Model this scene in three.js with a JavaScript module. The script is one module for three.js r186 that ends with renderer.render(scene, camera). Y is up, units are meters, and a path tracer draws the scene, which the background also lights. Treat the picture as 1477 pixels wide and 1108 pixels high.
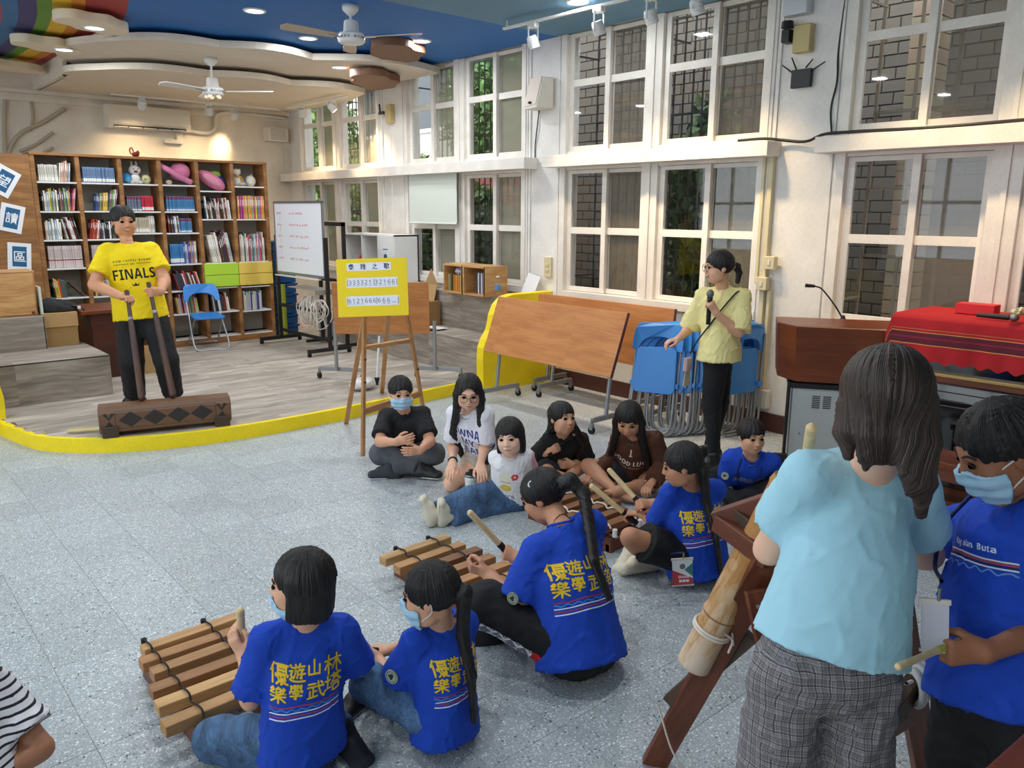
import * as THREE from 'three';
import { mergeGeometries } from 'three/addons/utils/BufferGeometryUtils.js';
import { RoundedBoxGeometry } from 'three/addons/geometries/RoundedBoxGeometry.js';
import { RectAreaLightUniformsLib } from 'three/addons/lights/RectAreaLightUniformsLib.js';
import { createNoise3D } from 'simplex-noise';

// ---------- camera, renderer, sky, exposure ----------
const W = 1477, H = 1108;
const scene = new THREE.Scene();
const camera = new THREE.PerspectiveCamera(51.97, W / H, 0.05, 120);
camera.position.set(0, 1.9, 0);
{
  const yaw = THREE.MathUtils.degToRad(41.38), pitch = THREE.MathUtils.degToRad(12.38), roll = THREE.MathUtils.degToRad(0.31);
  const f = new THREE.Vector3(Math.sin(yaw) * Math.cos(pitch), -Math.sin(pitch), -Math.cos(yaw) * Math.cos(pitch));
  camera.up.set(0, 1, 0);
  camera.lookAt(camera.position.clone().add(f));
  camera.rotateZ(roll);
}
const renderer = new THREE.WebGLRenderer({ antialias: true });
renderer.toneMapping = THREE.LinearToneMapping;
renderer.toneMappingExposure = 1.0;
renderer.outputColorSpace = THREE.SRGBColorSpace;
renderer.shadowMap.enabled = true;
RectAreaLightUniformsLib.init();
scene.background = new THREE.Color().setRGB(0.86, 0.94, 1.0);      // bright overcast sky
scene.backgroundIntensity = 4;
const DOWNLIGHT = 330;         // radiance of a cool ceiling downlight face
const SPOT = 9;              // candela of a warm track spot
const COOL = new THREE.Color().setRGB(0.95, 0.98, 1.0), WARM = new THREE.Color().setRGB(1.0, 0.74, 0.44);

// ---------- helpers ----------
const V3 = (x, y, z) => new THREE.Vector3(x, y, z);
function rng(seed) { let s = seed >>> 0; return () => { s = (s + 0x6d2b79f5) | 0; let t = Math.imul(s ^ (s >>> 15), 1 | s); t = (t + Math.imul(t ^ (t >>> 7), 61 | t)) ^ t; return ((t ^ (t >>> 14)) >>> 0) / 4294967296; }; }
const R0 = rng(7);
const noise3 = createNoise3D(rng(11));
const used = new Map();
function numbered(n) { const k = used.get(n) || 0; used.set(n, k + 1); return k ? n + '_' + String(k).padStart(3, '0') : n; }
function mesh(name, geos, mat, parent) {
  const g = Array.isArray(geos) ? (geos.length > 1 ? mergeGeometries(geos.map(clean)) : geos[0]) : geos;
  const m = new THREE.Mesh(g, mat); m.castShadow = true; m.receiveShadow = true;
  m.name = parent && parent !== scene ? name : numbered(name);
  (parent || scene).add(m);
  return m;
}
function clean(g) {           // geometries of one kind: non-indexed position / normal / uv
  const c = g.index ? g.toNonIndexed() : g.clone();
  for (const k of Object.keys(c.attributes)) if (!['position', 'normal', 'uv'].includes(k)) c.deleteAttribute(k);
  if (!c.attributes.uv) c.setAttribute('uv', new THREE.Float32BufferAttribute(new Float32Array(c.attributes.position.count * 2), 2));
  return c;
}
function tag(o, label, category, group) { o.userData.label = label; o.userData.category = category; if (group) o.userData.group = group; return o; }
function thing(name, label, category, pos = [0, 0, 0], turn = 0, group) {
  const o = new THREE.Group(); o.name = numbered(name); scene.add(o); o.position.set(...pos); o.rotation.y = turn; return tag(o, label, category, group);
}
function struct(name, geos, mat, parent) { const m = mesh(name, geos, mat, parent); if (!parent) m.userData.kind = 'structure'; return m; }
function structGroup(name) { const o = new THREE.Group(); o.name = numbered(name); o.userData.kind = 'structure'; scene.add(o); return o; }
function copyOf(o, label, group) { const c = o.clone(); c.name = numbered(o.name.replace(/_\d{3}$/, '')); c.userData = { ...o.userData }; if (label) c.userData.label = label; if (group) c.userData.group = group; scene.add(c); return c; }
// box given by its corners, with uv in metres, optional bevel
function bx(x0, y0, z0, x1, y1, z1, bev = 0) {
  const w = Math.abs(x1 - x0), h = Math.abs(y1 - y0), d = Math.abs(z1 - z0);
  const g = bev ? new RoundedBoxGeometry(w, h, d, 1, Math.min(bev, w * .45, h * .45, d * .45)) : new THREE.BoxGeometry(w, h, d);
  g.translate((x0 + x1) / 2, (y0 + y1) / 2, (z0 + z1) / 2);
  return boxUV(g);
}
function boxUV(g, off = 0) {
  if (g.index) g = g.toNonIndexed();
  const p = g.attributes.position, n = g.attributes.normal, uv = new Float32Array(p.count * 2);
  for (let i = 0; i < p.count; i++) {
    const ax = Math.abs(n.getX(i)), ay = Math.abs(n.getY(i)), az = Math.abs(n.getZ(i));
    let u, v; if (ay >= ax && ay >= az) { u = p.getX(i); v = p.getZ(i); } else if (ax >= az) { u = p.getZ(i); v = p.getY(i); } else { u = p.getX(i); v = p.getY(i); }
    uv[2 * i] = u + off; uv[2 * i + 1] = v + off * .37;
  }
  g.setAttribute('uv', new THREE.BufferAttribute(uv, 2));
  return g;
}
// bar of section w x h from a to b (w across, h along the up hint); uv x runs along the bar in metres
function bar(a, b, w, h, up = V3(0, 1, 0), bev = 0.003) {
  a = V3(...(a.toArray ? a.toArray() : a)); b = V3(...(b.toArray ? b.toArray() : b));
  const d = b.clone().sub(a), L = d.length(); d.normalize();
  const s = d.clone().cross(up); if (s.lengthSq() < 1e-6) s.set(1, 0, 0); s.normalize(); const u = s.clone().cross(d);
  let g = bev ? new RoundedBoxGeometry(L, h, w, 1, Math.min(bev, w * .4, h * .4)) : new THREE.BoxGeometry(L, h, w);
  g = boxUV(g, (a.x * 3.1 + a.z * 1.7 + a.y) % 1);
  g.applyMatrix4(new THREE.Matrix4().makeBasis(d, u, s).setPosition(a.add(b).multiplyScalar(.5)));
  return g;
}
function tube(pts, r, seg = 24, rad = 8, closed = false) {
  const c = new THREE.CatmullRomCurve3(pts.map((p) => V3(...(p.toArray ? p.toArray() : p))), closed, 'centripetal');
  return new THREE.TubeGeometry(c, seg, r, rad, closed);
}
function rod(a, b, r, r2 = r, seg = 12) {
  a = V3(...(a.toArray ? a.toArray() : a)); b = V3(...(b.toArray ? b.toArray() : b));
  const d = b.clone().sub(a), g = new THREE.CylinderGeometry(r2, r, d.length(), seg);
  g.applyMatrix4(new THREE.Matrix4().makeRotationFromQuaternion(new THREE.Quaternion().setFromUnitVectors(V3(0, 1, 0), d.clone().normalize())).setPosition(a.clone().add(b).multiplyScalar(.5)));
  return g;
}
function lathe(prof, seg = 24) { return new THREE.LatheGeometry(prof.map(([r, y]) => new THREE.Vector2(r, y)), seg); }
function ball(x, y, z, rx, ry = rx, rz = rx, s = 12) { const g = new THREE.SphereGeometry(1, s * 2, s); g.scale(rx, ry, rz); g.translate(x, y, z); return g; }
function extr(pts, depth, bev = 0, smooth = false) {      // outline in x,y extruded along +z
  const s = new THREE.Shape();
  if (smooth) { s.setFromPoints(new THREE.CatmullRomCurve3(pts.map(([x, y]) => V3(x, y, 0)), true, 'centripetal').getPoints(pts.length * 6).map((p) => new THREE.Vector2(p.x, p.y))); }
  else s.setFromPoints(pts.map(([x, y]) => new THREE.Vector2(x, y)));
  return new THREE.ExtrudeGeometry(s, { depth, bevelEnabled: bev > 0, bevelSize: bev, bevelThickness: bev, bevelSegments: 1, steps: 1 });
}
// ---------- textures ----------
function canvas(w, h, draw) { const c = document.createElement('canvas'); c.width = w; c.height = h; draw(c.getContext('2d'), w, h); return c; }
function ctex(c, srgb = true, repeat) {
  const t = new THREE.CanvasTexture(c); if (srgb) t.colorSpace = THREE.SRGBColorSpace; t.magFilter = THREE.LinearFilter;
  t.wrapS = t.wrapT = THREE.RepeatWrapping; if (repeat) t.repeat.set(repeat, repeat); t.anisotropy = 4; return t;
}
// tiling fractal noise on a torus-free lattice (periodic value noise)
function pnoise(seed, per) { const r = rng(seed), g = new Float32Array(per * per).map(() => r()); return (u, v) => { u = ((u % 1) + 1) % 1 * per; v = ((v % 1) + 1) % 1 * per; const i = u | 0, j = v | 0, a = u - i, b = v - j, s = a * a * (3 - 2 * a), t = b * b * (3 - 2 * b), q = (x, y) => g[(y % per) * per + (x % per)]; return (q(i, j) * (1 - s) + q(i + 1, j) * s) * (1 - t) + (q(i, j + 1) * (1 - s) + q(i + 1, j + 1) * s) * t; }; }
function dataTex(n, fn, srgb = true, m = n) {
  const d = new Uint8Array(n * m * 4);
  for (let y = 0; y < m; y++) for (let x = 0; x < n; x++) { const c = fn(x / n, y / m), o = (y * n + x) * 4; d[o] = c[0]; d[o + 1] = c[1]; d[o + 2] = c[2]; d[o + 3] = 255; }
  const t = new THREE.DataTexture(d, n, m); if (srgb) t.colorSpace = THREE.SRGBColorSpace; t.wrapS = t.wrapT = THREE.RepeatWrapping; t.magFilter = THREE.LinearFilter; t.minFilter = THREE.LinearMipmapLinearFilter; t.generateMipmaps = true; t.needsUpdate = true; return t;
}
// wood: grain runs along u; texture covers 1 m x 1 m
function woodTex(seed, a, b, streak = 1, fig = 1) {
  const n1 = pnoise(seed, 4), n2 = pnoise(seed + 1, 64), n3 = pnoise(seed + 2, 16), n4 = pnoise(seed + 3, 128);
  return dataTex(512, (u, v) => {
    const w = v + .03 * fig * (n1(u, v) - .5) * 2;
    let g = .5 * n3(u * .25 + .1, w) + .35 * n2(u * .0625, w * 1) + .25 * n4(u * .125, w);
    g = Math.min(1, Math.max(0, (g - .55) * 1.6 * streak + .5));
    return [a[0] + (b[0] - a[0]) * g, a[1] + (b[1] - a[1]) * g, a[2] + (b[2] - a[2]) * g];
  });
}
const mottles = new Map();    // neutral grain shared by many materials; the colour is the material's own
function mottle(seed, c, amp, per = 8) {
  const key = amp + '/' + per;
  if (!mottles.has(key)) { const n1 = pnoise(per + 3, per), n2 = pnoise(per + 8, per * 8), n3 = pnoise(per + 12, 128); mottles.set(key, dataTex(256, (u, v) => { const g = Math.min(255, 226 * (1 + amp * ((n1(u, v) - .5) * 1.2 + (n2(u, v) - .5) * .6 + (n3(u, v) - .5) * .5))); return [g, g, g]; })); }
  const k = Math.pow(226 / 255, -2.2); return { map: mottles.get(key), color: rgb(...c).multiplyScalar(k) };
}
const grainBump = dataTex(256, ((n) => (u, v) => { const g = 255 * n(u, v); return [g, g, g]; })(pnoise(91, 128)), false);
const weaveBump = dataTex(128, (u, v) => { const g = 128 + 90 * Math.sin(u * Math.PI * 64) * Math.sin(v * Math.PI * 64); return [g, g, g]; }, false);
const std = (o) => new THREE.MeshStandardMaterial({ roughness: .6, metalness: 0, ...o });
const rgb = (r, g, b) => new THREE.Color().setRGB(r / 255, g / 255, b / 255, THREE.SRGBColorSpace);
function rep(t, x, y = x) { const c = t.clone(); c.repeat.set(x, y); c.needsUpdate = true; return c; }
const M = {
  wall: std({ ...mottle(21, [226, 222, 216], .05, 6), roughness: .75 }),
  backwall: std({ ...mottle(23, [224, 214, 198], .05, 6), roughness: .8 }),
  frame: std({ ...mottle(25, [228, 222, 213], .05, 10), roughness: .5 }),
  white: std({ color: rgb(226, 226, 224), roughness: .5 }),
  offwhite: std({ color: rgb(214, 208, 196), roughness: .55 }),
  cream: std({ color: rgb(208, 196, 160), roughness: .5 }),
  black: std({ color: rgb(24, 24, 26), roughness: .45 }),
  rubber: std({ color: rgb(20, 20, 21), roughness: .8 }),
  steel: std({ color: rgb(150, 150, 152), roughness: .35, metalness: .7 }),
  greyPaint: std({ color: rgb(136, 138, 140), roughness: .45, metalness: .3 }),
  yellow: std({ ...mottle(31, [250, 222, 20], .05), roughness: .55 }),
  chairBlue: std({ color: rgb(50, 130, 208), roughness: .35 }),
  shelfWood: std({ map: woodTex(41, [170, 122, 72], [126, 84, 46]), roughness: .5 }),
  oakLight: std({ map: woodTex(45, [214, 168, 112], [176, 126, 76]), roughness: .55 }),
  beech: std({ map: woodTex(49, [206, 142, 84], [178, 112, 60], .8), roughness: .45 }),
  easel: std({ map: woodTex(53, [200, 150, 96], [168, 114, 66]), roughness: .5 }),
  redwood: std({ map: woodTex(57, [122, 66, 40], [82, 40, 24]), roughness: .45 }),
  mahogany: std({ map: woodTex(61, [128, 64, 30], [96, 44, 20], .8), roughness: .35 }),
  darkwood: std({ map: woodTex(65, [84, 62, 46], [52, 38, 30]), roughness: .5 }),
  card: std({ ...mottle(69, [176, 142, 96], .06), roughness: .85 }),
};
// ================= STRUCTURE =================
const RX = 6.2, BZ = -12.65, LX = -3.6, FZ = 3.6, CEIL = 3.7;
// ---- floor: terrazzo tiles 0.335 m ----
{
  const cv = canvas(1024, 1024, (c, w, h) => {
    c.fillStyle = 'rgb(168,175,178)'; c.fillRect(0, 0, w, h);
    const r = rng(101);
    const chip = (n, s0, s1, cols) => { for (let i = 0; i < n; i++) { const x = r() * w, y = r() * h, s = s0 + (s1 - s0) * r() * r(), k = 4 + (r() * 3 | 0), a0 = r() * 6.28; c.fillStyle = cols[r() * cols.length | 0]; for (const [ox, oy] of [[0, 0], [w, 0], [-w, 0], [0, h], [0, -h]]) { if (ox && Math.abs(x + ox - w / 2) > w / 2 + s1) continue; if (oy && Math.abs(y + oy - h / 2) > h / 2 + s1) continue; c.beginPath(); for (let j = 0; j < k; j++) { const a = a0 + j / k * 6.28, q = s * (.7 + .5 * ((j * 7 + i) % 5) / 5); c.lineTo(x + ox + q * Math.cos(a), y + oy + q * Math.sin(a)); } c.fill(); } } };
    chip(6500, 2, 8, ['rgb(182,192,196)', 'rgb(150,162,166)', 'rgb(192,200,202)', 'rgb(170,184,190)']);
    chip(3600, 3, 12, ['rgb(220,226,228)', 'rgb(206,212,214)', 'rgb(234,238,238)', 'rgb(198,206,208)']);
    chip(620, 3, 9, ['rgb(86,92,94)', 'rgb(70,74,76)', 'rgb(110,116,114)', 'rgb(120,112,98)']);
    chip(120, 5, 13, ['rgb(60,64,66)', 'rgb(236,238,238)']);
  });
  const tex = ctex(cv), mats = [];
  for (let i = 0; i < 5; i++) { const t = tex.clone(); t.repeat.set(1, 1); t.offset.set(i * .21, i * .37); t.needsUpdate = true; mats.push(std({ map: t, roughness: .42, color: new THREE.Color().setScalar([1, .95, 1.02, .98, .92][i]) })); }
  const floor = structGroup('floor');
  mesh('bed', bx(LX - .2, -.15, BZ - .2, RX + .2, -.012, FZ + .2), std({ color: rgb(74, 78, 78), roughness: .9 }), floor);
  const T = .3355, ox = .529, oz = -3.186, J = .0006, list = [];
  const W2 = camera.getWorldDirection(V3());
  for (let i = -13; i < 18; i++) for (let j = -30; j < 21; j++) {
    const x0 = ox + i * T, z0 = oz + j * T, x1 = x0 + T, z1 = z0 + T;
    const cx0 = Math.max(x0, LX), cx1 = Math.min(x1, RX), cz0 = Math.max(z0, BZ), cz1 = Math.min(z1, FZ);
    if (cx1 - cx0 < .01 || cz1 - cz0 < .01) continue;
    const c = V3((x0 + x1) / 2, 0, (z0 + z1) / 2).sub(camera.position), dep = c.dot(W2), v = c.clone().applyQuaternion(camera.quaternion.clone().invert());
    const seen = dep > .5 && Math.abs(v.x / dep) < .75 && Math.abs(v.y / dep) < .6;
    list.push({ x0: cx0, x1: cx1, z0: cz0, z1: cz1, key: seen ? dep : 100 + dep, i, j });
  }
  list.sort((a, b) => a.key - b.key);
  const r = rng(5), far = [];
  // one bevelled tile shape, shared
  const tileGeo = (w, d) => { const b = .0009, g = new THREE.BufferGeometry(), y = 0, k = -.012; const X = w / 2 - J, Z = d / 2 - J, x = X - b, z = Z - b;
    const P = [[-x, y, -z], [x, y, -z], [x, y, z], [-x, y, z], [-X, -b, -Z], [X, -b, -Z], [X, -b, Z], [-X, -b, Z], [-X, k, -Z], [X, k, -Z], [X, k, Z], [-X, k, Z]], F = [[0, 3, 2], [0, 2, 1]];
    for (let q = 0; q < 4; q++) { const a = q, bb = (q + 1) % 4; F.push([a, bb, 4 + bb], [a, 4 + bb, 4 + a], [4 + a, 4 + bb, 8 + bb], [4 + a, 8 + bb, 8 + a]); }
    const pos = [], uv = []; for (const f of F) for (const i of f) { pos.push(...P[i]); uv.push(P[i][0] / .6, P[i][2] / .6); }
    g.setAttribute('position', new THREE.Float32BufferAttribute(pos, 3)); g.setAttribute('uv', new THREE.Float32BufferAttribute(uv, 2)); g.computeVertexNormals(); return g; };
  const full = tileGeo(T, T);
  const nearGeos = [0, 1, 2, 3].map((k) => { const g = full.clone(), u = g.attributes.uv; for (let i = 0; i < u.count; i++) { u.setXY(i, u.getX(i) + k * .27, u.getY(i) + k * .61); } return g; });
  list.forEach((t, n) => {
    const w = t.x1 - t.x0, d = t.z1 - t.z0, cx = (t.x0 + t.x1) / 2, cz = (t.z0 + t.z1) / 2, whole = Math.abs(w - T) < .001 && Math.abs(d - T) < .001;
    if (n < 300) {
      const m = mesh(n ? 'tile_' + String(n).padStart(3, '0') : 'tile', whole ? nearGeos[r() * 4 | 0] : tileGeo(w, d), mats[r() * 5 | 0], floor);
      m.position.set(cx, (r() - .5) * .0006, cz);
    } else { const g = (whole ? full : tileGeo(w, d)).clone(); const u = g.attributes.uv, ou = r(), ov = r(); for (let i = 0; i < u.count; i++) u.setXY(i, u.getX(i) + ou, u.getY(i) + ov); g.translate(cx, 0, cz); far.push(g); }
  });
  const rest = mesh('tile_field', mergeGeometries(far), mats[0], floor); rest.userData.kind = 'stuff';
}
// ---- raised platform with grey plank floor and yellow kerb ----
const STAGE = .12;
{
  const edge = [[.9, -8.35], [.93, -8.1], [1.0, -7.84], [1.08, -7.45], [1.16, -7.12], [1.27, -6.93], [1.42, -6.77], [1.65, -6.6], [1.92, -6.47], [2.3, -6.37], [2.8, -6.32], [3.4, -6.33], [4.0, -6.38], [4.62, -6.45], [5.2, -6.5], [5.6, -6.52]];
  const curve = new THREE.CatmullRomCurve3(edge.map(([x, z]) => V3(x, 0, z)), false, 'centripetal').getPoints(80);
  const stage = structGroup('stage_platform');
  const shape = [...curve.map((p) => [p.x, -p.z]), [6.19, 6.52], [6.19, -BZ - .01], [-3.5, -BZ - .01], [-3.5, 8.35]];
  const body = extr(shape, STAGE - .012); body.rotateX(-Math.PI / 2);
  mesh('base', body, std({ color: rgb(90, 84, 76), roughness: .9 }), stage);
  // yellow kerb: a strip 5 cm wide following the edge, a little proud
  const out = [], inn = []; for (let i = 0; i < curve.length; i++) { const a = curve[Math.max(0, i - 1)], b = curve[Math.min(curve.length - 1, i + 1)], t = b.clone().sub(a).normalize(), n = V3(t.z, 0, -t.x); out.push(curve[i].clone().addScaledVector(n, -.012)); inn.push(curve[i].clone().addScaledVector(n, .035)); }
  const kerb = extr([...out.map((p) => [p.x, -p.z]), ...inn.reverse().map((p) => [p.x, -p.z])], STAGE - .004, .003); kerb.rotateX(-Math.PI / 2); boxUV(kerb);
  mesh('kerb', kerb, M.yellow, stage);
  // planks running along x, each its own piece, clipped by the curve
  const woods = [0, 1, 2, 3].map((k) => std({ map: rep(woodTex(201 + k * 7, [[206, 196, 184], [194, 184, 172], [200, 191, 180], [188, 178, 166]][k], [[166, 155, 143], [156, 145, 133], [160, 151, 140], [148, 138, 126]][k], 1.1), 1), roughness: .5 }));
  const r = rng(33), PW = .15; let n = 0;
  const frontZ = (x) => { let best = -99; for (let i = 0; i < curve.length - 1; i++) { const a = curve[i], b = curve[i + 1]; if ((a.x - x) * (b.x - x) <= 0 && a.x !== b.x) best = Math.max(best, a.z + (b.z - a.z) * (x - a.x) / (b.x - a.x)); } return best; };
  const far = [];
  for (let z = -6.33; z > -12.6; z -= PW) {
    let x = .8 - r() * 1.2;
    while (x < 6.19) {
      const x1 = Math.min(6.19, x + 1.2), lim = 5; const pts = [];
      // clip the plank rectangle against the kerb
      const xs = []; for (let i = 0; i <= 16; i++) xs.push(x + .001 + (x1 - x - .002) * i / 16);
      const top = xs.map((q) => [q, Math.min(z - .0008, (q < .9 ? -8.36 : q > 5.6 ? -6.52 : frontZ(q)) - .03)]).filter(([q, t]) => t > z - PW + .004);
      if (top.length > 1) {
        const simple = top.every(([, t]) => t === z - .0008) ? [top[0], top[top.length - 1]] : top;
        const poly = [...simple.map(([q, t]) => [q, -t]), ...(simple.length > 2 ? [...simple].reverse() : [simple[1], simple[0]]).map(([q]) => [q, -(z - PW + .0008)])];
        const hull = simple.length > 2 ? [...simple.map(([q, t]) => [q, -t]), [simple[simple.length - 1][0], -(z - PW + .0008)], [simple[0][0], -(z - PW + .0008)]] : poly;
        let g = extr(hull, .012); g.rotateX(-Math.PI / 2); g.translate(0, STAGE - .012, 0); boxUV(g, r() * 5);
        mesh(n ? 'plank_' + String(n).padStart(3, '0') : 'plank', g, woods[r() * 4 | 0], stage); n++;
      }
      x = x1;
    }
  }
}
// ---- walls ----
const GROUPS = [[-12.24, -9.86], [-9.2, -6.82], [-6.22, -3.8], [-3.13, -.71], [-.09, 2.33]];     // window bays of the right wall
{
  const g = [], T0 = RX, T1 = RX + .22;
  const cuts = [BZ - .2, ...GROUPS.flat(), FZ + .2];
  for (let i = 0; i < cuts.length; i += 2) g.push(bx(T0, 0, cuts[i], T1, CEIL, cuts[i + 1]));
  for (const [a, b] of GROUPS) { g.push(bx(T0, 0, a, T1, 1.0, b), bx(T0, 2.38, a, T1, 2.46, b)); }
  struct('wall_right', g, M.wall);
  struct('wall_back', bx(LX - .2, 0, BZ - .2, RX, CEIL, BZ), M.backwall);
  struct('wall_front', bx(LX - .2, 0, FZ, RX, CEIL, FZ + .2), M.wall);
  // opposite wall with tall windows (mirrored in the panes on the right)
  const lw = [], LZ = [[-11.6, -8.2], [-6.9, -3.6], [-2.6, .7]]; let z = BZ - .2;
  for (const [a, b] of LZ) { lw.push(bx(LX - .2, 0, z, LX, CEIL, a), bx(LX - .2, 0, a, LX, 1.0, b), bx(LX - .2, 3.2, a, LX, CEIL, b)); z = b; }
  lw.push(bx(LX - .2, 0, z, LX, CEIL, FZ + .2));
  struct('wall_left', lw, M.wall);
  for (const [a, b] of LZ) {
    const w = structGroup('window'), f = [];
    for (let k = 0; k <= 4; k++) { const q = a + (b - a) * k / 4; f.push(bx(LX - .14, 1.0, q - .03, LX - .07, 3.2, q + .03)); }
    for (const y of [1.03, 2.1, 3.17]) f.push(bx(LX - .135, y - .03, a, LX - .075, y + .03, b));
    mesh('window_frame', f, M.frame, w);
  }
  // dark skirting along the right wall, raised grooves on the columns
  struct('baseboard_right', bx(RX - .025, 0, -6.5, RX, .16, FZ), std({ color: rgb(74, 36, 26), roughness: .5 }));
  for (const [a, b] of [[-9.86, -9.2], [-6.82, -6.22], [-3.8, -3.13], [-.71, -.09]]) {
    const t = [];
    for (const q of [a + .03, a + .075, b - .075, b - .03]) t.push(bx(RX - .018, .16, q - .016, RX, CEIL, q + .016, .004));
    t.push(bx(RX - .006, 2.42, a + .09, RX, 2.445, b - .09));
    struct('trim', t, M.wall);
  }
  // moulding and cable duct where the back wall meets the low soffit
  struct('trim', [bx(LX, 3.40, BZ, RX, 3.45, BZ + .06), bx(LX, 3.30, BZ, RX, 3.36, BZ + .035)], M.backwall);
}
// ---- windows of the right wall: aluminium frames, separate panes ----
const glassMat = new THREE.MeshPhysicalMaterial({ color: 0xffffff, transmission: 1, thickness: 0, roughness: .02, ior: 1.52, specularIntensity: 1 });
const screenMat = std({ color: rgb(112, 104, 90), roughness: .9, transparent: true, opacity: .66 });
const screenMat2 = std({ color: rgb(150, 146, 128), roughness: .9, transparent: true, opacity: .74 });
{
  GROUPS.forEach(([a, b], gi) => {
    const w = structGroup('window'), x0 = RX + .02, x1 = RX + .09, mid = (a + b) / 2 - .02;
    const fr = [bx(RX - .03, 1.052, a - .02, RX + .14, CEIL - .013, a + .05, .004), bx(RX - .03, 1.052, b - .05, RX + .14, CEIL - .013, b + .02, .004), bx(RX - .02, 1.052, mid - .1, RX + .138, CEIL - .013, mid + .1, .004), bx(RX - .035, 1.053, mid - .02, RX - .021, CEIL - .014, mid + .02, .003),
      bx(RX - .04, .97, a - .02, RX + .14, 1.05, b + .02, .004), bx(RX - .01, 2.46, a + .051, RX + .136, 2.52, mid - .101), bx(RX - .01, 2.46, mid + .101, RX + .136, 2.52, b - .051), bx(RX - .01, 2.33, a + .051, RX + .136, 2.38, mid - .101), bx(RX - .01, 2.33, mid + .101, RX + .136, 2.38, b - .051)];
    mesh('window_frame', fr, M.frame, w);
    for (const [p, q] of [[a + .05, mid - .1], [mid + .1, b - .05]]) {
      const c = (p + q) / 2;
      for (const [y0, y1, yc, low] of [[2.521, CEIL - .014, 3.2, 0], [1.053, 2.329, 1.70, 1]]) {
        // sliding sashes: the left one nearer to the room
        [[p, c + .035, 0], [c - .035, q, 1]].forEach(([s0, s1, k]) => {
          const xa = x0 + (k ? .035 : 0), xb = xa + .03;
          const e = .0015, sash = mesh('sash', [bx(xa, y0, s0, xb, y1, s0 + .06, .003), bx(xa, y0, s1 - .06, xb, y1, s1, .003), bx(xa + e, y0 + e, s0 + .055, xb - e, y0 + .05, s1 - .055, .003), bx(xa + e, y1 - .04, s0 + .055, xb - e, y1 - e, s1 - .055, .003), bx(xa + e, yc - .035, s0 + .055, xb - e, yc + .035, s1 - .055, .003)], M.frame, w);
          for (const [ya, yb] of [[y0 + .045, yc - .03], [yc + .03, y1 - .035]]) { const gl = new THREE.PlaneGeometry(s1 - s0 - .11, yb - ya); gl.rotateY(-Math.PI / 2); gl.translate((xa + xb) / 2, (ya + yb) / 2, (s0 + s1) / 2); mesh('pane', gl, glassMat, sash); }
        });
        // insect screen behind the right half
        const half = gi < 2 ? 1 : 1;
        if (half) { const sg = new THREE.PlaneGeometry(q - c - .06, y1 - y0 - .06); sg.rotateY(-Math.PI / 2); sg.translate(RX + .105, (y0 + y1) / 2, (q + c) / 2); const scr = mesh('insect_screen', sg, gi < 2 ? screenMat2 : screenMat, w);
          mesh('screen_frame', [bx(RX + .1, y0, c - .02, RX + .12, y1, c + .02), bx(RX + .1, y0, q - .03, RX + .12, y1, q), bx(RX + .101, yc - .012, c + .021, RX + .115, yc + .012, q - .031)], M.frame, scr); }
      }
    }
    // box ledge between the upper and lower windows
    struct('trim', bx(5.99, 2.355, a - (gi === 0 ? .37 : .12), RX, 2.475, b + (gi < 2 && gi ? .2 : gi === 0 ? .535 : .14), .004), M.frame);
  });
}
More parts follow.
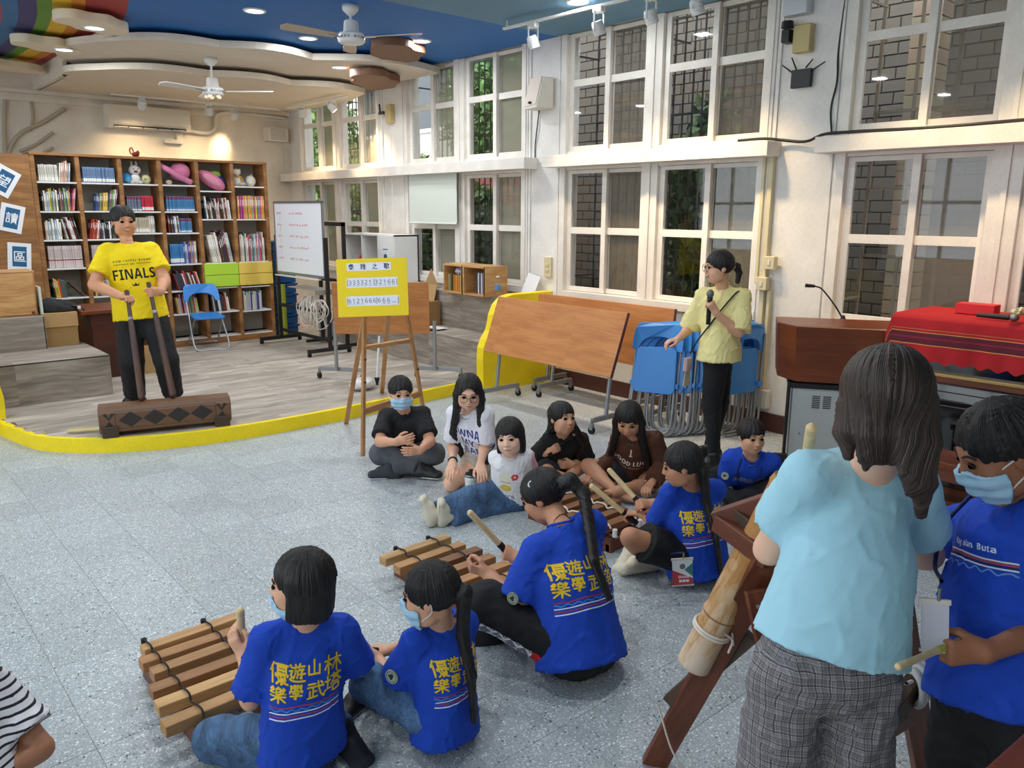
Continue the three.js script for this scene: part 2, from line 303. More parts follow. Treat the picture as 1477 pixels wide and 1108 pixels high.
// ---- outside: iron grilles, tiled walls, bank of leaves, pale sky ----
{
  const iron = std({ color: rgb(70, 66, 62), roughness: .6, metalness: .4 });
  ['far', 'middle', 'near'].forEach((n, i) => {
    const [a, b] = GROUPS[i + 0], g = [];
    for (let z = a; z <= b; z += .115) g.push(bx(RX + .5, .9, z - .007, RX + .514, 3.8, z + .007));
    for (const y of [1.0, 1.42, 1.9, 2.4, 2.85, 3.3, 3.75]) g.push(bx(RX + .495, y - .01, a, RX + .52, y + .01, b));
    for (const z of [a + .02, (a + b) / 2, b - .02]) for (const y of [1.2, 2.42, 3.5]) g.push(bx(RX + .2, y - .008, z - .008, RX + .502, y + .008, z + .008));
    tag(mesh('window_grille', g, iron), ['dark iron bar grille outside the window bay nearest the back corner', 'dark iron bar grille outside the window bay behind the two wooden cube shelves', 'dark iron bar grille outside the window bay behind the woman with the microphone'][i], 'grille');
  });
  { const [a, b] = GROUPS[3], g = []; const pale = std({ color: rgb(140, 128, 110), roughness: .6 });
    for (let z = a; z <= b; z += .3) g.push(bx(RX + .5, .9, z - .012, RX + .52, 3.9, z + .012)); for (const y of [1.0, 1.55, 2.1, 2.7, 3.3]) g.push(bx(RX + .495, y - .012, a, RX + .52, y + .012, b));
    for (const z of [a + .02, b - .02]) for (const y of [1.2, 2.42, 3.5]) g.push(bx(RX + .2, y - .008, z - .008, RX + .502, y + .008, z + .008));
    tag(mesh('window_grille', g, pale), 'pale widely spaced bar grille outside the window above the lectern and piano', 'grille'); }
  struct('ground', bx(RX + .2, -.3, -40, 40, -.15, 30), std({ color: rgb(110, 108, 100), roughness: .95 }));
  // brick-tile clad wall of the next wing, tiles laid one by one
  const wing = thing('neighbour_building', 'dim building wall clad in brown rectangular tiles outside the near windows', 'building', [0, 0, 0]);
  const mortar = std({ color: rgb(86, 78, 70), roughness: .95 });
  mesh('wall', bx(7.95, -.2, -8.1, 8.4, 5.2, 3.2), mortar, wing);
  mesh('eave', bx(7.6, 5.2, -8.2, 8.5, 5.35, 3.2), std({ color: rgb(110, 104, 96), roughness: .9 }), wing);
  const tm = [[100, 91, 80], [93, 85, 75], [105, 95, 84]].map((c) => std({ color: rgb(...c), roughness: .7 })), r = rng(77), rest = [];
  let n = 0; const tg = new RoundedBoxGeometry(.02, .1, .225, 1, .004);
  for (let y = 0, row = 0; y < 5.0; y += .112, row++) for (let z = -8.05 + (row % 2) * .118; z < 1.2; z += .237) {
    const mt = tm[r() * 3 | 0];
    const vis = y > 1.2 && y < 3.4 && z < -.9 && z > -4.6;
    if (vis && n < 290) { const m = mesh('brick', tg, mt, wing); m.position.set(7.945, y + .056, z + .118); n++; }
    else { const g = tg.clone(); g.translate(7.945, y + .056, z + .118); rest.push(g); }
  }
  const rw = mesh('brick_field', mergeGeometries(rest), tm[0], wing); rw.userData.kind = 'stuff';
  const pier = thing('brick_pier', 'pale tiled pier beside the window above the lectern', 'pier', [6.95, -.15, -3.02]);
  for (let k = 0; k < 34; k++) mesh('brick', bx(0, k * .12, 0, .3, k * .12 + .112, .2, .004), std({ color: rgb(176 + (k * 37 % 17), 158 + (k * 53 % 15), 140), roughness: .7 }), pier);
  // low brick wall with white coping, hedge and trees beyond, seen through the far bays
  const low = thing('garden_wall', 'low red brick wall with a white coping outside the far windows', 'wall', [0, 0, 0]);
  mesh('brickwork', bx(8.9, -.2, -16, 9.1, 2.55, -8.3), std({ map: (() => { const t = ctex(canvas(256, 256, (c) => { c.fillStyle = '#a08478'; c.fillRect(0, 0, 256, 256); const q = rng(3); for (let y = 0; y < 8; y++) for (let x = -1; x < 4; x++) { c.fillStyle = `rgb(${150 + q() * 30},${84 + q() * 20},${70 + q() * 15})`; c.fillRect(x * 64 + (y % 2) * 32 + 2, y * 32 + 2, 60, 28); } })); t.repeat.set(1.1, 1.9); return t; })(), roughness: .85 }), low);
  mesh('coping', bx(8.85, 2.55, -16, 9.15, 2.72, -8.3, .01), std({ color: rgb(206, 204, 196), roughness: .8 }), low);
  const far = thing('far_building', 'pale grey building with dark windows beyond the trees at the far corner windows', 'building', [0, 0, 0]); mesh('wall', bx(12, -.2, -30, 16, 7.5, -14.5), std({ color: rgb(186, 182, 172), roughness: .9 }), far); for (let k = 0; k < 5; k++) for (let q = 0; q < 2; q++) { const wn = mesh('window_frame', bx(11.96, 1.2 + q * 2.6, -28.6 + k * 2.8, 12.0, 2.9 + q * 2.6, -27 + k * 2.8, .01), M.frame, far); mesh('pane', bx(11.95, 1.3 + q * 2.6, -28.5 + k * 2.8, 11.962, 2.8 + q * 2.6, -27.1 + k * 2.8), std({ color: rgb(60, 66, 70), roughness: .2 }), wn); }
  // trees
  const leafGeo = (() => { const g = new THREE.BufferGeometry(); g.setAttribute('position', new THREE.Float32BufferAttribute([0, 0, 0, .035, .01, .05, 0, .012, .12, 0, 0, 0, 0, .012, .12, -.035, .01, .05], 3)); g.computeVertexNormals(); return g; })();
  const tree = (label, x, z, y0, y1, rad, count, col, seed) => {
    const t = thing('tree', label, 'tree', [x, -.2, z]); const q = rng(seed), tr = [];
    tr.push(rod([0, 0, 0], [0, y1 * .7, 0], .09, .05)); for (let k = 0; k < 9; k++) { const a = q() * 6.28, h = y0 + (y1 - y0) * q(); tr.push(tube([[0, h * .7, 0], [Math.cos(a) * rad * .4, h * .9, Math.sin(a) * rad * .4], [Math.cos(a) * rad * .8, h + .2, Math.sin(a) * rad * .8]], .018, 8, 5)); }
    mesh('trunk', tr, std({ color: rgb(92, 78, 62), roughness: .9 }), t);
    const im = new THREE.InstancedMesh(leafGeo, std({ color: rgb(255, 255, 255), roughness: .6, side: THREE.DoubleSide }), count); im.name = 'foliage'; im.userData.kind = 'stuff'; im.castShadow = im.receiveShadow = true;
    const m4 = new THREE.Matrix4(), e = new THREE.Euler(), qt = new THREE.Quaternion(), cc = new THREE.Color();
    for (let i = 0; i < count; i++) { const a = q() * 6.28, u = Math.cbrt(q()), b = Math.acos(2 * q() - 1); const cy = (y0 + y1) / 2, ry = (y1 - y0) / 2; const s = .8 + q() * .9; e.set(q() * 6, q() * 6, q() * 6); qt.setFromEuler(e);
      m4.compose(V3(Math.sin(b) * Math.cos(a) * rad * u, cy + Math.cos(b) * ry * u, Math.sin(b) * Math.sin(a) * rad * u), qt, V3(s, s, s)); im.setMatrixAt(i, m4); const k = .7 + q() * .6; im.setColorAt(i, cc.setRGB(col[0] * k, col[1] * k, col[2] * k)); }
    t.add(im);
  };
  tree('leafy tree close outside the window bay nearest the back corner', 8.2, -15.6, .6, 4.6, 1.3, 9000, [.14, .22, .05], 1);
  tree('tree with light green leaves outside behind the white cube shelf', 8.0, -11.6, .5, 3.0, 1.0, 8000, [.12, .2, .05], 2);
  tree('broad green tree rising beyond the garden wall at the far windows', 10.6, -11.2, 2.2, 5.6, 1.9, 14000, [.1, .2, .05], 3);
  tree('dense shrub outside the window behind the two wooden cube shelves', 7.35, -9.3, .3, 2.5, .75, 7000, [.1, .16, .05], 4);
  tree('tree with sunlit leaves above the wall right of the hanging fan', 10.4, -8.6, 2.6, 6.0, 1.5, 12000, [.16, .24, .05], 5);
  tree('small leafy tree outside the window left of the microphone woman', 7.3, -5.1, .5, 3.3, .45, 2600, [.09, .15, .04], 6);
}
// ---- ceiling ----
{
  const ceil = structGroup('ceiling');
  const slab = (name, pts, y, th, mat, parent) => { const g = extr(pts.map(([x, z]) => [x, -z]), th); g.rotateX(-Math.PI / 2); g.translate(0, y, 0); boxUV(g); return mesh(name, g, mat, parent || ceil); };
  slab('slab', [[LX - .2, FZ + .2], [RX + .22, FZ + .2], [RX + .22, BZ - .2], [LX - .2, BZ - .2]], CEIL, .25, std({ color: rgb(210, 206, 200), roughness: .85 }));
  const paint = (r, g, b, s) => std({ ...mottle(s, [r, g, b], .03), roughness: .7 });
  slab('grey_blue_panel', [[LX, FZ], [RX, FZ], [RX, -6.33], [LX, -6.33]], CEIL - .012, .012, paint(96, 138, 166, 301));
  // rainbow: concentric bands of one big arc
  const cx = 2.80 - 12, cz = -10.9;
  const arc = (r, z0, z1, n = 24) => { const o = []; for (let i = 0; i <= n; i++) { const z = z0 + (z1 - z0) * i / n; o.push([cx + Math.sqrt(r * r - (z - cz) ** 2), z]); } return o; };
  const band = (name, ra, rb, col, s) => { const o = arc(ra, -6.33, BZ), i = rb ? arc(rb, BZ, -6.33) : [[LX, BZ], [LX, -6.33]]; slab(name, [...o, ...i], CEIL - .012, .012, paint(...col, s)); };
  const blue = [...arc(12, BZ, -6.33), [RX, -6.33], [RX, BZ]]; slab('blue_panel', blue, CEIL - .012, .012, paint(30, 106, 180, 303));
  band('red_band', 12, 11.66, [158, 52, 48], 304); band('orange_band', 11.66, 11.55, [206, 128, 36], 305); band('yellow_band', 11.55, 11.40, [222, 178, 40], 306);
  band('green_band', 11.40, 11.28, [96, 142, 42], 307); band('indigo_band', 11.28, 11.13, [62, 58, 110], 308); band('blue_band', 11.13, 11.0, [44, 108, 160], 309); band('rose_band', 11.0, 10.88, [160, 76, 96], 310); band('sky_band', 10.88, 0, [52, 120, 170], 311);
  // fascia board beside the rainbow and two wavy cloud soffits
  const sof = paint(216, 206, 190, 312), edgeM = std({ color: rgb(228, 226, 222), roughness: .6 });
  mesh('fascia', [bx(2.54, 3.45, BZ, 2.59, CEIL - .014, -10.95), bx(2.541, 3.60, -10.949, 2.589, CEIL - .014, -9.0)], sof, ceil);
  const wavy = (pts) => { const o = []; for (let i = 0; i < pts.length - 1; i++) { const [x0, z0] = pts[i], [x1, z1] = pts[i + 1], L = Math.hypot(x1 - x0, z1 - z0), nx = (z1 - z0) / L, nz = -(x1 - x0) / L, h = .2 * L; for (let k = 0; k < 10; k++) { const t = k / 10, s = Math.sin(Math.PI * t) * h; o.push([x0 + (x1 - x0) * t - nx * s, z0 + (z1 - z0) * t - nz * s]); } } o.push(pts[pts.length - 1]); return o; };
  const s1 = wavy([[2.66, -10.9], [2.62, -9.1], [3.53, -8.7], [4.6, -8.68], [6.19, -8.42]]);
  const m1 = slab('cloud_soffit', [...s1, [6.19, BZ], [2.66, BZ]], 3.57, .07, sof);
  const s2 = wavy([[2.62, -11.2], [2.75, -10.3], [3.85, -9.85], [4.9, -9.85], [5.95, -9.8]]);
  slab('cloud_soffit', [...s2, [6.19, -10.6], [6.19, BZ], [2.62, BZ]], 3.45, .07, sof);
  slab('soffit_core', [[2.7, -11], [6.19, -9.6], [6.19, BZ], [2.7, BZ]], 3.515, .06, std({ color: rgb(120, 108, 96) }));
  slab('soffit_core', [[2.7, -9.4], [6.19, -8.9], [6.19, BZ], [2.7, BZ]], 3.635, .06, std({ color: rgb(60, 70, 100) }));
}
// ================= LAMPS =================
function area(x, y, z, w, inten, col, parent) {
  const l = new THREE.RectAreaLight(col, inten, w, w); l.position.set(x, y, z); l.lookAt(x, y - 1, z); scene.add(l); l.name = 'downlight_light'; if (parent) { parent.add(l); l.position.set(0, y - parent.position.y, 0); l.rotation.set(-Math.PI / 2, 0, 0); } return l;
}
const glowCool = new THREE.MeshStandardMaterial({ color: 0xffffff, emissive: COOL, emissiveIntensity: 6, roughness: .6 });
const glowWarm = new THREE.MeshStandardMaterial({ color: 0xffffff, emissive: new THREE.Color().setRGB(1, .8, .5), emissiveIntensity: 5, roughness: .6 });
function downlight(x, z, y, label, group) {
  const t = thing('ceiling_downlight', label, 'downlight', [x, y, z], 0, group);
  mesh('rim', lathe([[.078, -.002], [.082, -.012], [.098, -.012], [.104, -.002], [.104, 0], [.078, 0]], 32), M.white, t);
  const d = new THREE.CylinderGeometry(.08, .08, .004, 32); d.translate(0, -.004, 0); mesh('diffuser', d, glowCool, t);
  area(x, y - .016, z, .14, DOWNLIGHT, COOL, t);
}
downlight(3.37, -7.43, CEIL - .012, 'round white downlight in the blue ceiling left of the white ceiling fan');
downlight(4.29, -8.18, CEIL - .012, 'round white downlight in the blue ceiling above the whiteboard, next to the fan hub');
downlight(5.26, -7.47, CEIL - .012, 'round white downlight in the blue ceiling at the right tip of the fan blade');
downlight(5.05, -8.88, 3.57, 'round white downlight in the wavy cream cloud soffit');
downlight(5.32, -5.2, CEIL - .012, 'round white downlight in the grey-blue ceiling at the top edge beside the track lights');
downlight(2.29, -8.55, 3.56, 'round white downlight in the larger cloud panel on the rainbow ceiling');
downlight(2.33, -9.9, 3.56, 'round white downlight in the smaller cloud panel on the rainbow ceiling');
for (const [x, z] of [[3.3, -4.9], [1.3, -5.2], [-.8, -5.2], [3.2, -2.2], [1.2, -2.6], [-.9, -2.4], [-1.2, .5], [-1.9, -7.6], [.3, -7.4]])
  downlight(x, z, CEIL - .012, 'round white ceiling downlight above the picture, seen only mirrored in window panes', 'downlights above the picture');
// cloud panels
const cloudPts = (a, b) => [[-1, .05], [-.85, -.42], [-.42, -.55], [-.1, -.8], [.35, -.62], [.72, -.55], [1, -.1], [.86, .35], [.5, .5], [.1, .66], [-.3, .5], [-.74, .5]].map(([x, y]) => [x * a, y * b]);
function cloudPanel(x, z, y, a, b, turn, mat, label, name = 'cloud_panel') { const g = extr(cloudPts(a, b), .075, .004, true); g.rotateX(-Math.PI / 2); const m = mesh(name, boxUV(g), mat); m.position.set(x, y, z); m.rotation.y = turn; return tag(m, label, 'ceiling panel'); }
const cloudCream = std({ color: rgb(226, 212, 186), roughness: .7 }), cloudBrown = std({ color: rgb(120, 84, 62), roughness: .65 });
cloudPanel(2.26, -8.52, 3.56, .36, .31, .5, cloudCream, 'larger cream cloud-shaped ceiling panel with a downlight on the rainbow ceiling');
cloudPanel(2.18, -9.95, 3.56, .36, .31, .4, cloudCream, 'smaller looking cream cloud-shaped ceiling panel, the farther one with a downlight');
cloudPanel(1.85, -11.6, 3.54, .62, .34, .1, cloudCream, 'white cloud-shaped ceiling panel without a lamp at the back end of the rainbow');
cloudPanel(5.2, -7.9, 3.605, .5, .42, .9, cloudBrown, 'brown cloud-shaped ceiling panel under the blue ceiling beside the fan');
cloudPanel(5.55, -8.95, 3.46, .55, .42, .9, cloudBrown, 'brown cloud-shaped ceiling panel under the cream soffit by the window');
// ceiling fans
function fan(x, y, z, hubY, turn, lab, lights) {
  const t = thing('ceiling_fan', lab, 'fan', [x, hubY, z], turn);
  const top = y - hubY;
  mesh('canopy', [lathe([[.0, top], [.075, top], [.07, top - .045], [.03, top - .085], [0, top - .085]])], M.white, t);
  mesh('downrod', lathe([[0, top - .05], [.013, top - .05], [.013, .09], [0, .09]], 12), M.white, t);
  mesh('motor', lathe([[0, .13], [.05, .13], [.062, .12], [.07, .03], [.108, .02], [.118, 0], [.118, -.05], [.1, -.066], [0, -.07]]), M.white, t);
  mesh('vent_ring', [...Array(24)].map((_, i) => { const g = new THREE.BoxGeometry(.006, .022, .02); g.translate(.117, -.02, 0); g.rotateY(i / 24 * 6.2832); return g; }), M.steel, t);
  for (let k = 0; k < 3; k++) {
    const g = extr([[.16, -.045], [.5, -.066], [.66, -.062], [.69, 0], [.66, .058], [.5, .06], [.16, .045]], .006, .001); g.rotateX(-Math.PI / 2); g.rotateX(.2); g.translate(0, -.02, 0); g.rotateY(k * 2.0944);
    const bl = mesh('blade', boxUV(g), lights ? M.white : std({ color: rgb(186, 170, 150), roughness: .5 }), t);
    const a = bar([.09, -.022, 0], [.24, -.02, 0], .035, .006); a.rotateY(k * 2.0944); mesh('blade_arm', a, M.steel, bl);
  }
  if (lights) for (let k = 0; k < 5; k++) { const a = k * 1.2566; mesh('lamp', ball(Math.cos(a) * .075, -.075, Math.sin(a) * .075, .022, .02, .022, 8), std({ color: rgb(250, 240, 220), emissive: rgb(255, 220, 170), emissiveIntensity: .6 }), t); }
}
fan(3.918, CEIL - .012, -6.657, 3.43, 1.08, 'white three-blade ceiling fan on the blue ceiling, blades at rest', false);
fan(3.69, 3.57, -9.36, 3.23, 1.37, 'small white ceiling fan with a ring of lamps under the cream soffit', true);
// track rails and spot heads
function rail(a, b, lab) { const t = mesh('track_rail', bar(a, b, .034, .022), M.white); return tag(t, lab, 'light track'); }
rail([5.33, 3.62, -6.2], [5.45, 3.62, -1.0], 'white light track hanging below the grey-blue ceiling along the windows');
tag(mesh('rail_hanger', [rod([5.33, 3.63, -6.15], [5.33, CEIL, -6.15], .008), rod([5.4, 3.63, -4.0], [5.4, CEIL, -4.0], .008), rod([5.44, 3.63, -1.5], [5.44, CEIL, -1.5], .008)], M.white), 'thin white hanger rods holding the window-side light track', 'hanger');
rail([3.3, 3.40, -11.9], [5.7, 3.40, -11.9], 'cream light track under the low soffit above the air conditioner');
rail([5.72, 3.40, -11.7], [5.72, 3.40, -9.9], 'cream light track under the low soffit toward the whiteboard windows');
function spotHead(x, y, z, aim, inten, lab, drop = .12, ang = .62) {
  const t = thing('track_spotlight', lab, 'spotlight', [x, y, z]);
  mesh('adapter', bx(-.03, -.035, -.05, .03, .012, .05, .004), M.white, t);
  mesh('yoke', [bx(-.062, -drop - .02, -.008, -.056, -.03, .008), bx(.056, -drop - .02, -.008, .062, -.03, .008), bx(-.062, -.036, -.008, .062, -.03, .008)], M.white, t);
  const d = V3(aim[0] - x, aim[1] - (y - drop), aim[2] - z).normalize(), q = new THREE.Quaternion().setFromUnitVectors(V3(0, -1, 0), d);
  const hd = lathe([[0, .06], [.04, .06], [.05, .04], [.052, -.05], [.046, -.056], [.042, -.046], [0, -.046]], 20); const fins = [0, 1, 2].map((k) => { const r = new THREE.TorusGeometry(.052, .003, 6, 20); r.rotateX(Math.PI / 2); r.translate(0, .02 - k * .022, 0); return r; });
  const h = mesh('lamp_head', [hd, ...fins], M.white, t); h.position.set(0, -drop, 0); h.quaternion.copy(q);
  const f = new THREE.CylinderGeometry(.04, .04, .003, 20); f.translate(0, -.05, 0); mesh('lens', f, glowWarm, h);
  const sp = new THREE.SpotLight(WARM, inten, 0, ang, .7, 2); sp.position.set(x, y - drop, z).addScaledVector(d, .062); sp.target.position.set(...aim); sp.castShadow = true; sp.shadow.radius = 3; sp.name = 'spot_light'; scene.add(sp, sp.target);
}
const railX = (z) => 5.33 + (z + 6.2) / 5.2 * .12;
for (const [z, n] of [[-5.79, 'leftmost white track spotlight, hanging in front of the blue ceiling corner'], [-4.98, 'white track spotlight beside the round downlight at the top edge'], [-4.42, 'white track spotlight near the top edge between two window bays'], [-3.98, 'rightmost white track spotlight in view at the top edge']]) spotHead(railX(z), 3.6, z, [6.2, 1.2, z + .25], SPOT, n, .16);
[[-2.5, 'white track spotlight above the lectern, above the picture'], [-1.7, 'white track spotlight above the piano, above the picture']].forEach(([z, n]) => spotHead(railX(z), 3.6, z, [6.2, 1.2, z], SPOT, n, .16));
spotHead(3.7, 3.39, -11.9, [3.7, 1.9, -12.65], SPOT * .6, 'cream track spotlight above the air conditioner, left one', .1, .95);
spotHead(4.62, 3.39, -11.9, [4.7, 1.9, -12.65], SPOT * .6, 'cream track spotlight above the right end of the air conditioner', .1, .95);
spotHead(5.12, 3.39, -12.2, [5.05, 2.85, -12.65], SPOT * .6, 'cream track spotlight throwing the round yellow glow on the back wall', .1, .34);
spotHead(5.72, 3.39, -11.2, [6.2, 1.6, -11.5], SPOT * .8, 'cream track spotlight near the room corner', .1, .8);
spotHead(5.72, 3.39, -10.3, [6.2, 2.6, -10.0], SPOT * 1.6, 'grey track spotlight lighting the far window warm yellow', .1, .6);

// ================= WALL FITTINGS =================
{
  const t = thing('air_conditioner', 'long white split air conditioner on the back wall above the bookcase', 'air conditioner', [3.96, 3.185, -12.54]);
  const prof = [[-.11, -.155], [.06, -.155], [.105, -.09], [.11, .06], [.085, .15], [-.11, .155]];
  const g = extr(prof.map(([x, y]) => [x, y]), 1.13, .004); g.rotateY(-Math.PI / 2); g.translate(.565, 0, 0); mesh('body', boxUV(g), std({ color: rgb(226, 216, 198), roughness: .35 }), t);
  mesh('louvre', bx(-.5, -.15, .055, .5, -.118, .1), M.black, t); mesh('flap', [0, 1, 2, 3, 4].map((i) => bx(-.5 + i * .2, -.15, .09, -.32 + i * .2, -.14, .104)), M.offwhite, t);
  tag(mesh('refrigerant_pipe', tube([[4.5, 3.06, -12.56], [4.85, 3.05, -12.58], [4.95, 3.12, -12.58], [4.98, 3.3, -12.58], [5.1, 3.36, -12.58], [6.1, 3.36, -12.58]], .028, 60), M.offwhite), 'cream pipe bending up from the air conditioner to the ceiling', 'pipe');
  tag(mesh('duct_cover', [bx(4.18, 2.86, -12.65, 4.45, 2.92, -12.57, .006), bx(4.36, 2.9, -12.65, 4.45, 3.02, -12.58, .006)], M.offwhite), 'small cream duct cover under the right end of the air conditioner', 'duct');
  const sp = (x, y, z, turn, w, h, lab) => { const s = thing('wall_speaker', lab, 'speaker', [x, y, z], turn); const g = extr([[-w / 2, 0], [-w * .3, .15], [w * .42, .15], [w / 2, 0]], h, .004); g.rotateX(-Math.PI / 2); g.rotateY(Math.PI); g.translate(0, -h / 2, 0); mesh('cabinet', boxUV(g), M.offwhite, s); return s; };
  const s1 = thing('wall_speaker', 'small cream box speaker on the back wall near the room corner', 'speaker', [5.92, 3.085, -12.55]);
  mesh('cabinet', bx(-.17, -.105, -.1, .17, .105, .1, .012), M.offwhite, s1); mesh('grille', [...Array(7)].map((_, i) => bx(-.13, -.08 + i * .026, .1, .13, -.066 + i * .026, .106)), std({ color: rgb(170, 160, 146) }), s1);
  const s2 = thing('wall_speaker', 'cream wedge speaker on the white column between two window bays', 'speaker', [6.1, 3.13, -6.52], -.25);
  { const g = extr([[-.1, -.15], [.1, -.15], [.1, .15], [-.02, .15]], .28, .006); g.translate(0, 0, -.14); g.rotateZ(0); mesh('cabinet', boxUV(g), M.offwhite, s2); mesh('front_panel', (() => { const q = bx(-.075, -.15, -.13, -.062, .15, .13, .004); q.rotateZ(-.24); return q; })(), std({ color: rgb(222, 210, 196), roughness: .6 }), s2); mesh('knob', rod([-.13, -.1, .02], [-.1, -.1, .02], .014), M.black, s2); }
  tag(mesh('speaker_cable', tube([[6.19, 3.0, -6.6], [6.18, 2.8, -6.62], [6.19, 2.6, -6.66], [6.19, 2.48, -6.66]], .006), M.black), 'dark cable running down the column from the wedge speaker', 'cable');
  tag(mesh('speaker_cable', tube([[6.05, 2.98, -12.6], [6.08, 2.9, -12.62], [6.08, 2.5, -12.6]], .008), M.offwhite), 'thin cable running down from the speaker on the back wall', 'cable');
  // router, emergency lamp, junction box on the column by the lectern
  const r = thing('wifi_router', 'black wifi router with spread antennas on the column', 'router', [6.16, 2.95, -3.5]);
  mesh('body', bx(-.02, -.07, -.085, .02, .07, .085, .006), M.black, r); for (const [a, b] of [[[0, .05, -.08], [-.02, .12, -.17]], [[0, .07, -.05], [0, .17, -.1]], [[0, .08, .03], [-.03, .13, .1]], [[0, .05, .08], [-.02, .1, .2]]]) mesh('antenna', rod(a, b, .007, .005), M.black, r);
  const e = thing('emergency_lamp', 'cream emergency lamp box with a black lamp on the upper column above the router', 'emergency lamp', [6.14, 3.25, -3.51]);
  mesh('box', bx(-.02, -.105, -.075, .06, .105, .075, .01), std({ color: rgb(190, 172, 120), roughness: .5 }), e); mesh('lamp', [rod([-.03, .09, -.12], [-.03, .14, -.12], .05, .045), bx(-.05, -.02, -.16, .05, .08, -.09, .008)], M.black, e);
  const jb = mesh('junction_box', bx(6.1, 3.43, -3.68, 6.2, 3.78, -3.47, .008), std({ color: rgb(206, 208, 212), roughness: .4 })); tag(jb, 'grey-white box at the top of the column above the emergency lamp', 'box');
  const e2 = thing('emergency_lamp', 'cream emergency lamp with a black bracket on the far column', 'emergency lamp', [6.16, 3.18, -9.52]); mesh('box', bx(-.04, -.12, -.06, .04, .12, .06, .01), std({ color: rgb(196, 178, 126), roughness: .5 }), e2); mesh('lamp', [bx(-.05, .0, -.22, -.02, .04, -.1, .005), rod([-.03, .02, -.2], [-.03, .14, -.22], .012)], M.black, e2);
  tag(mesh('cable_conduit', [bx(6.15, .38, -3.735, 6.2, 2.5, -3.69, .006), bx(6.15, .3, -3.66, 6.2, 1.24, -3.63, .006), bx(6.16, 1.3, -3.80, 6.2, 2.35, -3.77, .004)], M.cream), 'cream plastic conduit running down the column behind the woman with the microphone', 'conduit');
  for (const [y, z, lab] of [[1.48, -3.64, 'upper cream switch box on the conduit'], [1.3, -3.7, 'lower cream switch box on the conduit']]) { const s = thing('switch_box', lab, 'switch', [6.15, y, z]); mesh('box', bx(-.04, -.055, -.05, .02, .055, .05, .006), M.cream, s); mesh('rocker', bx(-.046, -.02, -.012, -.038, .02, .012, .002), M.offwhite, s); }
  const so = thing('socket_box', 'cream double socket box low on the wall beside the lectern', 'socket', [6.16, .29, -3.67]); mesh('box', bx(-.04, -.08, -.1, .03, .08, .1, .006), M.offwhite, so); mesh('plug', bx(-.08, -.03, -.06, -.04, .02, -.01, .005), M.black, so);
  tag(mesh('wall_cable', tube([[6.0, 2.49, -3.95], [6.1, 2.5, -3.75], [6.15, 2.48, -3.6], [6.14, 2.46, -3.4], [6.1, 2.5, -3.25], [6.05, 2.5, -3.0], [6.05, 2.49, -2.4], [6.05, 2.5, -1.6], [6.05, 2.49, -.6]], .012, 60), M.black), 'black cable bundle lying along the top of the window ledge', 'cable');
  tag(mesh('wall_cable', tube([[6.19, 3.6, -3.2], [6.18, 3.1, -3.22], [6.16, 2.9, -3.2], [6.18, 2.7, -3.24], [6.15, 2.5, -3.2]], .008, 40), M.black), 'black cable hanging down the frame right of the router', 'cable');
  tag(mesh('wall_switch', [bx(6.17, 1.18, -6.47, 6.2, 1.4, -6.36, .004), bx(6.16, 1.3, -6.44, 6.175, 1.33, -6.39, .003), bx(6.16, 1.24, -6.44, 6.175, 1.27, -6.39, .003)], M.cream), 'cream switch plate on the column right of the wooden cube shelves', 'switch');
  tag(mesh('roller_blind', [bx(6.1, 1.74, -9.02, 6.106, 2.36, -7.98), rod([6.1, 1.74, -9.02], [6.1, 1.74, -7.98], .012)], std({ color: rgb(206, 212, 202), roughness: .8 })), 'pale grey-green roller blind pulled half down on the lower window', 'blind');
  for (const [z, lab] of [[-9.72, 'left one of two thin white blind cords hanging on the far column'], [-9.36, 'right one of two thin white blind cords hanging on the far column']]) tag(mesh('blind_cord', tube([[6.06, 2.9, z], [6.05, 2.3, z + .01], [6.06, 1.5, z]], .004, 16, 5), M.white), lab, 'cord');
  // painted tree branches on the back wall, low relief
  const br = std({ color: rgb(178, 164, 140), roughness: .9 });
  tag(mesh('branch_decor', [tube([[2.1, 2.5, -12.615], [2.3, 2.85, -12.615], [2.62, 3.05, -12.615], [2.9, 3.25, -12.615]], .03, 24, 6), tube([[2.12, 2.6, -12.615], [2.16, 3.0, -12.615], [2.2, 3.3, -12.615]], .025, 16, 6), tube([[2.45, 2.92, -12.615], [2.5, 3.1, -12.615], [2.5, 3.3, -12.615]], .02, 12, 6), tube([[2.3, 2.65, -12.615], [2.5, 2.75, -12.615], [2.72, 2.92, -12.615]], .022, 12, 6), tube([[2.25, 2.5, -12.615], [2.5, 2.6, -12.615], [2.7, 2.72, -12.615]], .02, 12, 6)], br), 'pale brown bare tree branch decoration on the back wall above the bookcase', 'wall decoration');
}
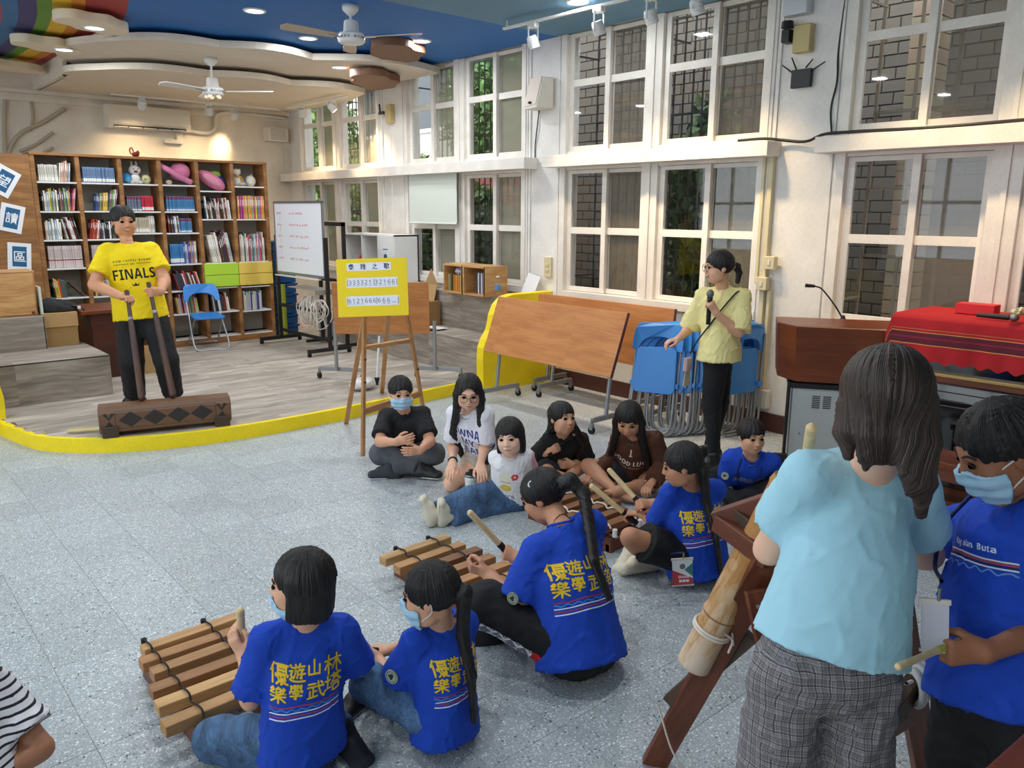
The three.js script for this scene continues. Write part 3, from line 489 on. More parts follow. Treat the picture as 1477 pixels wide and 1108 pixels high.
// ================= LETTERS =================
const GLYPH = {
  tai: [[2, 1.2, 8, 1.2], [1.6, 2.4, 8.4, 2.4], [1, 3.8, 9, 3.8], [5, .3, 3.8, 3.6, 1, 6], [5.6, 3, 7, 5, 9.4, 6.2], [5, 5, 5, 9.6, 4.2, 9], [2.6, 6.4, 3.8, 7.2], [1.6, 9, 4.4, 7.4], [7.6, 6, 5.6, 7.6], [5.6, 7.4, 8.6, 9.2]],
  ya: [[1, 1.2, 4.6, 1.2], [1.8, 1.4, 1.2, 4.2, 4.8, 4.2], [3.4, 1.2, 3.4, 9, 2.4, 8.4], [3.2, 4.6, .6, 8.4], [6.4, .4, 5, 3.6], [6, 2.6, 6, 9.6], [7.6, .6, 8.1, 1.8], [6, 2.6, 9.6, 2.6], [6, 4.6, 9.4, 4.6], [6, 6.6, 9.4, 6.6], [6, 9, 9.8, 9], [7.9, 2.6, 7.9, 9]],
  zhi: [[5, .6, 5.4, 1.8], [2, 3, 8, 3, 2.6, 7.6], [1, 8.6, 2.8, 7.4, 5, 8.8, 9.6, 9]],
  ge: [[.6, 1, 5.4, 1], [4.6, 1, 4.6, 4.6], [1.4, 2, 3.4, 2, 3.4, 3.6, 1.4, 3.6, 1.4, 2], [.6, 5, 5.6, 5], [4.8, 5, 4.8, 9.4, 4, 9], [1.4, 6.2, 3.4, 6.2, 3.4, 8.2, 1.4, 8.2, 1.4, 6.2], [7, .4, 6, 3], [6.6, 2.2, 9.4, 2.2, 8.8, 3.8], [7.8, 3, 7.4, 6, 5.8, 9.6], [7.6, 5.4, 9.6, 9.4]],
  wang: [[2.6, .2, 3, 1], [.8, 1.6, 5, 1.6], [1.6, 1.6, 1.6, 4, 5, 4], [6.2, .8, 6, 4.6], [6.2, .8, 9, .8, 9, 4.8], [6.2, 2.1, 9, 2.1], [6.2, 3.4, 9, 3.4], [1.4, 6, 8.6, 6], [2, 7.6, 8, 7.6], [.8, 9.4, 9.2, 9.4], [5, 6, 5, 9.4]],
  du: [[1.8, .4, 2.2, 1], [.6, 1.6, 3.8, 1.6], [1, 3, 3.4, 3], [1, 4.4, 3.4, 4.4], [1, 5.8, 3.4, 5.8, 3.4, 9, 1, 9, 1, 5.8], [5, 1, 9.2, 1], [7.1, .2, 7.1, 2], [4.6, 2.2, 9.6, 2.2], [5, 3.2, 9.2, 3.2, 9.2, 4.6, 5, 4.6, 5, 3.2], [6.4, 3.2, 6.4, 4.6], [7.8, 3.2, 7.8, 4.6], [5.4, 5.4, 8.8, 5.4, 8.8, 8.2, 5.4, 8.2, 5.4, 5.4], [5.4, 6.3, 8.8, 6.3], [5.4, 7.2, 8.8, 7.2], [6.2, 8.4, 5, 9.6], [8, 8.4, 9.2, 9.6]],
  qu: [[9.2, .8, 1, .8, 1, 9.4, 9.6, 9.4], [3.6, 2.2, 7, 2.2, 7, 4.2, 3.6, 4.2, 3.6, 2.2], [2.4, 5.4, 4.8, 5.4, 4.8, 8, 2.4, 8, 2.4, 5.4], [6, 5.4, 8.4, 5.4, 8.4, 8, 6, 8, 6, 5.4]],
  you: [[2, .4, .4, 4], [1.4, 3, 1.4, 9.6], [3, 1, 9.4, 1], [6.2, 1, 5.6, 2], [4, 2, 8.4, 2, 8.4, 4.6, 4, 4.6, 4, 2], [4, 3.3, 8.4, 3.3], [3, 6, 3, 5.2, 9.4, 5.2, 9.2, 6], [4, 6.2, 4.4, 7], [5.4, 5.8, 6, 7, 8, 7], [7.4, 5.6, 7.8, 6.2], [6, 7.2, 3.4, 9.6], [4.6, 7.8, 8.2, 7.8, 5.8, 9.6], [5.2, 8.2, 9.4, 9.8]],
  you2: [[1, .8, 1.8, 1.8], [.6, 3.4, 2.2, 3.4, 1.2, 5.4, 2, 6.6, .8, 8], [.8, 8, 3, 9, 9.6, 9.4], [4, .6, 4.4, 1.4], [2.8, 2, 5.6, 2], [4, 2, 3.8, 5, 2.8, 7.4], [4, 4, 5.4, 4, 5, 7.2], [6.8, .4, 5.8, 2.4], [6.4, 1.8, 9.4, 1.8], [6.2, 3.4, 8.8, 3.4, 7.6, 4.4], [7.6, 4.4, 7.6, 7.8, 6.8, 7.4], [5.8, 5.6, 9.6, 5.6]],
  shan: [[5, .8, 5, 9], [1.4, 4, 1.4, 9, 8.6, 9], [8.6, 4, 8.6, 9.4]],
  lin: [[.4, 3, 4.4, 3], [2.4, .6, 2.4, 9.6], [2.4, 3.2, .4, 7], [2.4, 4, 4.2, 6], [5, 3, 9.6, 3], [7.2, .6, 7.2, 9.6], [7.2, 3.2, 4.8, 7.6], [7.2, 3.2, 9.8, 7.8]],
  le: [[5, .2, 4.4, 1], [3.8, 1, 6.2, 1, 6.2, 4.6, 3.8, 4.6, 3.8, 1], [3.8, 2.8, 6.2, 2.8], [2, .6, .8, 2, 2.2, 2], [2.4, 1.4, .6, 4, 2.6, 4], [8, .6, 7, 2, 8.4, 2], [8.8, 1.4, 7, 4, 9.2, 4], [.8, 6, 9.2, 6], [5, 5, 5, 9.8], [4.8, 6.2, 1, 9.2], [5.2, 6.2, 9, 9.2]],
  xue: [[1.6, .8, 1.8, 4], [8.4, .8, 8.2, 4], [1.8, 1.4, 3, 1.2], [1.8, 2.6, 3, 2.4], [8.2, 1.4, 7, 1.2], [8.2, 2.6, 7, 2.4], [4, .6, 6, 2], [6, .6, 4, 2], [4, 2.4, 6, 3.8], [6, 2.4, 4, 3.8], [1, 5.8, 1, 4.6, 9, 4.6, 8.8, 5.6], [3, 6, 7, 6, 5, 7.2], [5, 7, 5, 9.8, 4, 9.4], [1.4, 7.8, 8.6, 7.8]],
  wu: [[1, 1.4, 5, 1.4], [.6, 3, 9.4, 3], [6.4, .4, 6.8, 4, 8, 7.6, 9.6, 9.4, 9.8, 7.8], [8, .8, 8.8, 1.8], [3.6, 3.2, 3.6, 8.8], [3.6, 5.6, 5.6, 5.6], [1.8, 5, 1.8, 9], [.6, 9.2, 6, 8.4]],
  ta: [[.6, 3.4, 3.4, 3.4], [2, 1, 2, 8], [.4, 8.4, 3.8, 7.4], [4, 1.8, 9.6, 1.8], [5.6, .8, 5.6, 2.8], [8, .8, 8, 2.8], [6.8, 2.8, 4, 5.8], [6.8, 2.8, 9.8, 5.6], [5.4, 5.6, 8.2, 5.6], [5, 7, 8.6, 7, 8.6, 9.6, 5, 9.6, 5, 7]],
};
function glyph(c, name, x, y, s, lw, col) { c.strokeStyle = col; c.lineWidth = lw; c.lineCap = 'round'; c.lineJoin = 'round'; for (const p of GLYPH[name]) { c.beginPath(); for (let i = 0; i < p.length; i += 2) c.lineTo(x + p[i] / 10 * s, y + p[i + 1] / 10 * s); c.stroke(); } }
// a thin sheet (paper, board) of w x h with a printed front, facing +z, centred; thickness th
function sheet(w, h, th, frontMat, sideMat, name, parent) {
  const g = bx(-w / 2, -h / 2, -th, w / 2, h / 2, 0); const p = g.attributes.position, n = g.attributes.normal, uv = g.attributes.uv;
  for (let i = 0; i < p.count; i++) uv.setXY(i, n.getZ(i) > .5 ? p.getX(i) / w + .5 : .01, n.getZ(i) > .5 ? p.getY(i) / h + .5 : .01);
  return mesh(name, g, frontMat, parent);
}
// ================= BOOKCASE =================
const DIV = [2.037, 2.5, 2.963, 3.426, 3.89, 4.354, 4.818], BF = -10.6, BD = .34;
const ROWS = [[2.205, 1.87, 1.54, 1.207, .856, .5], [2.205, 1.875, 1.54, 1.207, .85, .5], [2.204, 1.872, 1.606, 1.22, .858, .55], [2.204, 1.873, 1.602, 1.205, .858, .555], [2.139, 1.776, 1.201, .876, .546], [2.207, 1.775, 1.202, .868, .53]];
{
  const t = thing('bookcase', 'long brown wooden bookcase of six columns full of books and toys', 'bookcase', [0, 0, 0]);
  const B = STAGE;
  DIV.forEach((x) => mesh('upright', bx(x - .024, B, BF - BD, x + .024, 2.5, BF, .003), M.shelfWood, t));
  mesh('top_board', bx(2.01, 2.5, BF - BD - .01, 4.845, 2.53, BF + .012, .003), M.shelfWood, t);
  mesh('plinth', bx(2.04, B, BF - BD + .02, 4.82, B + .1, BF - .005, .003), M.shelfWood, t);
  mesh('back_panel', bx(2.03, B, BF - BD, 4.82, 2.5, BF - BD + .008), std({ color: rgb(176, 172, 162), roughness: .8 }), t);
  for (let c = 0; c < 6; c++) { for (const y of [...ROWS[c], B + .1]) mesh('shelf', bx(DIV[c] + .024, y - .018, BF - BD + .01, DIV[c + 1] - .024, y, BF - .004, .002), M.white, t); }
  mesh('end_panel', bx(1.1, B, BF - BD, 2.012, 2.5, BF - .004, .003), M.shelfWood, t);
  const box = (x0, x1, y0, y1, col, lab) => { const d = mesh('storage_box', bx(x0, y0, BF - .3, x1, y1, BF + .02, .006), std({ color: rgb(...col), roughness: .45 }), t); d.userData.label = lab; };
  for (let k = 0; k < 2; k++) { const y = .885 + k * .157; box(DIV[4] + .0, DIV[5] - .003, y, y + .152, [176, 214, 60], 'lime green drawer box'); box(DIV[5] + .003, DIV[6] + .02, y, y + .152, [232, 200, 92], 'pale yellow drawer box'); }
}
// paper signs with one character each
[['wang', 1.735, 2.2, .62, 'tilted paper sign with a white character on dark blue, the top one of three'], ['du', 1.765, 1.79, -.28, 'paper sign with a white character on dark blue, the middle one of three'], ['qu', 1.795, 1.36, -.12, 'paper sign with a white boxed character on dark blue, the lowest one of three']].forEach(([g, x, y, r, lab], i) => {
  const tx = ctex(canvas(192, 256, (c) => { c.fillStyle = '#eef0f2'; c.fillRect(0, 0, 192, 256); c.fillStyle = '#1d5f8c'; c.fillRect(38, 34, 116, 188); glyph(c, g, 46, 76, 100, 9, '#f4f6f8'); }));
  const m = sheet(.235, .31, .004, std({ map: tx, roughness: .7 }), null, 'paper_sign'); m.position.set(x, y, BF + .004); m.rotation.z = -[.55, .25, .1][i]; tag(m, lab, 'sign');
});
// ================= BOOKS =================
{
  const bookGeo = (() => { const g = new RoundedBoxGeometry(1, 1, 1, 1, .06); g.translate(.5, .5, -.5); return g; })();
  const cells = []; const atlas = canvas(1024, 1024, () => {}), ax = atlas.getContext('2d'); ax.fillStyle = '#888'; ax.fillRect(0, 0, 1024, 1024); let atlasTex = null;
  const mats = new Map();
  const bm = (c, k) => {     // one cell of a shared spine print sheet per colour and kind
    const key = c.join() + '/' + k; if (mats.has(key)) return mats.get(key);
    const n = mats.size, X = (n % 16) * 64, Y = (n / 16 | 0) * 128, q = ax; q.fillStyle = `rgb(${c})`; q.fillRect(X, Y, 64, 128);
    const R = (s, x, y, w, h) => { q.fillStyle = s; q.fillRect(X + x * 2, Y + y, w * 2, h); };
    if (k === 1) { R('rgba(255,255,255,.75)', 8, 20, 16, 34); R('rgba(0,0,0,.45)', 11, 64, 10, 36); }
    if (k === 2) { R('rgb(236,234,228)', 0, 92, 32, 26); R('rgba(20,20,40,.5)', 12, 20, 8, 56); }
    if (k === 3) { R('rgb(128,60,96)', 0, 0, 32, 26); R('rgb(226,226,222)', 0, 108, 32, 14); R('rgba(20,30,70,.5)', 11, 40, 10, 50); }
    if (k === 4) { R('rgb(150,40,50)', 0, 78, 32, 6); R('rgba(60,50,50,.5)', 12, 18, 8, 52); }
    atlasTex = atlasTex || ctex(atlas); const t = atlasTex.clone(); t.repeat.set(60 / 1024, 126 / 1024); t.offset.set((X + 2) / 1024, 1 - (Y + 127) / 1024); t.needsUpdate = true;
    const m = std({ map: t, roughness: .55 }); mats.set(key, m); return m;
  };
  const ORD = ['first', 'second', 'third', 'fourth', 'fifth', 'sixth', 'seventh', 'eighth', 'ninth', 'tenth', 'eleventh', 'twelfth', 'thirteenth', 'fourteenth', 'fifteenth', 'sixteenth', 'seventeenth', 'eighteenth', 'nineteenth', 'twentieth'];
  const COLN = ['leftmost', 'second', 'third', 'fourth', 'fifth', 'rightmost'], ROWN = ['top', 'second', 'third', 'fourth', 'fifth', 'lowest'];
  const name = ([r, g, b]) => { const mx = Math.max(r, g, b), mn = Math.min(r, g, b); if (mx - mn < 30) return mx > 190 ? 'white' : mx > 110 ? 'grey' : 'black'; if (r >= g && r >= b) return b > g ? 'pink' : g > 150 ? 'tan' : g > r * .6 ? 'brown' : 'red'; if (g >= b) return 'green'; return r > g * 1.15 ? 'purple' : 'blue'; };
  let total = 0; const extra = [];
  // col, row, y of shelf, spec: list of [count, colours, h0, h1, w0, w1, kind, lean]
  const fill = (c, r, spec, seed, xoff = .03) => {
    const q = rng(seed), y = ROWS[c][r]; let x = DIV[c] + .03 + xoff, k = 0; const lim = DIV[c + 1] - .03;
    for (const [n, cols, h0, h1, w0, w1, kind, lean = 0] of spec) for (let i = 0; i < n; i++) {
      const w = w0 + (w1 - w0) * q(), h = h0 + (h1 - h0) * q(), col = cols[(kind >= 2 ? 0 : q() * cols.length | 0)], d = .14 + .05 * q(), le = lean;
      if (x + w + (le > 0 ? Math.sin(le) * h : 0) > lim) break;
      const mt = bm(col, kind);
      if (le < 0 && i === 0) x += Math.abs(Math.sin(le)) * h1; const px = x;
      if (total < 296) { const b = mesh('book', bookGeo, mt); b.scale.set(w * .97, h, d); b.position.set(px, y + (le > 0 ? 0 : 0) + Math.abs(Math.sin(le)) * (le < 0 ? 0 : w), BF - .02 - q() * .03); b.rotation.z = -le; total++;
        tag(b, `${lean ? 'leaning ' : ''}${name(col)} book, ${ORD[k] || 'last'} from the left on the ${ROWN[r]} shelf of the ${COLN[c]} bookcase column`, 'book', kind >= 2 ? undefined : undefined); }
      else { const g = bookGeo.clone(); g.scale(w * .97, h, d); g.rotateZ(-le); g.translate(px, y, BF - .03); const cc = rgb(...col), n = g.attributes.position.count, ca = new Float32Array(n * 3); for (let z = 0; z < n; z++) { ca[3 * z] = cc.r; ca[3 * z + 1] = cc.g; ca[3 * z + 2] = cc.b; } g.setAttribute('color', new THREE.BufferAttribute(ca, 3)); extra.push(g); }
      x += w / Math.cos(le) + .0015; k++;
    }
  };
  const pal = [[236, 232, 220], [216, 206, 186], [196, 60, 60], [60, 110, 70], [64, 82, 140], [40, 40, 46], [226, 190, 80], [150, 110, 80], [170, 186, 196], [120, 160, 90], [206, 130, 150], [110, 80, 120]];
  const dark = [[34, 34, 40], [60, 58, 66], [96, 70, 50], [230, 228, 220], [120, 44, 44], [44, 66, 96], [206, 196, 176]], pale = [[236, 232, 224], [222, 214, 202], [200, 190, 180], [170, 196, 206], [214, 180, 160]];
  fill(0, 0, [[11, [[216, 214, 202]], .19, .195, .016, .017, 2], [6, pale, .21, .25, .012, .02, 1, .12]], 1);
  fill(1, 0, [[17, [[112, 140, 178]], .18, .182, .019, .0195, 2]], 2);
  fill(0, 1, [[16, pal, .2, .27, .012, .022, 1], [3, [[196, 90, 110], [220, 150, 170]], .24, .27, .012, .016, 1, .15]], 3);
  fill(1, 1, [[7, pal.slice(3), .19, .24, .014, .02, 1, .1], [7, [[110, 150, 80], [236, 232, 224], [130, 90, 130], [226, 222, 214]], .23, .27, .012, .018, 1, .18]], 4, .13);
  fill(2, 1, [[10, [[120, 132, 150]], .18, .182, .0155, .016, 3], [8, [[206, 44, 66]], .185, .19, .0155, .016, 2]], 5);
  fill(3, 1, [[18, [[72, 140, 190]], .185, .19, .0185, .019, 3]], 6);
  fill(0, 2, [[9, pale, .2, .25, .013, .024, 1], [7, dark, .22, .27, .012, .022, 1, -.2], [5, dark, .2, .24, .012, .018, 1, .08]], 7);
  fill(1, 2, [[6, [[170, 60, 44], [196, 84, 60], [228, 222, 210]], .2, .25, .013, .02, 1, .17], [9, dark, .19, .24, .012, .02, 1]], 8);
  fill(2, 2, [[5, dark, .19, .22, .012, .018, 1], [9, [[196, 186, 156]], .19, .192, .016, .0165, 2], [4, pale, .2, .21, .012, .018, 1]], 9, .02);
  fill(3, 2, [[8, dark, .19, .22, .012, .02, 1, -.04], [8, [[72, 140, 190]], .18, .183, .0185, .019, 3]], 10);
  fill(0, 3, [[18, [[222, 206, 204]], .26, .262, .0195, .02, 4]], 11);
  fill(1, 3, [[14, [[222, 206, 204]], .26, .262, .0195, .02, 4]], 12, .04);
  fill(2, 3, [[14, [[92, 120, 170], [200, 190, 180], [150, 80, 90]], .22, .27, .015, .022, 1]], 13);
  fill(3, 3, [[8, [[56, 130, 190]], .25, .252, .019, .02, 2], [10, [[90, 74, 150], [236, 200, 160], [226, 222, 226], [110, 140, 196], [206, 150, 90]], .25, .29, .013, .02, 1]], 14);
  fill(4, 1, [[17, [...dark, ...pale, [150, 100, 60]], .2, .3, .014, .024, 1, -.08]], 15);
  fill(5, 1, [[20, [[226, 196, 60], [200, 90, 150], [170, 60, 140], [236, 170, 90], [120, 170, 150]], .3, .31, .0185, .02, 1]], 16);
  fill(4, 2, [[13, [...dark, ...pale, [90, 120, 150]], .34, .44, .016, .026, 1, -.16]], 17);
  fill(5, 2, [[18, [...pale, [60, 110, 90], [110, 120, 110], [206, 90, 110]], .3, .4, .013, .024, 1]], 18);
  fill(0, 4, [[8, pal, .2, .25, .012, .02, 1, -.1], [8, dark, .22, .27, .014, .022, 1, -.75]], 19);
  fill(3, 4, [[15, [...dark, [196, 60, 70]], .2, .27, .014, .022, 1, -.25]], 20);
  fill(4, 4, [[12, dark, .18, .26, .014, .024, 1, -.1]], 21); fill(5, 3, [[14, dark, .18, .26, .014, .022, 1, -.3]], 22);
  fill(3, 5, [[14, pal, .2, .26, .014, .022, 1, -.1]], 23); fill(5, 4, [[13, [...pale, [70, 80, 160]], .2, .27, .014, .022, 1]], 24);
  fill(2, 4, [[13, pal, .2, .27, .014, .022, 1, .1]], 25); fill(1, 4, [[13, pal, .18, .24, .014, .022, 1]], 26);
  if (extra.length) { const e = mesh('book_rows', mergeGeometries(extra), std({ vertexColors: true, roughness: .55 })); e.userData.kind = 'stuff'; tag(e, 'further books crowded on the lower shelves of the bookcase', 'books'); }
}
// toys on the top shelves
{
  const plush = (r, g, b) => std({ ...mottle(r + g, [r, g, b], .08, 16), roughness: .95, bumpMap: grainBump, bumpScale: .004 });
  const rab = thing('plush_rabbit', 'white plush rabbit with a smiling mouth between two round toys', 'plush toy', [3.17, 2.207, BF - .13]);
  mesh('body', [ball(0, .06, 0, .06, .065, .05), ball(-.05, .02, .04, .025, .02, .035), ball(.05, .02, .04, .025, .02, .035)], plush(232, 230, 226), rab); const hd = mesh('head', ball(0, .165, 0, .07, .06, .055), plush(236, 234, 230), rab); mesh('ear', ball(-.03, .235, 0, .014, .04, .012), plush(232, 230, 226), rab); mesh('ear', ball(.025, .24, 0, .014, .04, .012), plush(232, 230, 226), rab);
  mesh('mouth', ball(0, .148, .05, .026, .015, .008), std({ color: rgb(110, 40, 50) }), hd); for (const s of [-1, 1]) mesh('eye', ball(s * .026, .178, .052, .006, .009, .004, 6), M.black, hd);
  const b1 = thing('plush_ball', 'round blue plush toy left of the white rabbit', 'plush toy', [3.06, 2.207, BF - .13]); mesh('body', ball(0, .065, 0, .07, .065, .06), plush(40, 130, 190), b1); mesh('belly', ball(.01, .05, .045, .04, .04, .02), plush(90, 170, 210), b1);
  const b2 = thing('plush_ball', 'round pale green plush toy right of the white rabbit', 'plush toy', [3.3, 2.207, BF - .15]); mesh('body', ball(0, .06, 0, .06, .06, .06), plush(214, 214, 160), b2); mesh('nose', ball(-.02, .06, .055, .02, .014, .01), plush(180, 180, 130), b2);
  const p1 = thing('plush_pillow', 'big pink plush toy with a long rolled arm in the fourth column', 'plush toy', [3.65, 2.204, BF - .13]); mesh('body', ball(.07, .17, 0, .13, .115, .1, 16), plush(224, 132, 172), p1); mesh('arm', tube([[-.19, .23, .06], [-.1, .18, .1], [.05, .09, .11], [.17, .035, .09]], .036, 24, 10), plush(226, 138, 178), p1); mesh('foot', ball(-.1, .03, .07, .04, .03, .03), plush(226, 200, 170), p1);
  const p2 = thing('plush_pillow', 'pink plush toy lying slanted in the fifth column', 'plush toy', [4.05, 2.142, BF - .12]); const pg = ball(.02, .1, 0, .2, .09, .09, 16); pg.rotateZ(-.55); pg.translate(.0, .06, 0); mesh('body', pg, plush(224, 128, 164), p2); mesh('belly', (() => { const g = ball(0, .1, .06, .15, .055, .05); g.rotateZ(-.55); g.translate(0, .05, 0); return g; })(), plush(236, 160, 186), p2);
  const p3 = thing('plush_toy', 'dark blue and lime green plush toy behind the slanted pink one', 'plush toy', [4.22, 2.142, BF - .18]); mesh('body', ball(.03, .11, 0, .08, .085, .07), plush(28, 66, 140), p3); mesh('cap', ball(-.03, .21, -.02, .09, .05, .07), plush(150, 200, 70), p3);
  const d1 = thing('plush_dog', 'white plush dog with a yellow scarf in the rightmost column', 'plush toy', [4.47, 2.21, BF - .13]); mesh('body', [ball(0, .07, 0, .06, .08, .06), ball(.05, .03, .05, .05, .025, .03)], plush(226, 218, 204), d1); mesh('head', [ball(-.01, .18, .01, .06, .05, .055), ball(-.05, .2, 0, .015, .035, .02), ball(.045, .2, 0, .015, .035, .02)], plush(224, 214, 198), d1); mesh('scarf', tube([[-.03, .13, .05], [.03, .12, .05], [.05, .08, .055], [.055, .04, .06]], .012, 12, 6), plush(226, 170, 60), d1);
  const d2 = thing('plush_ball', 'round white plush chick at the right end of the top shelf', 'plush toy', [4.66, 2.21, BF - .13]); mesh('body', ball(0, .07, 0, .07, .075, .06), plush(232, 226, 212), d2); mesh('tuft', ball(.02, .15, 0, .014, .018, .012), plush(226, 190, 110), d2);
  const rd = thing('red_figurine', 'small red figurine standing on top of the bookcase', 'figurine', [3.17, 2.53, BF - .1]); mesh('body', [ball(.02, .03, 0, .045, .03, .03), ball(.05, .05, 0, .02, .03, .02)], std({ color: rgb(120, 30, 16), roughness: .4 }), rd); mesh('handle', tube([[-.03, .03, 0], [-.045, .08, 0], [-.02, .11, 0], [0, .06, 0]], .008, 12, 6), std({ color: rgb(140, 40, 20) }), rd);
}
// ================= SEATING TIERS, YELLOW END PANELS =================
const greyWood = std({ map: rep(woodTex(211, [176, 166, 154], [128, 118, 108], 1.1), .8), roughness: .55 });
{
  const t = thing('seating_tier', 'grey wood-look seating steps at the left with a cabinet on top', 'seating steps', [0, 0, 0]);
  const B = STAGE;
  const lo = extr([[.2, 8.28], [2.035, 8.28], [2.035, 9.3], [1.68, 9.3], [1.68, 10.2], [.2, 10.2]], .39 - .012, 0); lo.rotateX(-Math.PI / 2); lo.translate(0, B, 0); mesh('carcass', boxUV(lo), std({ color: rgb(120, 112, 104), roughness: .8 }), t);
  for (let k = 0; k < 2; k++) mesh('front_panel', bx(.2, B + k * .196 + .001, -8.28, 2.037, B + (k + 1) * .196 - .001, -8.262, .002), greyWood, t);
  mesh('side_panel', bx(2.035, B, -9.3, 2.05, B + .39, -8.262, .002), greyWood, t);
  for (let k = 0; k < 4; k++) mesh('tread_plank', bx(.2, B + .378, -8.28 - .2 * k - .198, 2.05, B + .393, -8.28 - .2 * k + (k ? 0 : .018), .002), greyWood, t);
  mesh('tread_plank', bx(.2, B + .378, -9.3, 2.05, B + .393, -9.08, .002), greyWood, t);
  for (let k = 0; k < 2; k++) mesh('front_panel', bx(.2, B + .393 + k * .162, -9.03, 1.672, B + .393 + (k + 1) * .162 - .001, -9.012, .002), greyWood, t);
  mesh('carcass', bx(.2, B + .393, -10.2, 1.66, .83, -9.03), std({ color: rgb(120, 112, 104), roughness: .8 }), t);
  mesh('side_panel', bx(1.66, B + .393, -10.2, 1.675, .84, -9.012, .002), greyWood, t);
  for (let k = 0; k < 5; k++) mesh('tread_plank', bx(.2, .83, -9.03 - .22 * k - .218, 1.675, .843, -9.03 - .22 * k + (k ? 0 : .018), .002), greyWood, t);
  const r = thing('seating_tier', 'grey wood-look seating steps under the windows at the right of the platform', 'seating steps', [0, 0, 0]);
  mesh('carcass', bx(5.32, B, -10.2, 6.19, .5, -6.47), std({ color: rgb(120, 112, 104), roughness: .8 }), r);
  for (let s = 0; s < 3; s++) for (let k = 0; k < 2; k++) mesh('front_panel', bx(5.302, B + k * .196, -6.47 - s * 1.24 - 1.238, 5.32, B + (k + 1) * .196 - .001, -6.47 - s * 1.24, .002), greyWood, r);
  for (let s = 0; s < 3; s++) for (let k = 0; k < 3; k++) mesh('tread_plank', bx(5.3 + k * .16, .5, -6.47 - s * 1.24 - 1.238, 5.3 + (k + 1) * .16 - .001, .514, -6.47 - s * 1.24, .002), greyWood, r);
  mesh('carcass', bx(5.79, .5, -10.2, 6.19, .93, -6.47), std({ color: rgb(120, 112, 104), roughness: .8 }), r);
  for (let s = 0; s < 3; s++) for (let k = 0; k < 2; k++) mesh('front_panel', bx(5.772, .514 + k * .208, -6.47 - s * 1.24 - 1.238, 5.79, .514 + (k + 1) * .208 - .001, -6.47 - s * 1.24, .002), greyWood, r);
  for (let s = 0; s < 3; s++) for (let k = 0; k < 2; k++) mesh('tread_plank', bx(5.77 + k * .21, .93, -6.47 - s * 1.24 - 1.238, 5.77 + (k + 1) * .21 - .001, .944, -6.47 - s * 1.24, .002), greyWood, r);
  const wave = extr([[5.2, 0], [6.19, 0], [6.19, 1.02], [5.62, 1.02], [5.5, 1.0], [5.4, .92], [5.35, .82], [5.335, .74], [5.31, .66], [5.24, .57], [5.2, .48], [5.19, .36]], .1, .006); wave.translate(0, 0, -6.46); tag(mesh('end_panel', boxUV(wave), M.yellow), 'yellow wave-edged end panel of the right seating steps beside the folded tables', 'panel');
  const wl = extr([[1.07, 0], [1.075, .3], [1.05, .46], [.98, .6], [.9, .72], [.86, .84], [.84, 1.0], [.2, 1.05], [.2, 0]], .1, .006); wl.translate(0, 0, -7.95); tag(mesh('end_panel', boxUV(wl), M.yellow), 'yellow wave-edged end panel at the left picture edge', 'panel');
}
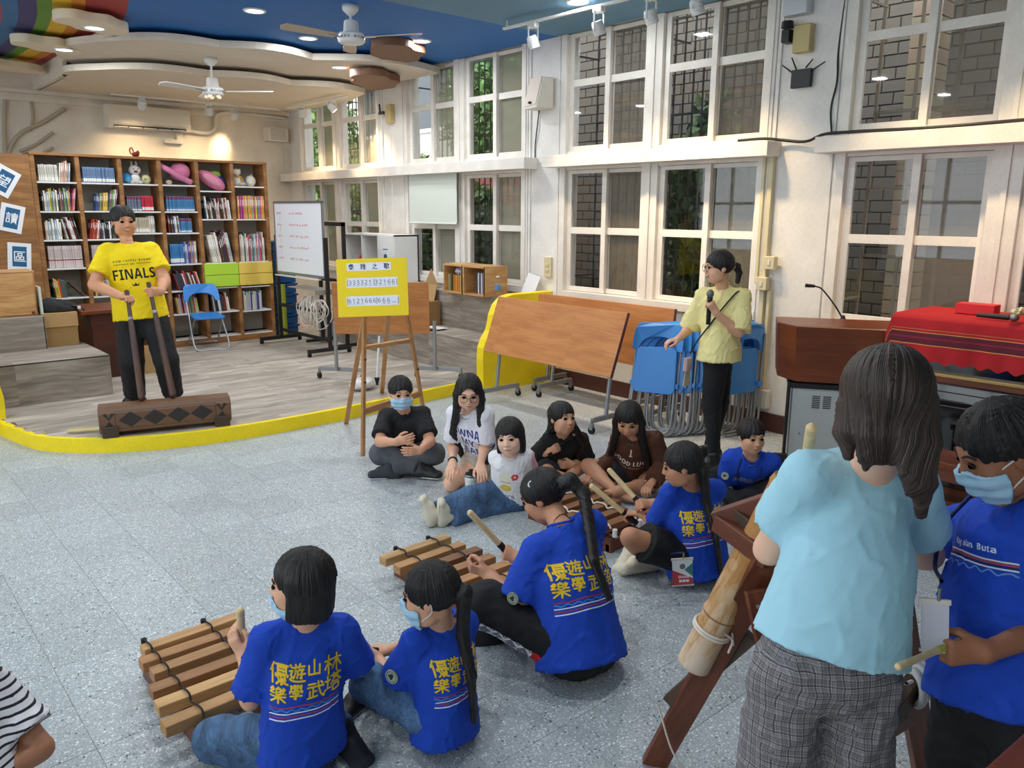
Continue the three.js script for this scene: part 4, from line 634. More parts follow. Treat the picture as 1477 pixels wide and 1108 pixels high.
// ================= THINGS ON THE LEFT STEPS =================
{
  const c = thing('wooden_cabinet', 'light wooden cabinet standing on the left seating steps at the picture edge', 'cabinet', [1.2, .843, -9.28]);
  mesh('carcass', bx(-.5, 0, -.2, .45, .435, .14, .004), M.oakLight, c); mesh('top_board', bx(-.5, .435, -.2, .455, .45, .15, .003), M.oakLight, c); mesh('door', bx(-.48, .015, .14, .435, .43, .156, .003), M.oakLight, c); mesh('lock_plate', bx(.39, .02, .156, .42, .045, .159), M.redwood, c);
  tag(mesh('picture_book', bx(1.67, .845, -9.3, 1.69, 1.13, -9.1, .002), std({ color: rgb(206, 214, 200), roughness: .5 })), 'thin pale book standing at the right side of the light cabinet', 'book');
  const b = thing('cardboard_box', 'brown cardboard box with a lid on the lower left seating step', 'box', [1.83, .513, -9.22]);
  mesh('carton', bx(-.15, 0, -.14, .15, .24, .13, .002), std({ color: rgb(150, 118, 72), roughness: .85 }), b); mesh('lid', bx(-.16, .2, -.15, .16, .345, .14, .003), std({ color: rgb(178, 144, 96), roughness: .85 }), b);
  const bag = thing('black_bag', 'slouched black fabric bag lying on the cardboard box', 'bag', [1.84, .86, -9.24]);
  { const g = new THREE.SphereGeometry(1, 28, 16), p = g.attributes.position; for (let i = 0; i < p.count; i++) { const x = p.getX(i), y = p.getY(i), z = p.getZ(i), n = 1 + .13 * noise3(x * 2.4, y * 2.4, z * 2.4); p.setXYZ(i, x * .2 * n, Math.max(-.02, y * .11 * n * (1 - .35 * x)) + .02, z * .12 * n); } g.computeVertexNormals(); mesh('body', g, std({ color: rgb(26, 27, 30), roughness: .8, bumpMap: weaveBump, bumpScale: .001 }), bag); mesh('strap', tube([[.12, .06, .08], [.22, .02, .1], [.24, -.12, .12], [.27, -.22, .12]], .012, 20, 6), M.black, bag); mesh('buckle', bx(.17, .02, .1, .2, .05, .12, .004), M.white, bag); }
  const d = thing('brown_desk', 'dark brown wooden desk behind the man in yellow', 'desk', [2.32, STAGE, -9.35]);
  mesh('top_board', bx(-.3, .7, -.42, .55, .74, .3, .006), M.mahogany, d); mesh('side_panel', bx(-.2, 0, .2, .1, .7, .24, .003), std({ map: woodTex(61, [84, 40, 26], [60, 26, 18]), roughness: .4 }), d); mesh('side_panel', bx(-.2, 0, -.38, -.16, .7, .2, .003), M.redwood, d); mesh('modesty_panel', bx(.1, .1, .1, .5, .7, .13, .003), M.redwood, d); mesh('leg', bx(.46, 0, -.36, .5, .7, .24, .003), M.redwood, d);
  const k = thing('cardboard_box', 'plain cardboard box on the platform seen between the legs of the man in yellow', 'box', [2.75, STAGE, -9.2]); mesh('carton', bx(-.18, 0, -.15, .18, .3, .13, .003), M.card, k); mesh('flap', bx(-.18, .3, -.15, .18, .304, -.02, 0), M.card, k);
}
// ================= FOLDING CHAIRS =================
const tubeMat = std({ color: rgb(158, 160, 164), roughness: .35, metalness: .55 });
const seatGeo = (() => { const s = new THREE.Shape(); const w = .185, h = .19, r = .05; s.moveTo(-w + r, -h); s.lineTo(w - r, -h); s.quadraticCurveTo(w, -h, w, -h + r); s.lineTo(w - .012, h - r); s.quadraticCurveTo(w - .012, h, w - .012 - r, h); s.lineTo(-w + .012 + r, h); s.quadraticCurveTo(-w + .012, h, -w + .012, h - r); s.lineTo(-w, -h + r); s.quadraticCurveTo(-w, -h, -w + r, -h); const g = new THREE.ExtrudeGeometry(s, { depth: .014, bevelEnabled: true, bevelSize: .006, bevelThickness: .006, bevelSegments: 2, curveSegments: 8 }); return g; })();
const backGeo = (() => { const s = new THREE.Shape(); s.moveTo(-.215, -.12); s.lineTo(-.175, -.12); s.quadraticCurveTo(-.15, -.0, 0, .0); s.quadraticCurveTo(.15, .0, .175, -.12); s.lineTo(.215, -.12); s.quadraticCurveTo(.225, .06, .17, .1); s.quadraticCurveTo(0, .125, -.17, .1); s.quadraticCurveTo(-.225, .06, -.215, -.12); const g = new THREE.ExtrudeGeometry(s, { depth: .016, bevelEnabled: true, bevelSize: .006, bevelThickness: .005, bevelSegments: 2, curveSegments: 14 }); const p = g.attributes.position; for (let i = 0; i < p.count; i++) p.setZ(i, p.getZ(i) - .04 + (p.getX(i) / .22) ** 2 * .04); g.computeVertexNormals(); return g; })();
{
  const t = thing('folding_chair', 'open blue plastic folding chair standing in front of the bookcase', 'chair', [3.76, STAGE, -10.3], -.12);
  const A = [[-.2, .78, -.24], [-.2, .42, -.06], [-.21, .05, .2], [-.18, .012, .235], [0, .012, .235], [.18, .012, .235], [.21, .05, .2], [.2, .42, -.06], [.2, .78, -.24]];
  mesh('frame', tube(A, .0115, 80, 8), tubeMat, t); mesh('rear_leg', [rod([-.17, .41, .12], [-.19, .01, -.3], .0105), rod([.17, .41, .12], [.19, .01, -.3], .0105), rod([-.19, .04, -.29], [.19, .04, -.29], .008)], tubeMat, t);
  const s = seatGeo.clone(); s.rotateX(-Math.PI / 2 + .06); s.translate(0, .42, .02); mesh('seat', s, M.chairBlue, t);
  const b = backGeo.clone(); b.rotateX(-.42); b.translate(0, .72, -.21); mesh('backrest', b, M.chairBlue, t);
  const f = thing('folding_chair', 'x', 'chair', [0, 0, 0]);
  mesh('frame', tube([[-.2, .88, 0], [-.2, .5, .0], [-.2, .06, 0], [-.16, .014, 0], [0, .014, 0], [.16, .014, 0], [.2, .06, 0], [.2, .5, 0], [.2, .88, 0]], .0115, 80, 8), tubeMat, f);
  mesh('rear_leg', [tube([[-.175, .62, .026], [-.175, .08, .026], [-.14, .03, .026], [0, .03, .026], [.14, .03, .026], [.175, .08, .026], [.175, .62, .026]], .0105, 60, 8)], tubeMat, f);
  mesh('hinge', [bx(-.215, .42, -.012, -.165, .46, .04, .004), bx(.165, .42, -.012, .215, .46, .04, .004)], M.chairBlue, f);
  const fs = seatGeo.clone(); fs.translate(0, .56, .03); mesh('seat', fs, M.chairBlue, f);
  const fb = backGeo.clone(); fb.translate(0, .86, .02); mesh('backrest', fb, M.chairBlue, f);
  const n = 11, dir = Math.atan2(-.92, .39);
  const ord = ['frontmost', 'second', 'third', 'fourth', 'fifth', 'sixth', 'seventh', 'eighth', 'ninth', 'tenth', 'rearmost'];
  for (let i = 0; i < n; i++) {
    const c = i ? f.clone() : f; if (i) { c.name = numbered('folding_chair'); scene.add(c); }
    c.userData = { label: `${ord[i]} blue folding chair of the folded row leaning by the window wall`, category: 'chair', group: 'folded blue chairs leaning in a row' };
    c.position.set(5.27 + i * .068, 0, -4.17 + i * .03 + (i % 3) * .012); c.rotation.set(0, dir, 0); c.rotateX(-.2 + .006 * i - .012 * (i % 2)); c.rotateZ(.008 * (i % 3 - 1));
    c.position.y = .004;
  }
  // a few more stand against the wall behind the woman
  for (let i = 0; i < 3; i++) { const c = f.clone(); c.name = numbered('folding_chair'); scene.add(c); c.userData = { label: ['blue folding chair folded upright by the conduit, nearest to the lectern', 'blue folding chair folded upright by the conduit, middle of three', 'blue folding chair folded upright by the conduit, farthest of three from the lectern'][i], category: 'chair', group: 'folded chairs upright by the conduit' }; c.position.set(5.86 + i * .03, .004, -3.66 - i * .07); c.rotation.set(0, 2.9, 0); c.rotateX(-.03); }
}
// ================= FOLDED TABLES =================
function castor(x, z, h = .06) { return [rod([x, h + .02, z], [x, h + .07, z], .012), bx(x - .016, h * .6, z - .02, x + .016, h + .03, z + .02, .004)]; }
function wheel(x, y, z, r = .034) { const g = new THREE.CylinderGeometry(r, r, .024, 18); g.rotateZ(Math.PI / 2); g.translate(x, y, z); return g; }
function foldedTable(lab, x, z0, z1, yb, yt, lean, castors) {
  const t = thing('folding_table', lab, 'table', [x, 0, 0]);
  const L = Math.hypot(lean, yt - yb), a = Math.atan2(lean, yt - yb);
  const top = bx(-.013, 0, z0, .013, L, z1, .004); top.rotateZ(-a); top.translate(0, yb, 0); const uv = top.attributes.uv; for (let i = 0; i < uv.count; i++) { const u = uv.getX(i); uv.setXY(i, u, uv.getY(i)); }
  mesh('table_top', top, M.beech, t);
  const edge = [bx(-.015, 0, z1, .015, L, z1 + .006)]; edge[0].rotateZ(-a); edge[0].translate(0, yb, 0); mesh('edge_band', edge, M.redwood, t);
  for (const z of [z0 + .12, z1 - .1]) {
    const leg = mesh('leg', [rod([.06, .11, z], [.14, yb + .3, z], .019), bar([-.12, .12, z], [.36, .12, z], .03, .045)], tubeMat, t);
    for (const q of [-.12, .36]) { mesh('castor', [...castor(q, z)], M.greyPaint, leg); mesh('wheel', wheel(q, .034, z), M.rubber, leg); }
  }
  mesh('crossbar', bar([.1, yb + .2, z0 + .12], [.1, yb + .2, z1 - .1], .03, .05), tubeMat, t);
  return t;
}
foldedTable('front flip-top table with a wood-grain top folded upright, nearest the sitting children', 5.03, -6.14, -4.42, .5, 1.045, .2);
foldedTable('second folded flip-top table standing behind the front one, sticking out to the right', 5.63, -5.95, -4.27, .5, 1.06, .06);
foldedTable('third folded flip-top table hidden mostly behind the other two by the wall', 5.8, -6.2, -4.6, .5, 1.03, .05);
{
  const t = thing('folding_table', 'folded flip-top table with an orange wood top standing on the platform behind the song board', 'table', [0, 0, 0]);
  const P0 = V3(4.1, STAGE + .5, -7.42), dx = V3(.8, 0, .62).normalize(), up = V3(-.1, 1, .12).normalize(); const g = bx(-.5, 0, -.013, .5, .56, .013, .004); const m4 = new THREE.Matrix4().makeBasis(dx, up, dx.clone().cross(up)); g.applyMatrix4(m4.setPosition(P0.clone().addScaledVector(dx, .45))); mesh('table_top', g, M.beech, t);
  const e = P0.clone().addScaledVector(dx, 1.0), e2 = P0.clone().addScaledVector(dx, -.05);
  for (const q of [e, e2]) { const l = mesh('leg', [rod([q.x, STAGE + .1, q.z], [q.x, .75, q.z], .02), bar([q.x - .1, STAGE + .11, q.z - .2], [q.x + .2, STAGE + .11, q.z + .2], .03, .045)], tubeMat, t); for (const s of [-1, 1]) { const cx = q.x + (s > 0 ? .2 : -.1), cz = q.z + s * .2; mesh('wheel', wheel(cx, STAGE + .034, cz), M.rubber, l); mesh('castor', [rod([cx, STAGE + .05, cz], [cx, STAGE + .11, cz], .014)], M.greyPaint, l); } }
}
// ================= WHITEBOARDS =================
{
  const t = thing('whiteboard', 'white writing board with red handwriting on a black wheeled stand', 'whiteboard', [4.72, STAGE, -9.5], 0);
  const tx = ctex(canvas(768, 512, (c) => { c.fillStyle = '#eceef2'; c.fillRect(0, 0, 768, 512); c.strokeStyle = '#d0505c'; c.lineWidth = 3.2; const wq = rng(44); const word = (x, y, n) => { c.beginPath(); c.moveTo(x, y); for (let i = 0; i < n; i++) { c.quadraticCurveTo(x + 4, y - 26 * wq() - 8, x + 11, y - 6 + wq() * 10); x += 13 + 5 * wq(); } c.stroke(); return x + 16; }; for (let i = 0; i < 5; i++) { word(40, 80 + i * 84, 5); let x = 240; for (const n of [[3, 2, 8], [7, 2, 2, 6], [5, 4, 4, 4], [4, 2, 2, 9], [5, 2, 5, 4]][i]) x = word(x, 80 + i * 84, n); } c.strokeStyle = '#d8606a'; c.lineWidth = 4; for (let i = 0; i < 4; i++) { c.beginPath(); c.moveTo(90, 92 + i * 84); c.lineTo(90, 124 + i * 84); c.stroke(); } }));
  const g = bx(-.62, .98, -.008, .62, 1.86, .008); { const p = g.attributes.position, n = g.attributes.normal, uv = g.attributes.uv; for (let i = 0; i < p.count; i++) uv.setXY(i, n.getZ(i) > .5 ? (p.getX(i) + .62) / 1.24 : .005, n.getZ(i) > .5 ? (p.getY(i) - .98) / .88 : .99); }
  const b = mesh('board', g, std({ map: tx, roughness: .25 }), t); const fr = [bx(-.64, 1.86, -.014, .64, 1.89, .014), bx(-.64, .95, -.014, .64, .98, .014), bx(-.64, .95, -.014, -.62, 1.89, .014), bx(.62, .95, -.014, .64, 1.89, .014)]; mesh('board_frame', fr, M.steel, b);
  for (const s of [-1, 1]) { const p = mesh('post', bx(s * .66 - .02, .06, -.03, s * .66 + .02, 1.45, .01, .003), M.black, t); const f = mesh('foot', bar([s * .66, .07, -.3], [s * .66, .07, .3], .045, .045), M.black, t); for (const q of [-.28, .28]) { mesh('castor', wheel(s * .66, .026, q, .026), M.rubber, f); } }
  mesh('crossbar', [bx(-.66, .5, -.02, .66, .54, .005), bx(-.66, .16, -.02, .66, .2, .005)], M.black, t); mesh('pen_tray', bx(-.55, .925, .01, .55, .94, .09, .003), M.offwhite, t);
  t.rotation.y = -Math.PI / 2 + .02;
  const s2 = thing('whiteboard_stand', 'black square frame of a second board stand behind the whiteboard', 'stand', [5.12, STAGE, -9.4], -Math.PI / 2);
  mesh('frame', [bx(-.35, 1.58, -.02, .35, 1.63, .02), bx(-.35, .86, -.02, .35, .9, .02), bx(.31, .05, -.02, .35, 1.63, .02), bx(-.35, .05, -.02, -.31, 1.63, .02)], M.black, s2); mesh('foot', [bar([.33, .05, -.25], [.33, .05, .25], .04, .04), bar([-.33, .05, -.25], [-.33, .05, .25], .04, .04)], M.black, s2);
  // tray of tangled white cable on the stand
  const q = rng(19); const w = []; for (let k = 0; k < 26; k++) { const cx = 4.66 + (q() - .5) * .1, cy = .66 + (q() - .5) * .12, cz = -9.1 + (q() - .5) * .5, r = .1 + q() * .12, a = q() * 6, pts = []; for (let i = 0; i < 7; i++) { const th = i / 7 * 6.28; pts.push([cx + Math.cos(th) * r * .5 * Math.cos(a) + (q() - .5) * .05, cy + Math.sin(th) * r * .9, cz + Math.cos(th) * r * (.6 + .4 * Math.sin(a)) + (q() - .5) * .05]); } w.push(tube(pts, .006, 40, 5, true)); }
  tag(mesh('cable_tangle', w, std({ color: rgb(214, 208, 198), roughness: .5 })), 'tangled white cable bundle hanging on the whiteboard stand', 'cable');
  const pc = thing('cardboard_sheet', 'grey cardboard sheet lying on the whiteboard stand above the cables', 'cardboard', [4.72, STAGE + .8, -9.3]); mesh('sheet', bx(-.12, 0, -.35, .14, .012, .4, .002), std({ color: rgb(150, 144, 134), roughness: .8 }), pc); mesh('fold', bx(-.12, -.05, .4, .14, .012, .41, .002), std({ color: rgb(140, 134, 124), roughness: .8 }), pc);
  const crate = thing('blue_crates', 'stack of blue plastic crates with ridged rims between the bookcase and the whiteboard', 'crates', [5.1, STAGE, -10.95]); for (let k = 0; k < 9; k++) { mesh('crate', [bx(-.16, k * .15, -.2, .16, k * .15 + .11, .2, .006), bx(-.18, k * .15 + .11, -.22, .18, k * .15 + .14, .22, .006)], std({ color: rgb(24, 76, 130), roughness: .45 }), crate); }
  tag(mesh('green_roll', lathe([[0, 0], [.06, 0], [.06, .75], [.02, .75], [.02, .7], [0, .7]], 20), std({ color: rgb(150, 160, 40), roughness: .7 })), 'olive green rolled mat standing at the right end of the bookcase', 'mat').position.set(4.93, STAGE, -10.55);
}
// ================= EASEL AND SONG BOARD =================
{
  const t = thing('easel', 'tall wooden tripod easel carrying the yellow song board', 'easel', [0, 0, 0]);
  const L = V3(3.07, .0, -5.27), R = V3(3.93, .0, -5.62), apex = 0; void apex;
  const l0 = V3(3.1, 1.4, -5.2), r0 = V3(3.36, 1.4, -5.1);
  mesh('front_leg', bar(L, l0, .045, .022, V3(.5, 0, .8)), M.easel, t); mesh('front_leg', bar(R, r0, .045, .022, V3(.5, 0, .8)), M.easel, t);
  mesh('rear_leg', bar([3.45, .0, -6.2], [3.22, 1.4, -5.3], .04, .022), M.easel, t); mesh('rear_leg', bar([4.1, .12, -6.62], [3.4, 1.4, -5.3], .04, .022), M.easel, t);
  const at = (a, b, y) => a.clone().lerp(b, (y - a.y) / (b.y - a.y));
  mesh('crossbar', bar(at(L, l0, .87), at(R, r0, .87), .05, .03), M.easel, t); mesh('crossbar', bar(at(L, l0, .36), at(R, r0, .36), .03, .05), M.easel, t);
  mesh('peg', [rod(at(L, l0, .78).add(V3(.0, 0, .03)), at(L, l0, .78), .008), rod(at(L, l0, .6).add(V3(0, 0, .03)), at(L, l0, .6), .008), rod(at(R, r0, .6).add(V3(0, 0, .03)), at(R, r0, .6), .008)], M.redwood, t);
  const tx = ctex(canvas(1024, 820, (c, w, h) => {
    c.fillStyle = '#f2d40c'; c.fillRect(0, 0, w, h);
    const strip = (x, y, ww, hh) => { c.fillStyle = '#e6e8f2'; c.fillRect(x, y, ww, hh); };
    strip(150, 60, 640, 110); strip(140, 270, 740, 140); strip(130, 530, 760, 140);
    ['tai', 'ya', 'zhi', 'ge'].forEach((g, i) => glyph(c, g, 170 + i * 172, 72, 84, 9, '#141826'));
    c.fillStyle = '#20242e'; c.font = '84px sans-serif'; c.textAlign = 'center';
    [...'333321'].forEach((d, i) => { c.fillText(d, 190 + i * 58, 366); c.fillRect(168 + i * 58, 380, 44, 4); }); [...'32166'].forEach((d, i) => { c.fillText(d, 570 + i * 62, 366); c.fillRect(548 + i * 62, 380, 44, 4); });
    for (const x of [150, 534, 868]) c.fillRect(x, 292, 7, 96);
    [...'612166'].forEach((d, i) => { c.fillText(d, 176 + i * 60, 628); if (i < 4) c.fillRect(154 + i * 60, 640, 44, 4); }); c.fillText('6', 536, 628); [...'666'].forEach((d, i) => { c.fillText(d, 604 + i * 68, 628); if (i > 0) c.fillRect(582 + i * 68, 640, 44, 4); }); c.fillRect(790, 626, 60, 5);
    for (const x of [142, 566, 876]) c.fillRect(x, 552, 7, 98);
    c.fillStyle = '#e08a5a'; c.fillRect(150, 276, 14, 8); c.fillRect(152, 536, 14, 8);
  }));
  const b = sheet(.52, .425, .012, std({ map: tx, roughness: .6 }), null, 'song_board');
  tag(b, 'yellow song board with three strips of musical numbers on the easel', 'board');
  const c0 = V3(2.74, 1.56, -4.99), c1 = V3(3.13, 1.577, -4.65), c3 = V3(2.714, 1.13, -4.89);
  void c0; void c1; void c3;
  const X = V3(.75, 0, .66).normalize(), Y = V3(.03, .97, -.2).normalize(), Zv = X.clone().cross(Y).normalize(); const Yv = Zv.clone().cross(X);
  b.matrixAutoUpdate = true; b.quaternion.setFromRotationMatrix(new THREE.Matrix4().makeBasis(X, Yv, Zv)); b.position.set(3.08, 1.345, -5.06); b.rotateZ(.038);
  b.userData.board = true;
}
// ================= ON THE RIGHT STEPS =================
{
  const w = thing('white_shelf', 'white cube shelf unit with bags behind the song board', 'shelf', [5.92, .944, -9.6]);
  mesh('carcass', [bx(-.16, 0, -.62, .22, .02, .72), bx(-.16, .62, -.62, .22, .64, .72), bx(-.16, 0, -.62, .22, .64, -.6), bx(-.16, 0, -.12, .22, .64, -.1), bx(-.16, 0, .7, .22, .64, .72), bx(.2, 0, -.62, .22, .64, .72), bx(-.16, 0, .3, .22, .64, .32)], M.white, w); mesh('door', bx(-.175, .01, .32, -.16, .63, .71, .003), M.white, w);
  const pt = ctex(canvas(96, 128, (c) => { c.fillStyle = '#dfe6ee'; c.fillRect(0, 0, 96, 128); c.fillStyle = '#48505c'; c.fillRect(18, 20, 60, 6); c.beginPath(); c.arc(46, 70, 20, 0, 7); c.fill(); c.fillStyle = '#b8905a'; c.fillRect(20, 92, 54, 14); })); const ps = sheet(.2, .28, .002, std({ map: pt, roughness: .7 }), null, 'notice', w); ps.position.set(-.176, .36, .52); ps.rotation.y = -Math.PI / 2;
  const bag = (z, col, lab, n) => { const g = new THREE.SphereGeometry(1, 18, 12), p = g.attributes.position; for (let i = 0; i < p.count; i++) { const x = p.getX(i), y = p.getY(i), zz = p.getZ(i), k = 1 + .12 * noise3(x * 2 + z, y * 2, zz * 2), top = y > 0 ? 1 - .75 * y : 1; p.setXYZ(i, x * .1 * k * top, (y + .85) * .2, zz * .13 * k * top); } g.computeVertexNormals(); const m = mesh(n, g, std({ color: rgb(...col), roughness: .6 })); m.position.set(5.84, .962, z + .1); tag(m, lab, 'bag'); };
  bag(-9.92, [190, 30, 40], 'red cloth bag in the left compartment of the white shelf', 'cloth_bag'); bag(-9.44, [24, 40, 130], 'dark blue cloth bag in the right compartment of the white shelf', 'cloth_bag');
  tag(mesh('paper_stack', bx(5.84, .964, -9.66, 6.02, 1.02, -9.54, .004), std({ color: rgb(206, 150, 160), roughness: .8 })), 'pinkish paper stack beside the blue bag in the white shelf', 'papers');
  for (const [z0, z1, lab] of [[-7.68, -7.31, 'left light wooden cube shelf under the window'], [-7.3, -6.9, 'right light wooden cube shelf under the window, beside the water bottle']]) {
    const c = thing('cube_shelf', lab, 'shelf', [5.83, .944, 0]); mesh('carcass', [bx(-.17, 0, z0, .17, .02, z1), bx(-.17, .32, z0, .17, .34, z1), bx(-.17, .02, z0, .17, .32, z0 + .018), bx(-.17, .02, z1 - .018, .17, .32, z1), bx(.155, .02, z0, .17, .32, z1)], M.oakLight, c); mesh('side_panel', bx(-.17, 0, z1 - .018, .17, .34, z1 + .002, .002), M.oakLight, c);
  }
  const bk = [[-7.65, .02, [200, 190, 150]], [-7.62, .025, [110, 130, 90]], [-7.55, .03, [196, 120, 50]], [-7.51, .03, [220, 150, 60]], [-7.47, .03, [206, 130, 60]], [-7.43, .03, [190, 170, 90]], [-7.12, .014, [60, 70, 90]], [-7.09, .02, [230, 228, 224]], [-7.06, .02, [80, 90, 120]], [-7.03, .025, [220, 216, 224]]];
  bk.forEach(([z, w, col], i) => { const m = mesh('book', bx(5.72, .966, z - w / 2, 5.9, .966 + (i < 6 ? .19 : .24), z + w / 2, .003), std({ color: rgb(...col), roughness: .55 })); tag(m, `${['tan', 'green', 'orange-brown', 'pale orange', 'orange', 'yellowish', 'dark thin', 'white', 'slate blue', 'pale lilac'][i]} book in the ${i < 6 ? 'left' : 'right'} wooden cube shelf`, 'book'); });
  tag(mesh('crumpled_bag', (() => { const g = new THREE.SphereGeometry(1, 18, 12), p = g.attributes.position; for (let i = 0; i < p.count; i++) { const x = p.getX(i), y = p.getY(i), z = p.getZ(i), k = 1 + .25 * noise3(x * 3, y * 3, z * 3); p.setXYZ(i, 5.78 + x * .07 * k, 1.2 + y * .045 * k, -7.48 + z * .08 * k); } g.computeVertexNormals(); return g; })(), std({ color: rgb(190, 190, 214), roughness: .3 })), 'crumpled white and violet plastic packet on the books in the left cube shelf', 'packet');
  const bo = thing('water_bottle', 'clear plastic water bottle with a blue label by the wooden cube shelf', 'bottle', [5.77, .944, -6.8]);
  mesh('body', lathe([[0, 0], [.03, 0], [.033, .01], [.033, .05], [.03, .06], [.033, .07], [.033, .16], [.02, .2], [.013, .205], [.013, .225], [0, .225]], 20), new THREE.MeshPhysicalMaterial({ color: 0xffffff, transmission: 1, thickness: 0, roughness: .08 }), bo); mesh('label', lathe([[.0335, .085], [.0345, .086], [.0345, .14], [.0335, .141]], 20), std({ color: rgb(90, 140, 200) }), bo); mesh('cap', lathe([[0, .225], [.016, .224], [.016, .242], [0, .244]], 14), M.white, bo);
  const pf = thing('paper_folder', 'white paper folder leaning on the wall right of the cube shelf', 'paper', [6.04, .944, -6.62]); mesh('sheet', (() => { const g = bx(-.004, 0, -.1, .004, .27, .1); g.rotateZ(-.3); g.rotateX(.2); return g; })(), std({ color: rgb(226, 226, 230), roughness: .6 }), pf); mesh('foot', bx(-.03, 0, -.08, .06, .01, .08), M.black, pf);
  const cb = thing('cardboard_box', 'open cardboard box with raised flaps on the right seating step', 'box', [5.54, .515, -8.12]);
  mesh('carton', [bx(-.2, 0, -.26, .2, .3, .26)], std({ map: woodTex(71, [160, 124, 78], [146, 112, 70], .5), roughness: .85 }), cb); mesh('flap', (() => { const g = bx(-.32, 0, -.24, 0, .006, .26); g.rotateZ(.5); g.translate(-.12, .3, 0); return g; })(), M.card, cb); mesh('flap', (() => { const g = bx(0, 0, -.26, .006, .2, .2); g.rotateZ(-.25); g.translate(.15, .3, 0); return g; })(), M.card, cb);
  const cd = thing('cardboard_wedge', 'folded triangular cardboard piece on the step above the open box', 'cardboard', [5.86, .944, -8.2]); mesh('sheet', (() => { const g = extr([[-.16, 0], [.16, 0], [0, .24]], .01); g.rotateY(-Math.PI / 2); return g; })(), M.card, cd); mesh('stay', (() => { const g = bx(0, 0, -.05, .12, .01, .05); return g; })(), M.card, cd);
  const tr = thing('dark_tray', 'flat black folder lying on the right seating step below the open box', 'folder', [5.44, .515, -7.72]); mesh('cover', bx(-.1, 0, -.22, .12, .016, .2, .004), M.black, tr); mesh('paper', bx(-.02, .016, -.05, .14, .02, .24, 0), M.white, tr);
  const gc = thing('grey_stand', 'small grey upright plastic bracket on the upper step by the window', 'bracket', [5.98, .944, -7.86]); mesh('body', [bx(-.02, 0, -.11, .02, .3, -.05, .008), bx(-.02, 0, .05, .02, .3, .11, .008), bx(-.02, .24, -.11, .02, .33, .11, .02)], M.greyPaint, gc); mesh('base', bx(-.1, 0, -.13, .1, .012, .13, .004), M.greyPaint, gc);
}
{
  const g = new THREE.SphereGeometry(1, 20, 12), p = g.attributes.position; for (let i = 0; i < p.count; i++) { const x = p.getX(i), y = p.getY(i), z = p.getZ(i), k = 1 + .3 * noise3(x * 2.6, y * 2.6, z * 2.6); p.setXYZ(i, 4.02 + x * .13 * k, STAGE + .055 + Math.max(-.05, y * .06 * k), -6.86 + z * .1 * k); } g.computeVertexNormals(); tag(mesh('plastic_bag', g, std({ color: rgb(224, 222, 220), roughness: .35 })), 'crumpled white plastic bag lying on the platform under the easel', 'bag');
  const t = thing('cleaning_pole', 'white pole with a black tip standing on the platform behind the easel', 'pole', [4.25, STAGE, -6.95]); mesh('shaft', rod([0, .08, 0], [.08, .5, -.06], .012), M.white, t); mesh('tip', rod([0, 0, 0], [0, .08, 0], .01, .03), M.black, t);
}
